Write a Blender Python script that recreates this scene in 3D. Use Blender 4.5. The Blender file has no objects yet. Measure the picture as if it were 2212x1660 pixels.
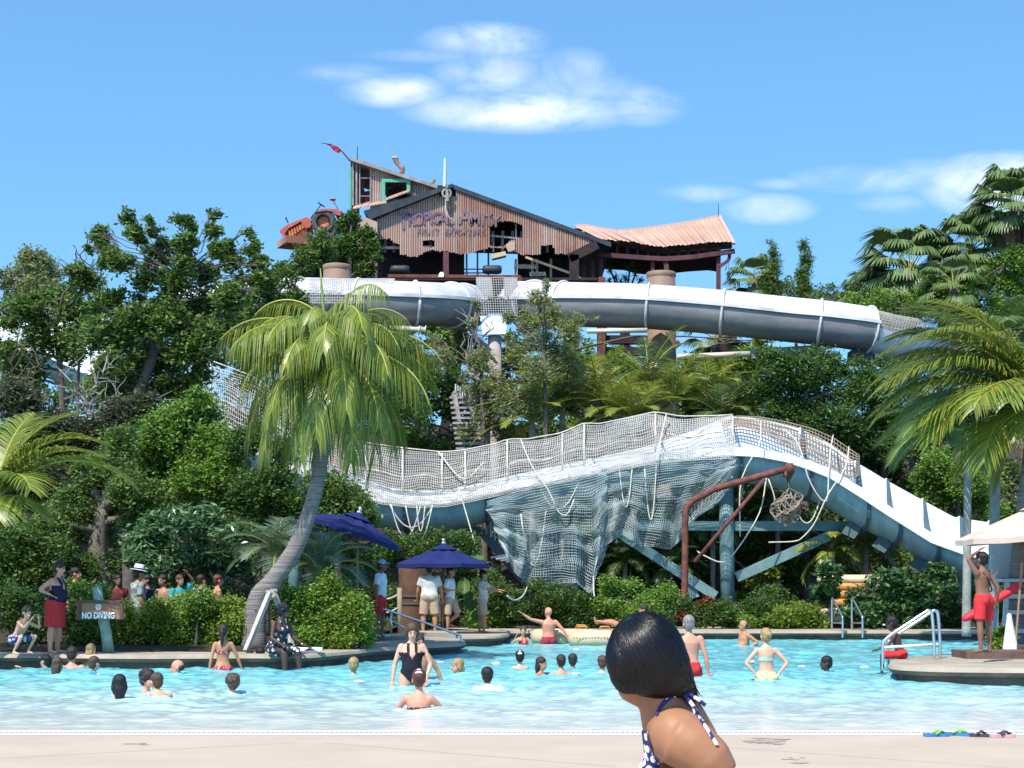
import bpy, math, random
import numpy as np
from mathutils import Vector, Matrix, noise
random.seed(7); np.random.seed(7)
SC = bpy.context.scene
COL = SC.collection
# ---------------------------------------------------------------- camera, sky, sun, exposure
F, CX, CY, H = 3686.7, 1106.0, 830.0, 1.45
PITCH = math.atan((1268 - CY) / F)
cam_d = bpy.data.cameras.new('camera'); cam = bpy.data.objects.new('camera', cam_d); COL.objects.link(cam)
cam.location = (0, 0, H); cam.rotation_euler = (math.pi / 2 + PITCH, 0, 0)
cam_d.sensor_width = 36.0; cam_d.lens = 60.0; cam_d.clip_start = 0.1; cam_d.clip_end = 5000
SC.camera = cam

def ray(px, py):
    x = (px - CX) / F; u = -(py - CY) / F
    c, s = math.cos(PITCH), math.sin(PITCH)
    return Vector((x, c - u * s, s + u * c))
def A(px, py, Y):
    d = ray(px, py); return Vector((0, 0, H)) + d * (Y / d.y)
def G(px, py, z=0.0):
    d = ray(px, py); return Vector((0, 0, H)) + d * ((z - H) / d.z)
def SZ(n, Y): return n * Y / F        # pixels of the survey to metres at distance Y

SUN_EL, SUN_AZ = math.radians(55), math.radians(-150)      # azimuth from +Y towards +X
sd = Vector((math.sin(SUN_AZ) * math.cos(SUN_EL), math.cos(SUN_AZ) * math.cos(SUN_EL), math.sin(SUN_EL)))
sun_d = bpy.data.lights.new('sun', 'SUN'); sun = bpy.data.objects.new('sun', sun_d); COL.objects.link(sun)
sun_d.energy = 4.9; sun_d.angle = math.radians(0.5); sun_d.color = (1.0, 0.94, 0.84)
sun.rotation_euler = sd.to_track_quat('Z', 'Y').to_euler(); sun.location = sd * 50

W = bpy.data.worlds.new('World'); SC.world = W; W.use_nodes = True
wn, wl = W.node_tree.nodes, W.node_tree.links
wn.clear()
sky = wn.new('ShaderNodeTexSky'); sky.sky_type = 'NISHITA'; sky.sun_disc = False
sky.sun_elevation = SUN_EL; sky.sun_rotation = SUN_AZ; sky.altitude = 0
sky.air_density = 1.0; sky.dust_density = 0.35; sky.ozone_density = 2.2
tg = wn.new('ShaderNodeTexCoord'); vadd = wn.new('ShaderNodeVectorMath'); vadd.operation = 'ADD'
wl.new(tg.outputs['Generated'], vadd.inputs[0]); vadd.inputs[1].default_value = (0, 0, .17)
vn = wn.new('ShaderNodeVectorMath'); vn.operation = 'NORMALIZE'; wl.new(vadd.outputs[0], vn.inputs[0]); wl.new(vn.outputs[0], sky.inputs[0])
bg = wn.new('ShaderNodeBackground'); bg.inputs[1].default_value = 0.12
wo = wn.new('ShaderNodeOutputWorld'); wl.new(bg.outputs[0], wo.inputs[0])
def wm(op, a, b=None, clamp=False):
    n = wn.new('ShaderNodeMath'); n.operation = op; n.use_clamp = clamp
    for i, v in enumerate((a, b)):
        if v is None: continue
        if isinstance(v, (int, float)): n.inputs[i].default_value = v
        else: wl.new(v, n.inputs[i])
    return n.outputs[0]
tc = wn.new('ShaderNodeTexCoord'); sp = wn.new('ShaderNodeSeparateXYZ'); wl.new(tc.outputs['Generated'], sp.inputs[0])
ysafe = wm('MAXIMUM', sp.outputs[1], 0.05)
U = wm('DIVIDE', sp.outputs[0], ysafe); V = wm('DIVIDE', sp.outputs[2], ysafe)
cb = wn.new('ShaderNodeCombineXYZ'); wl.new(U, cb.inputs[0]); wl.new(wm('MULTIPLY', V, 1.7), cb.inputs[1])
nz = wn.new('ShaderNodeTexNoise'); nz.inputs['Distortion'].default_value = .5; nz.inputs['Scale'].default_value = 20; nz.inputs['Detail'].default_value = 8
nz.inputs['Roughness'].default_value = 0.58; wl.new(cb.outputs[0], nz.inputs['Vector'])
nz2 = wn.new('ShaderNodeTexNoise'); nz2.inputs['Scale'].default_value = 55; nz2.inputs['Detail'].default_value = 5
wl.new(cb.outputs[0], nz2.inputs['Vector'])
acc = None
CLOUDS = [(1045, 88, 120, 36, .8), (1000, 120, 190, 16, .35), (855, 196, 105, 34, .85), (750, 160, 90, 22, .35),
          (1060, 165, 110, 50, .62), (1130, 240, 215, 42, 1.15), (1240, 160, 75, 50, .55), (1385, 228, 85, 40, .65),
          (1200, 205, 180, 50, .5), (1660, 452, 90, 30, .6), (1880, 388, 150, 28, .55), (2150, 402, 140, 62, 1.4), (2180, 372, 90, 40, 1.2),
          (2080, 380, 180, 36, .5), (1520, 418, 90, 18, .4), (1690, 398, 60, 12, .25), (1930, 440, 70, 20, .3)]
for (cx, cy, a, b, w_) in CLOUDS:
    d = ray(cx, cy); u0, v0 = d.x / d.y, d.z / d.y
    du = wm('DIVIDE', wm('SUBTRACT', U, u0), a / F * 1.35); dv = wm('DIVIDE', wm('SUBTRACT', V, v0), b / F * 1.35)
    r2 = wm('ADD', wm('MULTIPLY', du, du), wm('MULTIPLY', dv, dv))
    m = wm('MULTIPLY', wm('POWER', wm('SUBTRACT', 1.0, wm('MINIMUM', r2, 1.0)), 1.3), w_)
    acc = m if acc is None else wm('MAXIMUM', acc, m)
fr = wm('MULTIPLY', wm('SUBTRACT', nz.outputs[0], 0.36), 3.4, True)
fr = wm('ADD', wm('MULTIPLY', fr, 0.8), wm('MULTIPLY', nz2.outputs[0], 0.35))
cm = wm('MULTIPLY', wm('MULTIPLY', acc, fr), 1.1, True)
front = wm('GREATER_THAN', sp.outputs[1], 0.06)
cm = wm('MULTIPLY', wm('MULTIPLY', cm, front), 0.80)
hs = wn.new('ShaderNodeHueSaturation'); hs.inputs['Saturation'].default_value = 1.05; hs.inputs['Value'].default_value = 1.45
tint = wn.new('ShaderNodeMix'); tint.data_type = 'RGBA'; tint.blend_type = 'MULTIPLY'; tint.inputs[0].default_value = 1
wl.new(sky.outputs[0], tint.inputs[6]); tint.inputs[7].default_value = (.87, 1.14, 1.18, 1); wl.new(tint.outputs[2], hs.inputs['Color'])
mx = wn.new('ShaderNodeMix'); mx.data_type = 'RGBA'
wl.new(cm, mx.inputs[0]); wl.new(hs.outputs[0], mx.inputs[6]); mx.inputs[7].default_value = (8.0, 8.4, 9.4, 1)
wl.new(mx.outputs[2], bg.inputs[0])
SC.view_settings.view_transform = 'Standard'; SC.view_settings.look = 'None'
SC.view_settings.gamma = 1.0; SC.view_settings.exposure = 0.46
SC.cycles.max_bounces = 6; SC.cycles.diffuse_bounces = 3; SC.cycles.transparent_max_bounces = 8
SC.cycles.caustics_reflective = False; SC.cycles.caustics_refractive = False

# ---------------------------------------------------------------- materials
_mats = {}
def mat(name, col, rough=0.7, var=0.0, scale=3.0, bump=0.0, bscale=30.0, spec=0.3, metal=0.0, col2=None,
        island=None, translu=0.0, stretch=None, contrast=(0.35, 0.65), detail=5.0, dist=0.02):
    if name in _mats: return _mats[name]
    m = bpy.data.materials.new(name); m.use_nodes = True
    n, l = m.node_tree.nodes, m.node_tree.links
    p = n['Principled BSDF']; out = n['Material Output']
    p.inputs['Base Color'].default_value = (*col, 1); p.inputs['Roughness'].default_value = rough
    p.inputs['Specular IOR Level'].default_value = spec; p.inputs['Metallic'].default_value = metal
    src = None
    t = n.new('ShaderNodeTexCoord'); vec = t.outputs['Object']
    if stretch:
        mp = n.new('ShaderNodeMapping'); mp.inputs['Scale'].default_value = stretch
        l.new(vec, mp.inputs['Vector']); vec = mp.outputs[0]
    if var or col2:
        c2 = col2 if col2 else tuple(c * (1 - var) for c in col)
        c1 = col if col2 else tuple(min(1, c * (1 + var)) for c in col)
        nt = n.new('ShaderNodeTexNoise'); nt.inputs['Scale'].default_value = scale; nt.inputs['Detail'].default_value = detail
        nt.inputs['Roughness'].default_value = 0.6
        l.new(vec, nt.inputs['Vector'])
        r = n.new('ShaderNodeValToRGB'); r.color_ramp.elements[0].position = contrast[0]; r.color_ramp.elements[1].position = contrast[1]
        r.color_ramp.elements[0].color = (*c1, 1); r.color_ramp.elements[1].color = (*c2, 1)
        l.new(nt.outputs[0], r.inputs[0]); src = r.outputs[0]
    if island:
        g = n.new('ShaderNodeNewGeometry'); r = n.new('ShaderNodeValToRGB')
        r.color_ramp.elements[0].color = (*island[0], 1); r.color_ramp.elements[1].color = (*island[-1], 1)
        for i, c in enumerate(island[1:-1]):
            e = r.color_ramp.elements.new((i + 1) / (len(island) - 1)); e.color = (*c, 1)
        l.new(g.outputs['Random Per Island'], r.inputs[0])
        if src is None: src = r.outputs[0]
        else:
            mxx = n.new('ShaderNodeMix'); mxx.data_type = 'RGBA'; mxx.inputs[0].default_value = 0.40
            l.new(src, mxx.inputs[6]); l.new(r.outputs[0], mxx.inputs[7]); src = mxx.outputs[2]
    if src is not None: l.new(src, p.inputs['Base Color'])
    if bump:
        nb = n.new('ShaderNodeTexNoise'); nb.inputs['Scale'].default_value = bscale; nb.inputs['Detail'].default_value = 4
        l.new(vec, nb.inputs['Vector'])
        b = n.new('ShaderNodeBump'); b.inputs['Strength'].default_value = bump; b.inputs['Distance'].default_value = dist
        l.new(nb.outputs[0], b.inputs['Height']); l.new(b.outputs[0], p.inputs['Normal'])
    if translu:
        tr = n.new('ShaderNodeBsdfTranslucent'); ms = n.new('ShaderNodeMixShader'); ms.inputs[0].default_value = translu
        if src is not None: l.new(src, tr.inputs[0])
        else: tr.inputs[0].default_value = (*col, 1)
        l.new(p.outputs[0], ms.inputs[1]); l.new(tr.outputs[0], ms.inputs[2]); l.new(ms.outputs[0], out.inputs[0])
    _mats[name] = m
    return m

# ---------------------------------------------------------------- mesh helpers
def frame(d, up=Vector((0, 0, 1))):
    d = d.normalized()
    if abs(d.dot(up)) > 0.98: up = Vector((0, 1, 0))
    s = d.cross(up).normalized(); u = s.cross(d).normalized()
    return d, s, u
class MB:
    def __init__(self): self.v = []; self.f = []; self.m = []
    def quad(self, a, b, c, d, m=0):
        k = len(self.v); self.v += [a, b, c, d]; self.f.append((k, k + 1, k + 2, k + 3)); self.m.append(m)
    def tri(self, a, b, c, m=0):
        k = len(self.v); self.v += [a, b, c]; self.f.append((k, k + 1, k + 2)); self.m.append(m)
    def box(self, c, s, M=None, m=0):
        k = len(self.v); c = Vector(c)
        for dz in (-.5, .5):
            for dx, dy in ((-.5, -.5), (.5, -.5), (.5, .5), (-.5, .5)):
                o = Vector((dx * s[0], dy * s[1], dz * s[2]))
                self.v.append(c + (M @ o if M else o))
        for q in ((3, 2, 1, 0), (4, 5, 6, 7), (0, 1, 5, 4), (1, 2, 6, 5), (2, 3, 7, 6), (3, 0, 4, 7)):
            self.f.append(tuple(k + i for i in q)); self.m.append(m)
        return self
    def beam(self, p0, p1, w, h=None, m=0, up=Vector((0, 0, 1))):
        h = h or w; p0 = Vector(p0); p1 = Vector(p1)
        d, s, u = frame(p1 - p0, up); L = (p1 - p0).length
        M = Matrix((s, d, u)).transposed()
        return self.box((p0 + p1) / 2, (w, L, h), M, m)
    def tube(self, pts, r, n=8, m=0, cap=True, flat=1.0):
        pts = [Vector(p) for p in pts]
        if not hasattr(r, '__len__'): r = [r] * len(pts)
        k0 = len(self.v); ref = None
        for i, p in enumerate(pts):
            d = (pts[min(i + 1, len(pts) - 1)] - pts[max(i - 1, 0)])
            if d.length < 1e-9: d = Vector((0, 0, 1))
            d.normalize()
            if ref is None:
                _, s, u = frame(d)
            else:
                s = (ref - d * ref.dot(d)); s = s.normalized() if s.length > 1e-6 else frame(d)[1]; u = s.cross(d)
            ref = s
            for j in range(n):
                a = 2 * math.pi * j / n
                self.v.append(p + s * (math.cos(a) * r[i]) + u * (math.sin(a) * r[i] * flat))
        for i in range(len(pts) - 1):
            for j in range(n):
                a, b = k0 + i * n + j, k0 + i * n + (j + 1) % n
                self.f.append((a, b, b + n, a + n)); self.m.append(m)
        if cap:
            self.f.append(tuple(k0 + j for j in range(n))[::-1]); self.m.append(m)
            e = k0 + (len(pts) - 1) * n
            self.f.append(tuple(e + j for j in range(n))); self.m.append(m)
        return self
    def ell(self, c, r, M=None, n=12, k=8, m=0):
        c = Vector(c)
        if not hasattr(r, '__len__'): r = (r, r, r)
        b = len(self.v)
        for i in range(k + 1):
            th = math.pi * i / k
            for j in range(n):
                a = 2 * math.pi * j / n
                o = Vector((r[0] * math.sin(th) * math.cos(a), r[1] * math.sin(th) * math.sin(a), r[2] * math.cos(th)))
                self.v.append(c + (M @ o if M else o))
        for i in range(k):
            for j in range(n):
                self.f.append((b + i * n + j, b + (i + 1) * n + j, b + (i + 1) * n + (j + 1) % n, b + i * n + (j + 1) % n)); self.m.append(m)
        return self
    def prism(self, pts, dv, m=0):
        """polygon pts extruded by vector dv"""
        k = len(self.v); n = len(pts); dv = Vector(dv)
        self.v += [Vector(p) for p in pts] + [Vector(p) + dv for p in pts]
        self.f.append(tuple(range(k, k + n))); self.f.append(tuple(range(k + 2 * n - 1, k + n - 1, -1))); self.m += [m, m]
        for i in range(n):
            j = (i + 1) % n
            self.f.append((k + j, k + i, k + n + i, k + n + j)); self.m.append(m)
        return self
    def grid(self, rows, m=0, closed=False):
        """rows: list of equal-length lists of points"""
        k = len(self.v); nr, nc = len(rows), len(rows[0])
        for r in rows: self.v += [Vector(p) for p in r]
        for i in range(nr - 1):
            for j in range(nc if closed else nc - 1):
                j2 = (j + 1) % nc
                self.f.append((k + i * nc + j, k + i * nc + j2, k + (i + 1) * nc + j2, k + (i + 1) * nc + j)); self.m.append(m)
        return self
    def lathe(self, c, prof, n=20, m=0, M=None):
        c = Vector(c)
        rows = []
        for (r, z) in prof:
            row = []
            for j in range(n):
                o = Vector((r * math.cos(2 * math.pi * j / n), r * math.sin(2 * math.pi * j / n), z))
                row.append(c + (M @ o if M else o))
            rows.append(row)
        return self.grid(rows, m, True)
    def mesh(self, name, off=Vector((0, 0, 0)), smooth=False):
        me = bpy.data.meshes.new(name)
        me.from_pydata([tuple(Vector(v) - off) for v in self.v], [], self.f)
        if any(self.m): me.polygons.foreach_set('material_index', self.m)
        if smooth: me.polygons.foreach_set('use_smooth', [True] * len(me.polygons))
        me.update(); return me
def np_mesh(name, V_, Fq, off=(0, 0, 0), smooth=False):
    """V_ (n,3), Fq (m,4)"""
    me = bpy.data.meshes.new(name); V_ = np.asarray(V_, dtype=np.float32) - np.asarray(tuple(off), dtype=np.float32)
    nf = len(Fq); k = Fq.shape[1]
    me.vertices.add(len(V_)); me.vertices.foreach_set('co', V_.ravel())
    me.loops.add(nf * k); me.loops.foreach_set('vertex_index', np.asarray(Fq, dtype=np.int32).ravel())
    me.polygons.add(nf); me.polygons.foreach_set('loop_start', np.arange(nf, dtype=np.int32) * k)
    me.polygons.foreach_set('loop_total', np.full(nf, k, dtype=np.int32))
    if smooth: me.polygons.foreach_set('use_smooth', np.ones(nf, dtype=bool))
    me.update(calc_edges=True); return me

# ---------------------------------------------------------------- object helpers
def tag(o, label=None, cat=None, group=None, kind=None):
    if label: o['label'] = label
    if cat: o['category'] = cat
    if group: o['group'] = group
    if kind: o['kind'] = kind
    return o
def thing(name, label, cat, loc=(0, 0, 0), rz=0.0, group=None):
    o = bpy.data.objects.new(name, None); COL.objects.link(o); o.empty_display_size = 0.2
    o.location = loc; o.rotation_euler = (0, 0, rz)
    return tag(o, label, cat, group)
def rootloc(o):
    while o.parent: o = o.parent
    return Vector(o.location)
def part(root, name, mb, mats, smooth=False, local=False, label=None):
    off = Vector((0, 0, 0)) if (local or root is None) else rootloc(root)
    me = mb.mesh(name, off, smooth) if isinstance(mb, MB) else mb
    o = bpy.data.objects.new(name, me); COL.objects.link(o)
    for m in (mats if isinstance(mats, (list, tuple)) else [mats]): me.materials.append(m)
    if root is not None: o.parent = root
    if label: o['label'] = label
    return o
def single(name, mb, mats, label, cat, loc=None, smooth=False, group=None):
    if loc is None: loc = Vector(mb.v[0])
    me = mb.mesh(name, Vector(loc), smooth)
    o = bpy.data.objects.new(name, me); COL.objects.link(o); o.location = loc
    for m in (mats if isinstance(mats, (list, tuple)) else [mats]): me.materials.append(m)
    return tag(o, label, cat, group)
def struct(name, mb, mats, smooth=False, kind='structure'):
    me = mb.mesh(name, smooth=smooth) if isinstance(mb, MB) else mb
    o = bpy.data.objects.new(name, me); COL.objects.link(o)
    for m in (mats if isinstance(mats, (list, tuple)) else [mats]): me.materials.append(m)
    o['kind'] = kind; return o
def copy_thing(o, loc, rz=None, label=None, scale=None):
    def rec(s, par):
        c = s.copy(); COL.objects.link(c)
        if par: c.parent = par
        for ch in list(s.children): rec(ch, c)
        return c
    c = rec(o, None); c.location = loc
    if rz is not None: c.rotation_euler = (0, 0, rz)
    if scale: c.scale = (scale,) * 3
    if label: c['label'] = label
    return c
def remesh(mb, voxel, smooth_it=4, factor=0.5):
    me = mb.mesh('tmp'); o = bpy.data.objects.new('tmp', me); COL.objects.link(o)
    r = o.modifiers.new('r', 'REMESH'); r.mode = 'VOXEL'; r.voxel_size = voxel; r.use_smooth_shade = True
    if smooth_it:
        s = o.modifiers.new('s', 'SMOOTH'); s.factor = factor; s.iterations = smooth_it
    dg = bpy.context.evaluated_depsgraph_get(); dg.update()
    out = bpy.data.meshes.new_from_object(o.evaluated_get(dg))
    bpy.data.objects.remove(o); bpy.data.meshes.remove(me)
    return out
def mesh_arrays(me):
    v = np.empty(len(me.vertices) * 3, dtype=np.float32); me.vertices.foreach_get('co', v)
    return v.reshape(-1, 3)
def text_mesh(s, size, extrude=0.01, offset=0.0):
    cu = bpy.data.curves.new('t', 'FONT'); cu.body = s; cu.size = size; cu.extrude = extrude; cu.offset = offset
    cu.align_x = 'CENTER'; cu.align_y = 'CENTER'; cu.resolution_u = 3
    o = bpy.data.objects.new('t', cu); COL.objects.link(o)
    dg = bpy.context.evaluated_depsgraph_get(); dg.update()
    me = bpy.data.meshes.new_from_object(o.evaluated_get(dg)); bpy.data.objects.remove(o)
    return me
def add_text(mb, s, size, M, extrude=0.01, offset=0.0, m=0):
    me = text_mesh(s, size, extrude, offset); k = len(mb.v)
    mb.v += [M @ v.co for v in me.vertices]
    for p in me.polygons: mb.f.append(tuple(k + i for i in p.vertices)); mb.m.append(m)
def lerp(a, b, t): return a + (b - a) * t
def interp(xs, ys, x):
    return float(np.interp(x, xs, ys))
def smooth_path(P, n):
    """Catmull-Rom through points, n samples"""
    P = [Vector(p) for p in P]; Q = [P[0] * 2 - P[1]] + P + [P[-1] * 2 - P[-2]]; out = []
    for i in range(n):
        t = i / (n - 1) * (len(P) - 1); k = min(int(t), len(P) - 2); f = t - k
        a, b, c, d = Q[k], Q[k + 1], Q[k + 2], Q[k + 3]
        out.append(0.5 * ((2 * b) + (c - a) * f + (2 * a - 5 * b + 4 * c - d) * f * f + (3 * b - a - 3 * c + d) * f ** 3))
    return out
def hang(p0, p1, sag, n=14):
    return [p0.lerp(p1, t) - Vector((0, 0, sag * 4 * t * (1 - t))) for t in [i / n for i in range(n + 1)]]
# ---------------------------------------------------------------- ground, pool, decks
M_con = mat('beach_concrete', (.47, .385, .305), .85, col2=(.40, .32, .25), scale=.8, bump=.25, bscale=60, contrast=(.3, .75), detail=9, dist=.01)
M_rim = mat('pool_rim_concrete', (.42, .36, .28), .9, col2=(.26, .22, .17), scale=1.6, bump=.5, bscale=25, contrast=(.3, .7))
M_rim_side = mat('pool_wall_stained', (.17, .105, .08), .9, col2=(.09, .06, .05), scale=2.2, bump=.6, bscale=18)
M_soil = mat('mulch_soil', (.026, .026, .013), .95, col2=(.06, .04, .022), scale=6, bump=.8, bscale=40)
M_white = mat('white_strip', (.8, .78, .74), .7, var=.08, scale=4)

g = MB()
n = 40; rows = []
for j in range(n + 1):
    y = -60 + (j / n) ** 2 * 900
    rows.append([Vector(((i / n - .5) * 1400, y, -.9)) for i in range(n + 1)])
g.grid(rows); struct('ground', g, mat('far_ground', (.07, .08, .035), .95, col2=(.10, .09, .05), scale=.3))

# beach paving, gently falling into the pool
YE = G(1106, 1586, 0.02).y
b = MB(); rows = []
for y, z in ((-12, .14), (0, .11), (8, .075), (13, .05), (YE - .0, .022), (YE + .9, -.03), (YE + 6, -.45)):
    rows.append([Vector((x, y, z)) for x in np.linspace(-16, 16, 30)])
b.grid(rows); struct('paving', b, M_con)
# fine cracks and drain line
M_dark = mat('dark_gap', (.05, .045, .05), .8)
b = MB()
rnd = random.Random(3)
for (a, c) in (((700, 1600), (1330, 1656)), ((1560, 1610), (2300, 1668)), ((-60, 1640), (640, 1600))):
    p0, p1 = G(*a, .05), G(*c, .05); pts = []
    for i in range(30):
        p = p0.lerp(p1, i / 29); p.z = np.interp(p.y, [13, YE], [.05, .022]) + .003
        p.y += rnd.uniform(-.012, .012); pts.append(p)
    for i in range(29):
        d = Vector((0, .006, 0)); b.quad(pts[i] - d, pts[i + 1] - d, pts[i + 1] + d, pts[i] + d)
struct('paving_joints', b, mat('joint', (.33, .26, .24), .9))
b = MB(); w = MB()
zE = .026
w.quad(*[Vector(p) for p in ((-15, YE - .14, zE), (15, YE - .14, zE), (15, YE + .36, zE - .004), (-15, YE + .36, zE - .004))])
struct('edge_strip', w, M_white)
for i in range(310):
    x = -7.5 + i * .0484
    b.quad(*[Vector(p) for p in ((x, YE + .02, zE + .004), (x + .036, YE + .02, zE + .004), (x + .040, YE + .11, zE + .004), (x, YE + .11, zE + .004))])
tag(struct('drain', b, mat('drain_slots', (.30, .28, .34), .8)), kind='structure')

b = MB(); rs_ = random.Random(12)
for (sx, sy, rw, n_) in ((1655, 1600, 22, 30), (1702, 1641, 10, 5), (300, 1605, 12, 4), (1740, 1650, 8, 4)):
    for q in range(n_):
        c = G(sx + rs_.gauss(0, rw), sy + rs_.gauss(0, rw * .16), .04); c.z = float(np.interp(c.y, [13, YE], [.05, .022])) + .0035
        r_ = rs_.uniform(.015, .06); k0 = len(b.v); nn_ = 9
        b.v += [c + Vector((r_ * 1.6 * rs_.uniform(.6, 1.2) * math.cos(6.283 * i / nn_), r_ * rs_.uniform(.6, 1.2) * math.sin(6.283 * i / nn_), q * .00004)) for i in range(nn_)]; b.f.append(tuple(range(k0, k0 + nn_))); b.m.append(0)
struct('paving_stains', b, mat('stain', (.33, .27, .22), .7, var=.1))
# water with real ripples
def wave_z(x, y):
    rs = np.random.RandomState(11); z = np.zeros_like(x)
    for i in range(46):
        lam = .22 * (1.095 ** i) * rs.uniform(.9, 1.1) if i < 30 else rs.uniform(.25, .9)
        th = rs.uniform(-1.1, 1.1) + math.pi / 2 * (1 if rs.rand() > .4 else .6)
        k = 2 * math.pi / lam
        z += .0042 * lam ** .8 * np.sin(k * (x * math.cos(th) + y * math.sin(th)) + rs.uniform(0, 6.28) + .8 * np.sin(.5 * x + i))
    return z
ny, nx = 620, 560
ys = np.concatenate([np.linspace(YE + .33, 30, 330), np.linspace(30, 52, ny - 330 + 1)[1:]])
xs = np.linspace(-1, 1, nx)
Yg, Xg = np.meshgrid(ys, xs, indexing='ij'); Xg = Xg * (Yg * .33 + 1.5)
amp = np.clip((Yg - YE - .1) / 5.5, .10, 1.0)
SWM = [(156, 1446), (196, 1444), (203, 1457), (124, 1460), (100, 1445), (386, 1455), (258, 1510), (317, 1497), (358, 1509), (503, 1497), (562, 1442), (764, 1460), (990, 1460), (1060, 1494), (1123, 1444), (1168, 1456), (1212, 1456), (1237, 1447), (1301, 1457), (1786, 1450), (483, 1448), (890, 1482), (905, 1530), (1488, 1464), (1654, 1468), (1607, 1396), (1185, 1392)]
Zr = np.zeros_like(Xg)
for sx, sy in SWM:
    c = G(sx, sy, 0); r_ = np.sqrt((Xg - c.x) ** 2 + (Yg - c.y) ** 2); Zr += .022 * np.exp(-r_ / .55) * np.cos(r_ * 2 * math.pi / .27)
Zg = wave_z(Xg, Yg) * amp + Zr + np.interp(Yg, [YE, YE + .8], [.018, 0.0])
Vw = np.stack([Xg, Yg, Zg], -1).reshape(-1, 3)
idx = np.arange(ny * nx).reshape(ny, nx)
Fw = np.stack([idx[:-1, :-1], idx[:-1, 1:], idx[1:, 1:], idx[1:, :-1]], -1).reshape(-1, 4)
wm_ = bpy.data.materials.new('pool_water'); wm_.use_nodes = True
n_, l_ = wm_.node_tree.nodes, wm_.node_tree.links; p_ = n_['Principled BSDF']
t_ = n_.new('ShaderNodeTexCoord'); s_ = n_.new('ShaderNodeSeparateXYZ'); l_.new(t_.outputs['Object'], s_.inputs[0])
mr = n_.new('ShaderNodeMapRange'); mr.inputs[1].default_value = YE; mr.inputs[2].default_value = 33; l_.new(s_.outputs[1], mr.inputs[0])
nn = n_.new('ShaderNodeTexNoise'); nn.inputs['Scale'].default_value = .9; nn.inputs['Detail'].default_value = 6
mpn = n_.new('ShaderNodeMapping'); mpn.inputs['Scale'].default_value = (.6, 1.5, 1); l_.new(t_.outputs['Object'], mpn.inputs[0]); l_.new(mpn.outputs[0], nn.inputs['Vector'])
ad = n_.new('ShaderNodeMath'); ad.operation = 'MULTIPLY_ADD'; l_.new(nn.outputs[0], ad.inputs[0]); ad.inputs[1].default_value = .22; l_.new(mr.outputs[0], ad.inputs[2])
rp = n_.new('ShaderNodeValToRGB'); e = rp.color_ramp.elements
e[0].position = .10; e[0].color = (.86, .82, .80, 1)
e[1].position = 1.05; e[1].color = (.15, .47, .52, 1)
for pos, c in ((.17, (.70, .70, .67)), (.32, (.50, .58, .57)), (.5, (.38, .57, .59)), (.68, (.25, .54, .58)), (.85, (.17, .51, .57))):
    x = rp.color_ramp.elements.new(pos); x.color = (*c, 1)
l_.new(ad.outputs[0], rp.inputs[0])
# sun network / ripple mottling painted into the water colour
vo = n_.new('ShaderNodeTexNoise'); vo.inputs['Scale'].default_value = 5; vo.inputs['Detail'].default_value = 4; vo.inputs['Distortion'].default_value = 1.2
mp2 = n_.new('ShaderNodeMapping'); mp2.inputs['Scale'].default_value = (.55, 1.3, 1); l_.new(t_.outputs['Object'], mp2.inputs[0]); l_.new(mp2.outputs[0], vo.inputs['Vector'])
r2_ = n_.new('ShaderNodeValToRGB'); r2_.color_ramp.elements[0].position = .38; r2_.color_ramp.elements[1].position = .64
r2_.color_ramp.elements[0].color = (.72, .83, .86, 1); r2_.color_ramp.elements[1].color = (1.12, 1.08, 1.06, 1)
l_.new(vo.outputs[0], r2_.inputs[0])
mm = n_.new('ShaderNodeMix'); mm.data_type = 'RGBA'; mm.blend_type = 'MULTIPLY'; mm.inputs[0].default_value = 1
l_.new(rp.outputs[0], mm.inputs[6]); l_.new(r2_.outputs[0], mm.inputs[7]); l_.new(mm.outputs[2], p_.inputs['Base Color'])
p_.inputs['Roughness'].default_value = .12; p_.inputs['IOR'].default_value = 1.33; p_.inputs['Specular IOR Level'].default_value = .35
bn = n_.new('ShaderNodeTexNoise'); bn.inputs['Scale'].default_value = 9; bn.inputs['Detail'].default_value = 4; l_.new(mp2.outputs[0], bn.inputs['Vector'])
bb = n_.new('ShaderNodeBump'); bb.inputs['Strength'].default_value = .35; bb.inputs['Distance'].default_value = .03
l_.new(bn.outputs[0], bb.inputs['Height']); l_.new(bb.outputs[0], p_.inputs['Normal'])
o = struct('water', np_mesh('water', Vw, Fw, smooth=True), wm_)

# decks round the pool: rounded rim over a recessed wall
def deck(name, top_px, back, z=.25, rim=.13, inset=.10, closed_pts=()):
    """front edge from survey pixels at height z, then back points (world xy)"""
    P = [G(px, py, z) for px, py in top_px]; P = smooth_path(P, len(P) * 6)
    m = MB(); rows = [[], [], [], [], [], []]
    for i, p in enumerate(P):
        t = (P[min(i + 1, len(P) - 1)] - P[max(i - 1, 0)]); t.z = 0; t.normalize(); nrm = Vector((t.y, -t.x, 0))
        rows[0].append(p - nrm * .05); rows[1].append(p + Vector((0, 0, -.02)) + nrm * .0)
        rows[2].append(p + nrm * .03 + Vector((0, 0, -.07))); rows[3].append(p + nrm * .0 + Vector((0, 0, -rim)))
        rows[4].append(p - nrm * inset + Vector((0, 0, -rim - .012))); rows[5].append(p - nrm * inset + Vector((0, 0, -.9)))
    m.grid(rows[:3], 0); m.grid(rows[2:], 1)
    k = len(m.v); top = rows[0] + [Vector((x, y, z)) for x, y in back]
    m.v += top; m.f.append(tuple(range(k, k + len(top)))[::-1]); m.m.append(0)
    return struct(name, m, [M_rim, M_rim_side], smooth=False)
g0 = G(-60, 1414, .25)
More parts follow.
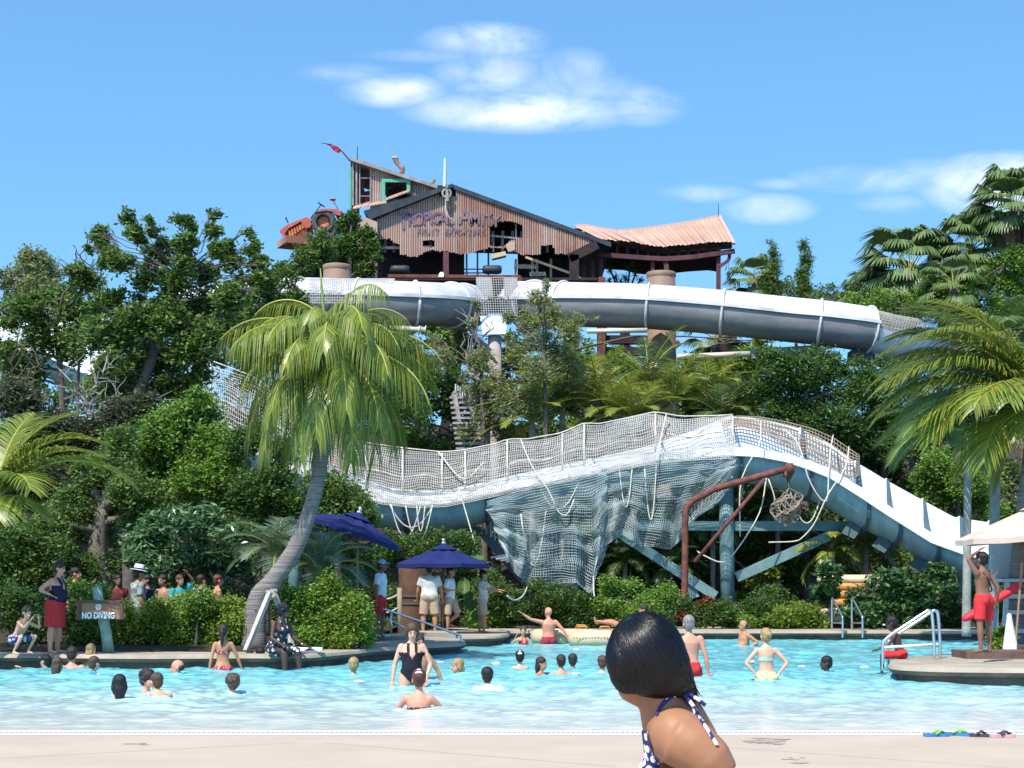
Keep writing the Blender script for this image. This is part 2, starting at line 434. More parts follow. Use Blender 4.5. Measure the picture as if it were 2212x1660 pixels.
deck('deck', [(-120, 1414), (60, 1413), (300, 1415), (520, 1414), (650, 1414), (740, 1407), (830, 1399), (930, 1393), (985, 1390), (1004, 1386), (995, 1380), (960, 1377)],
     [(-3.0, 41.0), (-3.2, 46), (-24, 46), (-24, 30.5)])
deck('jetty', [(700, 1377), (850, 1377), (1000, 1375), (1070, 1373), (1096, 1369), (1099, 1365), (1085, 1360)],
     [(-.4, 47.6), (-10, 47.6)], z=.25)
deck('far_rim', [(1060, 1363), (1400, 1363), (1800, 1363), (2100, 1364), (2400, 1365)], [(40, 52), (-3, 52)], z=.25)
# right-hand platform
deck('platform', [(2110, 1414), (2050, 1415), (1980, 1418), (1935, 1423), (1922, 1430), (1935, 1437), (2000, 1441), (2100, 1443), (2350, 1445)],
     [(13, 33.5)], z=.25)
g = MB()
rows = []
for j in range(30):
    y = 48.2 + j * 2.2
    rows.append([Vector((x, y, .22 + 3.6 * max(0, min(1, (y - 55) / 14)) ** 1.3 + 6.5 * max(0, min(1, (y - 72) / 22)) + .25 * noise.noise(Vector((x * .3, y * .3, 1))))) for x in np.linspace(-60, 60, 60)])
rows.insert(0, [Vector((x, 48.0, .1)) for x in np.linspace(-60, 60, 60)])
g.grid(rows); struct('terrain', g, M_soil, smooth=True)
g = MB(); rows = []
for (dy, dz) in ((0, .255), (.6, .30), (2, .36), (7, .42), (16, .30)):
    row = []
    for px in np.linspace(-400, 800, 40):
        e_ = G(px, 1412 - max(0, (px - 600)) * .1, .25)
        row.append(Vector((e_.x, e_.y + .75 + dy, dz + .04 * noise.noise(Vector((e_.x * 2, dy, 0))))))
    rows.append(row)
g.grid(rows); struct('planting_bed', g, M_soil, smooth=True)
# walkway slab and steps at the lifeguard post
g = MB(); c = G(815, 1383, .25); g.box(c + Vector((0, 1.0, -.02)), (1.3, 2.2, .22)); c2 = G(905, 1378, .25); g.box(c2 + Vector((.2, 1.6, -.02)), (1.3, 1.8, .24))
struct('step', g, M_rim)
# ---------------------------------------------------------------- water slides, nets, ropes
M_sw = mat('slide_white', (.60, .64, .68), .4, col2=(.45, .50, .55), scale=1.2, spec=.5, contrast=(.35, .8), stretch=(1, 1, .6))
M_teal = mat('slide_shell_teal', (.34, .50, .53), .6, col2=(.20, .34, .37), scale=1.9, spec=.3, contrast=(.38, .72), stretch=(1.6, 1, .35))
M_joint_shade = mat('slide_joint_and_shade', (.075, .12, .16), .6)
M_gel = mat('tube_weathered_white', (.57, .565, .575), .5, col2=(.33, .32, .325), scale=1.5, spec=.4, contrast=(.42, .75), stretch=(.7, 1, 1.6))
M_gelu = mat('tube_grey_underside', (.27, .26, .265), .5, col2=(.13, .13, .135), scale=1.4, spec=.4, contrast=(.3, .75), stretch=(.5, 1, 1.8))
M_net = mat('net_cord', (.43, .41, .385), .9, var=.12, scale=2)
M_netd = mat('net_cord_old', (.34, .41, .41), .9, var=.2, scale=1.5)
M_netb = mat('net_cord_brown', (.26, .20, .15), .9, var=.2, scale=3)
M_rope = mat('rope', (.55, .52, .45), .9, var=.15, scale=8)
M_steel_t = mat('teal_steel', (.16, .27, .28), .6, var=.2, scale=2)
M_rust = mat('rusty_steel', (.22, .07, .05), .9, col2=(.09, .04, .035), scale=5, bump=.4, bscale=40)
M_tank = mat('brown_column_paint', (.30, .19, .13), .7, col2=(.22, .14, .11), scale=1.1, stretch=(1, 1, .3))
M_dsteel = mat('dark_steel', (.05, .05, .06), .7, var=.3, scale=2)

def net_between(mb, rows, r, tri=True):
    """cords along both directions of a grid of points"""
    def cord(a, b):
        d = b - a
        if d.length < 1e-4: return
        d.normalize(); s = d.cross(Vector((0, 1, .3))); s = s.normalized() if s.length > .05 else Vector((1, 0, 0)); u = s.cross(d)
        o = [s * r, (u * .87 - s * .5) * r, (-u * .87 - s * .5) * r]
        k = len(mb.v); mb.v += [a + q for q in o] + [b + q for q in o]
        for i in range(3):
            j = (i + 1) % 3; mb.f.append((k + i, k + j, k + 3 + j, k + 3 + i)); mb.m.append(0)
    for i in range(len(rows)):
        for j in range(len(rows[0])):
            if j + 1 < len(rows[0]): cord(rows[i][j], rows[i][j + 1])
            if i + 1 < len(rows): cord(rows[i][j], rows[i + 1][j])
def resample(rows, nu, nv):
    """bilinear resample of a coarse grid rows[v][u]"""
    R, C = len(rows), len(rows[0]); out = []
    for i in range(nv + 1):
        fi = i / nv * (R - 1); a = min(int(fi), R - 2); ti = fi - a; row = []
        for j in range(nu + 1):
            fj = j / nu * (C - 1); b = min(int(fj), C - 2); tj = fj - b
            row.append(rows[a][b].lerp(rows[a][b + 1], tj).lerp(rows[a + 1][b].lerp(rows[a + 1][b + 1], tj), ti))
        out.append(row)
    return out

# ---- main flume
X_ = [-60, 0, 80, 140, 211, 300, 400, 480, 560, 640, 700, 760, 820, 890, 960, 1050, 1150, 1254, 1400, 1500, 1590, 1640, 1700, 1751, 1800, 1870, 1936, 2014, 2099, 2172, 2260]
UL = [734, 738, 746, 772, 802, 840, 885, 925, 962, 998, 1022, 1046, 1064, 1072, 1070, 1052, 1030, 1009, 980, 970, 966, 970, 981, 996, 1015, 1059, 1103, 1152, 1186, 1190, 1192]
DR = [14, 14, 14, 15, 16, 16, 18, 18, 18, 19, 19, 20, 20, 20, 20, 20, 20, 20, 20, 19, 19, 18, 18, 20, 21, 21, 21, 21, 18, 19, 20]      # lip band
BT = [60, 60, 60, 62, 64, 66, 68, 70, 70, 70, 72, 76, 76, 76, 76, 75, 72, 70, 66, 68, 72, 72, 74, 78, 80, 80, 66, 60, 68, 68, 68]      # to shell bottom
FR = [52, 52, 50, 52, 54, 40, 40, 46, 46, 30, 10, 10, 10, 10, 10, 10, 10, 10, 12, 34, 64, 66, 66, 68, 66, 62, 68, 76, 66, 60, 60]         # far lip above near lip
YN = [63, 63, 62, 61.5, 61, 60, 58.5, 57.5, 56.5, 55.5, 55, 54.3, 53.6, 53.3, 53, 53, 53, 53, 53, 53, 52.8, 52.6, 52.4, 52.2, 52, 51.6, 51.2, 50.8, 50.4, 50, 49.8]
slide = thing('water_slide', 'long open white water slide with teal underside curving down to the pool', 'water slide', G(1568, 1330, .3))
def st(x):
    return [interp(X_, q, x) for q in (UL, DR, BT, FR, YN)]
N_ = 170
xs_ = np.linspace(-60, 2260, N_)
outer, inner, lipf, lipi = [], [], [], []
SEC = []
for x in xs_:
    ul, dr, bt, fr, Y = st(x)
    a = A(x, ul, Y); lb = A(x, ul + dr, Y); fz = A(x, ul - fr, Y + 1.9); fz.x = a.x + .0
    bz = A(x, ul + bt, Y).z
    slope = 0
    SEC.append((a, lb, bz, fz))
for i, (a, lb, bz, fz) in enumerate(SEC):
    q0 = SEC[max(i - 1, 0)][0]; q1 = SEC[min(i + 1, N_ - 1)][0]
    t = (q1 - q0).normalized(); nrm = Vector((t.y, -t.x, 0)).normalized()   # towards viewer
    side = -nrm; wd = (fz - a).y / max(.3, side.y); far = a + side * wd; far.z = fz.z
    far = fz
    wid = (far - a)
    lipf.append([a + nrm * .02, a + nrm * .10 + Vector((0, 0, -.02)), lb + nrm * .22, lb + nrm * .20 + Vector((0, 0, -.03)), lb + nrm * .06])
    o = []; inn = []
    for k in range(13):
        th = math.pi * k / 12
        h_top = lerp(lb.z, far.z, (1 - math.cos(th)) / 2)
        p = a + wid * ((1 - math.cos(th)) / 2)
        z = h_top - math.sin(th) ** .8 * (h_top - bz)
        p = Vector((p.x, p.y, z)); o.append(p)
        inn.append(Vector((p.x, p.y, z + .10 * math.sin(th) + .01)) + side * .04 * math.cos(th))
    o[-1] = far + side * .05; inn[-1] = far + Vector((0, 0, .02))
    o.append(far + side * .22 + Vector((0, 0, .0))); 
    outer.append(o); inner.append([a] + inn + [far + side * .22 + Vector((0, 0, .03))])
part(slide, 'shell', MB().grid(outer), M_teal, True)
part(slide, 'channel', MB().grid(inner), M_sw, True)
part(slide, 'rim', MB().grid(lipf), M_sw, False)
def rib(i, thick=.05):
    """joint flange round the shell at section i"""
    m = MB(); t = (Vector(outer[i + 1][3]) - Vector(outer[i][3])).normalized() * thick
    c = (Vector(outer[i][0]) + Vector(outer[i][-2])) / 2 + Vector((0, 0, -.1)); r0, r1, r2, r3 = [], [], [], []
    for k, p in enumerate(outer[i][:-1]):
        d = (p - c); d.normalize(); q = p + d * .09
        r0.append(p - t); r1.append(q - t); r2.append(q + t); r3.append(p + t)
    m.grid([r0, r1, r2, r3]); return m
for x in (860, 1040, 1160, 1285, 1420, 1590, 1752, 1869, 1936, 2014, 2099, 2172):
    i = int(np.searchsorted(xs_, x))
    part(slide, 'joint', rib(i), M_joint_shade)
    if x > 1600:   # fin bracket below; shadow side of the rim painted as dark inner seam
        m = MB(); a = Vector(outer[i][6]); t = (Vector(outer[i + 1][6]) - a).normalized(); nv = Vector((-t.z, 0, t.x)).normalized()
        if nv.z > 0: nv = -nv
        p = Vector(outer[i][5]) + Vector((0, .1, .08))
        m.prism([p, p + t * -.02 + nv * .5 - t * .05, p + nv * .5 - t * .5, p - t * .45], (0, .08, 0))
        if x < 2020: part(slide, 'bracket', m, mat('bracket_dark_teal', (.06, .10, .11), .7))
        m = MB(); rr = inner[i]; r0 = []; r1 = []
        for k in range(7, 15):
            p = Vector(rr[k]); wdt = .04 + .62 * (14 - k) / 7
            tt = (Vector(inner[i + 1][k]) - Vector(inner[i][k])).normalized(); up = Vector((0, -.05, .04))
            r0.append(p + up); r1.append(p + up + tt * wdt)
        m.grid([r0, r1]); part(slide, 'joint_shade', m, M_joint_shade)
        m = MB(); p = Vector(inner[i][14]); m.tube([Vector(inner[i][k]) + Vector((0, -.02, .03)) for k in range(8, 15)], .045, 6)
        part(slide, 'joint_lip', m, M_sw, True)
# supports of the flume
sup = MB()
def at_slide(px, up=0):
    ul, dr, bt, fr, Y = st(px); return A(px, ul + bt + up, Y + .95), Y + .95
for px, w in ((1568, .46), (2083, .42), (905, .5), (640, .45), (300, .45)):
    p, Y = at_slide(px, -8); sup = MB(); sup.tube([Vector((p.x, p.y, .2)), p], w / 2, 16)
    part(slide, 'support_column', sup, M_steel_t if px != 905 else mat('column_brown', (.17, .11, .08), .8, var=.3), True)
for a, b, w in (((1370, 1137, 54), (1853, 1137, 54), .30), ((1335, 1150, 53.6), (1545, 1288, 53.6), .30), ((1590, 1248, 53.8), (1790, 1158, 53.8), .30), ((1500, 1292, 53.7), (1490, 1262, 53.7), .3)):
    m = MB(); m.beam(A(*a), A(*b), w); part(slide, 'brace', m, M_steel_t)
# net canopy over the left and middle part
TX = [400, 450, 548, 650, 770, 870, 956, 1000, 1071, 1096, 1138, 1212, 1262, 1296, 1416, 1471, 1558, 1583]
TY = [770, 777, 814, 880, 954, 968, 977, 973, 959, 949, 949, 936, 914, 916, 890, 900, 898, 896]
rows = [[], [], [], [], []]
for x in np.linspace(405, 1583, 60):
    ul, dr, bt, fr, Y = st(x); ty = interp(TX, TY, x); e = 4 * math.sin(x * .06)
    rows[0].append(A(x, ul + dr + 5, Y - .42)); rows[1].append(A(x, ul - 6 + e, Y - .28)); rows[2].append(A(x, lerp(ul, ty, .6) + e, Y + .22))
    rows[3].append(A(x, ty, Y + .8)); rows[4].append(A(x, ul - fr, Y + 1.9))
cn = thing('netting', 'pale rope netting stretched like a tunnel over the slide behind the leaning palm', 'net', A(1000, 1080, 53))
R_ = resample(rows, 250, 34)
for i, row in enumerate(R_):
    for p in row:
        q = Vector((p.x * .7, i * .1, p.z * .7)); a = math.sin(math.pi * i / 34)
        p.x += .12 * noise.noise(q) + .025 * noise.noise(q * 5); p.z += a * .16 * noise.noise(q + Vector((9, 3, 1))) - .05 * a; p.y += .1 * noise.noise(q * 2)
nm = MB(); net_between(nm, R_, .0098); part(cn, 'mesh_net', nm, M_net)
for x in (455, 560, 660, 790, 870, 955, 1005, 1096, 1215, 1262, 1416, 1583):
    ul, dr, bt, fr, Y = st(x); ty = interp(TX, TY, x); m = MB()
    pts = smooth_path([A(x, ul, Y), A(x, lerp(ul, ty, .6), Y + .15), A(x, ty + 3, Y + .8), A(x, lerp(ul, ty, .6) - 6, Y + 1.6), A(x, ul - fr, Y + 1.9)], 14)
    m.tube(pts, .03, 6); part(cn, 'hoop', m, M_rope, True)
for f_ in (0.0, .55):
    m = MB(); pts = []
    for x in np.linspace(405, 1583, 70):
        ul, dr, bt, fr, Y = st(x); ty = interp(TX, TY, x)
        pts.append(A(x, ty, Y + .8) if f_ == 0 else A(x, lerp(ul, ty, .42) + 4 * math.sin(x * .06), Y + .15))
    m.tube(pts, .022, 5); part(cn, 'edge_rope', m, M_rope, True)
# hanging net drapes
def drape(name, label, X0, Y0x, X1, Y1x, nu, nv, mt, dep=-.35, r=.009, fold=.25, fr_=.09):
    rows = []
    nvv = 10
    for k in range(nvv + 1):
        v = k / nvv; row = []
        for j in range(40):
            u = j / 39; xt = np.interp(u, *X0); yt = np.interp(u, *Y0x); xb = np.interp(u, *X1); yb = np.interp(u, *Y1x)
            x = lerp(xt, xb, v); y = lerp(yt, yb, v); Y = st(xt)[4] + dep + fold * v * math.sin(j * fr_ * 9 + v * 2)
            row.append(A(x, y, Y))
        rows.append(row)
    R_ = resample(rows, nu, nv)
    for i, row in enumerate(R_):
        for j, p in enumerate(row):
            q = Vector((p.x * .9, i * .12, p.z * .9)); a = min(1, i / 6)
            p.x += .16 * a * noise.noise(q) + .03 * noise.noise(q * 4); p.z += .14 * a * noise.noise(q + Vector((9, 3, 1))) + .03 * noise.noise(q * 4 + Vector((3, 3, 3))); p.y += .25 * a * noise.noise(q * 1.4 + Vector((5, 0, 2)))
    m = MB(); net_between(m, R_, r); return single(name, m, mt, label, 'net')
drape('hanging_net', 'grey green net hanging in folds below the slide beside the footbridge', ([0, .35, 1], [1052, 1150, 1310]), ([0, .35, 1], [1084, 1052, 1020]),
      ([0, .2, .45, .7, .85, 1], [1080, 1115, 1150, 1245, 1283, 1310]), ([0, .2, .45, .7, .85, 1], [1180, 1236, 1264, 1262, 1286, 1178]), 72, 42, M_netd, dep=-.45)
drape('hanging_net', 'tattered teal net hanging under the slide left of the rusty crane', ([0, 1], [1300, 1590]), ([0, .5, 1], [1012, 993, 984]),
      ([0, .2, .35, .6, .75, 1], [1302, 1343, 1378, 1442, 1470, 1586]), ([0, .2, .35, .6, .75, 1], [1186, 1152, 1178, 1188, 1160, 1050]), 70, 36, M_netd, dep=-.4)
# coarse brown net over the far wall on the curve
rows = []
for k in range(8):
    v = k / 7; row = []
    for j in range(30):
        u = j / 29; x = lerp(1560, 1856, u); ul, dr, bt, fr, Y = st(x)
        xt, yt = x, ul - fr - 3; drop = np.interp(u, [0, .3, .55, .62, .9, 1], [10, 34, 62, 58, 84, 40])
        p = A(x, yt + drop * v, Y + 1.9 - .5 * v); row.append(p)
    rows.append(row)
m = MB(); net_between(m, resample(rows, 44, 9), .017); single('cargo_net', m, M_netb, 'coarse brown rope net lying over the far wall of the slide at its crest', 'net')
# hanging ropes
def rope(pts, label, r=.022, group='ropes hanging from the slide'):
    m = MB(); m.tube(pts, r, 6); return single('rope', m, M_rope, label, 'rope', smooth=True, group=group)
RP = [((950, 1090), (1094, 1092 - 50), 0, None)]
def loop(x0, y0, x1, y1, bot, label, Y=52.6):
    p0, p1 = A(x0, y0, Y), A(x1, y1, Y); mid = (p0.z + p1.z) / 2 - A((x0 + x1) / 2, bot, Y).z
    rope(hang(p0, p1, mid), label)
loop(842, 1090, 936, 1091, 1140, 'thin rope in a long shallow loop left of the blue umbrella top', 52.7)
loop(845, 1090, 908, 1094, 1162, 'rope loop hanging lowest under the leftmost end of the white slide rim')
loop(876, 1092, 934, 1092, 1170, 'deep rope loop hanging to the right of the tall rope loop under the slide dip')
loop(900, 1092, 918, 1094, 1148, 'small narrow rope loop in the middle of the slide dip')
loop(1392, 1005, 1418, 1000, 1124, 'narrow deep rope loop hanging in front of the teal shell right of the net middle')
loop(1338, 1012, 1366, 1006, 1096, 'short wide rope loop left of the narrow deep loop')
loop(1165, 1050, 1250, 1042, 1100, 'slack rope hanging across the tattered net top')
loop(1125, 1110, 1180, 1100, 1222, 'long rope loop hanging before the white balusters')
loop(1690, 985, 1782, 1030, 1130, 'rope loop under the curve of the slide left of the bracket')
loop(1588, 990, 1610, 1000, 1208, 'long thin rope hanging from the rusty crane strut') if False else None
rope(smooth_path([A(1643, 912, 53), A(1640, 960, 52), A(1601, 1040, 51.8), A(1599, 1160, 51.8)], 12), 'rope crossing the slide crest and dropping beside the rusty crane arm')
rope(smooth_path([A(1656, 1030, 51.8), A(1640, 1110, 51.6), A(1590, 1190, 51.6), A(1560, 1215, 51.6), A(1520, 1200, 51.6), A(1505, 1190, 51.8)], 22), 'rope swinging from the crane arm to the foot of its strut')
rope(smooth_path([A(1660, 1035, 51.8), A(1672, 1070, 51.8), A(1676, 1100, 51.8)], 6), 'short rope end hanging under the crane arm tip')
rope(smooth_path([A(1690, 925, 53.5), A(1725, 960, 52), A(1745, 1030, 51.6), A(1770, 1075, 51.6), A(1786, 1082, 51.6), A(1792, 1060, 51.6)], 16), 'rope looping over the coarse brown net')
rope(smooth_path([A(1834, 965, 53), A(1826, 1010, 51.9), A(1788, 1070, 51.4), A(1760, 1130, 51.4), A(1735, 1160, 51.4), A(1715, 1170, 51.4), A(1660, 1172, 51.4)], 20), 'rope hanging down from the brown net to the teal beam')
rope(smooth_path([A(1800, 940, 53.4), A(1792, 990, 52), A(1788, 1080, 51.5)], 8), 'straight rope crossing the slide next to the net corner')
rope(smooth_path([A(1440, 893, 53.3), A(1425, 960, 52.6), A(1420, 1000, 52.4)], 8), 'rope tied over the highest hoop of the net tunnel')
rope(smooth_path([A(1010, 975, 53.6), A(1022, 1040, 52.6), A(1150 - 135, 1100, 52.3), A(1050, 1190, 52)], 12) if False else smooth_path([A(990, 1052, 52.7), A(1010, 1120, 52.3), A(1030, 1190, 52)], 8), 'taut rope running down from the net to behind the front blue umbrella')
rope(smooth_path([A(945, 955 + 20, 53.6), A(1000, 1050 - 15, 52.7), A(1045, 1000, 52.8)], 10), 'rope knotted across the net tunnel where it dips')
rope(smooth_path([A(1125, 950, 53.5), A(1150, 1010, 52.8), A(1185, 1060, 52.5), A(1205, 1105, 52.4), A(1225, 1112, 52.4), A(1240, 1080, 52.4)], 14), 'long rope sagging from the net tunnel over the hanging net')
rope(smooth_path([A(1282, 1245, 52), A(1284, 1290, 51.5), A(1298, 1310, 51.5), A(1312, 1290, 51.5), A(1314, 1262, 51.8)], 12), 'rope loop under the lowest tip of the hanging net')
rope(smooth_path([A(1096, 1288, 44.4), A(1112, 1297, 46), A(1130, 1287, 49), A(1141, 1264, 52)], 12), 'white rope pulled by the staff member in shorts towards the net')

# rusty crane
cr = thing('crane', 'rusty bent pipe crane with strut standing in the plants below the slide crest', 'crane', G(1475, 1340, .3))
YC = 51.2
m = MB(); m.tube(smooth_path([A(1478, 1330, YC), A(1480, 1200, YC), A(1481, 1110, YC), A(1494, 1085, YC), A(1530, 1065, YC), A(1560, 1052, YC), A(1705, 1012, YC)], 30), [.10] * 17 + [.10] * 6 + [.10] * 7, 10); part(cr, 'boom', m, M_rust, True)
m = MB(); m.tube([A(1500, 1215, YC - .15), A(1652, 1035, YC - .15)], .06, 8); part(cr, 'strut', m, M_rust, True)
m = MB(); m.tube([A(1698, 1014, YC - .1), A(1714, 1012, YC - .1)], .17, 10); m.beam(A(1704, 1020, YC), A(1700, 1032, YC), .25); part(cr, 'pulley_head', m, M_rust, True)
m = MB()
for k in range(9):
    c = A(1702 + k * .4, 1032 + k * 3.6, YC); m.tube([c + Vector((math.cos(q) * .035, 0, math.sin(q) * .05)) for q in np.linspace(0, 6.28, 7)], .012, 4)
part(cr, 'chain', m, M_dsteel)
m = MB(); rnd = random.Random(4)
rows = []
for i in range(9):
    v = i / 8; rad = .05 + .34 * math.sin(math.pi * min(1, .12 + v * .86)) ; c = A(1704 - 8 * v + 5 * math.sin(i * 2.1), 1074 + 54 * v, YC)
    rows.append([c + Vector((rad * math.cos(a) * (1.1 + .35 * math.sin(a * 2 + i * 1.3)), rad * math.sin(a) * .7, .10 * math.sin(a * 3 + i) + .06 * math.sin(a * 5 + 2 * i))) for a in np.linspace(0, 2 * math.pi, 15)])
net_between(m, rows, .022)
for k in (0, 3, 6, 9): m.tube([A(1704, 1055, YC), rows[1][k]], .016, 5)
o = single('rope_net_bundle', m, M_netb, 'brown rope cargo net bundle dangling on a chain from the crane', 'cargo net')

# ---- enclosed tubes above
def tube_slide(name, label, P, Dm, n=90, seam_z=.24, a0=0, open_tail=False):
    t = thing(name, label, 'water slide', (P[0][0], P[0][1], 0))
    C = smooth_path(P, n); R = [np.interp(i, np.linspace(0, n - 1, len(Dm)), Dm) / 2 for i in range(n)]
    up, lo, fl = [], [], []; FR_ = []
    for i, c in enumerate(C):
        d = C[min(i + 1, n - 1)] - C[max(i - 1, 0)]; d.z *= .3; d.normalize(); s = Vector((-d.y, d.x, 0)).normalized(); z = Vector((0, 0, 1))
        r = R[i]; an = math.asin(seam_z)
        up.append([c + s * r * math.cos(q) + z * r * math.sin(q) for q in np.linspace(an, math.pi - an, 18)])
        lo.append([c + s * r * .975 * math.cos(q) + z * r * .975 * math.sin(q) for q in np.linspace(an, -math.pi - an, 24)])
        for sg, lst in ((1, 0), (-1, 1)): pass
        e = c + z * r * seam_z
        rr = r * math.cos(an)
        fl.append((e, s, rr)); FR_.append((c, s, r))
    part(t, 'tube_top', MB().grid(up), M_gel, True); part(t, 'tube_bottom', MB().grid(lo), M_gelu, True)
    for sg in (1, -1):
        m = MB(); rows = []
        for e, s, rr in fl:
            rows.append([e + s * sg * (rr - .02) + Vector((0, 0, .05)), e + s * sg * (rr + .09) + Vector((0, 0, .03)), e + s * sg * (rr + .10) + Vector((0, 0, -.09)), e + s * sg * (rr - .02) + Vector((0, 0, -.10))])
        m.grid(rows); part(t, 'flange', m, M_gel)
    return t, C, R
def ringat(t, C, R, i, name='joint_ring'):
    c = C[i]; d = C[min(i + 1, len(C) - 1)] - C[max(i - 1, 0)]; d.normalize(); s = Vector((-d.y, d.x, 0)).normalized(); u = s.cross(d)
    m = MB(); m.tube([c + (s * math.cos(q) + u * math.sin(q)) * (R[i] + .02) for q in np.linspace(0, 2 * math.pi, 33)], .055, 6); part(t, name, m, M_gel, True)
cpt = lambda x, y, Y: A(x, y, Y)
PR = [cpt(1122, 652, 68), cpt(1140, 654, 65.5), cpt(1180, 657, 63.4), cpt(1240, 659, 62.4), cpt(1392, 663, 62), cpt(1568, 677, 61.6), cpt(1700, 691, 61.2), cpt(1771, 698, 61), cpt(1830, 706, 61), cpt(1880, 714, 61.2)]
t, C, R = tube_slide('tube_slide', 'weathered white enclosed tube slide running right from below the rusty shed', PR, [1.68] * 5)
for x in (1155, 1218, 1392, 1568, 1771, 1876):
    i = min(range(len(C)), key=lambda k: abs((C[k].x / C[k].y) - (x - CX) / F / ray(x, 690).y)); ringat(t, C, R, i)
# netted open flume behind the right palms
m = MB(); rows = []
E = C[-1]; P2 = smooth_path([E, cpt(1940, 728, 61.8), cpt(2010, 738, 63), cpt(2100, 745, 65)], 20)
for c in P2:
    rows.append([c + Vector((0, -.85 * math.cos(q), -.85 * math.sin(q) + .0)) for q in np.linspace(0, math.pi, 11)])
part(t, 'open_flume', MB().grid(rows), M_sw, True)
rows = [[c + Vector((0, -.85 * math.cos(q), .8 * math.sin(q))) for q in np.linspace(0, math.pi, 9)] for c in P2]
m = MB(); net_between(m, resample(rows, 20, 60), .008); part(t, 'flume_net', m, M_net)
for x0, y0, x1, y1, r in ((1268, 716, 1398, 714, .09), (1462, 772, 1620, 765, .11)):
    m = MB(); m.tube([A(x0, y0, 61.4), A(x1, y1, 61.4)], r, 10); part(t, 'drain_pipe', m, mat('pipe_cream', (.55, .49, .38), .6), True)
m = MB(); m.beam(A(1620, 766, 61.6), A(1770, 757, 61.6), .35); part(t, 'support_arm', m, mat('arm_grey', (.2, .21, .22), .7, var=.2))
m = MB(); m.prism([A(1840, 756, 61), A(1885, 752, 61), A(1880, 786, 61), A(1838, 784, 61)], (0, .8, 0)); part(t, 'bracket', m, M_dsteel)
PL = [cpt(1012, 664, 67.5), cpt(1004, 662, 65), cpt(980, 660, 63.2), cpt(930, 658, 62.2), cpt(840, 655, 61.8), cpt(740, 650, 62), cpt(640, 648, 62.6), cpt(520, 655, 63.6), cpt(400, 672, 65)]
t, C, R = tube_slide('tube_slide', 'weathered white enclosed tube slide running left behind the leaning palm crown', PL, [1.64] * 5)
for k in (6, 14, 24, 38, 52, 66, 80): ringat(t, C, R, k)
P2 = smooth_path([C[-1], cpt(300, 695, 65.5), cpt(180, 700, 66), cpt(60, 712, 66), cpt(-60, 725, 66)], 30)
rows = [[c + Vector((0, -.85 * math.cos(q), -.85 * math.sin(q))) for q in np.linspace(0, math.pi, 11)] for c in P2]
part(t, 'open_flume', MB().grid(rows), M_sw, True)
m = MB(); m.tube([c + Vector((0, -.87, -.12)) for c in P2], .16, 6); part(t, 'rim', m, M_sw)
rows = [[c + Vector((0, -.85 * math.cos(q), .8 * math.sin(q))) for q in np.linspace(0, math.pi, 9)] for c in P2]
m = MB(); net_between(m, resample(rows, 20, 110), .009); part(t, 'flume_net', m, M_net)
m = MB(); m.tube([A(842, 709, 61.3), A(920, 714, 61.3)], .1, 10)
for x in (905, 918): m.tube([A(x, 713.6, 61.3), A(x + 2, 713.8, 61.3)], .17, 10)
part(t, 'drain_pipe', m, mat('pipe_cream', (.55, .49, .38), .6), True)
# net patch lying over the left tube
rows = [[A(x, 655 - 2, 61.9) + Vector((0, -.87 * math.cos(q), .87 * math.sin(q))) for q in np.linspace(-.2, 2.6, 9)] for x in (668, 720, 780, 852)]
m = MB(); net_between(m, resample(rows, 24, 34), .012); part(t, 'net_patch', m, M_net)
# big round columns carrying the tubes
for cx, wpx, top, Y, lab in ((728, 60, 574, 64, 'fat brown painted column standing left of the shed above the palm crown'), (1428, 62, 590, 64, 'fat brown painted column standing right of the shed under the sagging canopy')):
    t = thing('round_column', lab, 'column', A(cx, 1200, Y), 0, 'fat brown columns'); z1 = A(cx, top, Y); r = wpx / 2 / F * Y
    base = Vector((z1.x, z1.y, 0))
    m = MB(); m.lathe(base, [(r, 0), (r, z1.z), (r * .96, z1.z + .02), (r * .93, z1.z - .1), (0, z1.z - .1)], 28); part(t, 'shaft', m, M_tank, True)
    m = MB(); m.lathe(base, [(r + .012, z1.z - .18), (r + .03, z1.z - .12), (r + .03, z1.z - .02), (r + .01, z1.z)], 28); part(t, 'collar', m, M_tank, True)
# white entry chute between the tubes
t = thing('entry_chute', 'short steep white chute with net arch between the two tube slides', 'water slide', A(1068, 1100, 62))
m = MB(); m.prism([A(1037, 684, 62.3), A(1098, 684, 62.3), A(1092, 722, 62), A(1043, 722, 62)], (0, .08, 0)); part(t, 'chute', m, M_sw)
m = MB(); c = A(1068, 1100, 62.4); m.tube([Vector((c.x, c.y, 0)), Vector((c.x, c.y, A(1068, 722, 62).z))], .25, 16); part(t, 'pillar', m, mat('pillar_grey', (.32, .27, .25), .85, var=.2), True)
m = MB(); m.tube([A(1071 + 37 * math.cos(q), 682 - 40 * math.sin(q), 62) for q in np.linspace(0, math.pi, 20)], .03, 6); part(t, 'arch', m, M_gelu, True)
m = MB(); m.prism([A(1028, 600, 64.5), A(1062, 600, 64.5), A(1066, 640, 64.5), A(1030, 640, 64.5)], (0, .06, 0)); part(t, 'side_panel', m, mat('grey_panel', (.28, .27, .26), .8, var=.1))
m = MB(); m.prism([A(1088, 600, 64.6), A(1118, 600, 64.6), A(1118, 640, 64.6), A(1090, 640, 64.6)], (0, .06, 0))
part(t, 'side_panel', m, _mats['grey_panel'])
rows = [[A(lerp(1030, 1112, u) + 6 * v, lerp(600, 682, v), 63.6 - v) for u in np.linspace(0, 1, 6)] for v in np.linspace(0, 1, 5)]
m = MB(); net_between(m, resample(rows, 16, 16), .009); part(t, 'net', m, M_net)
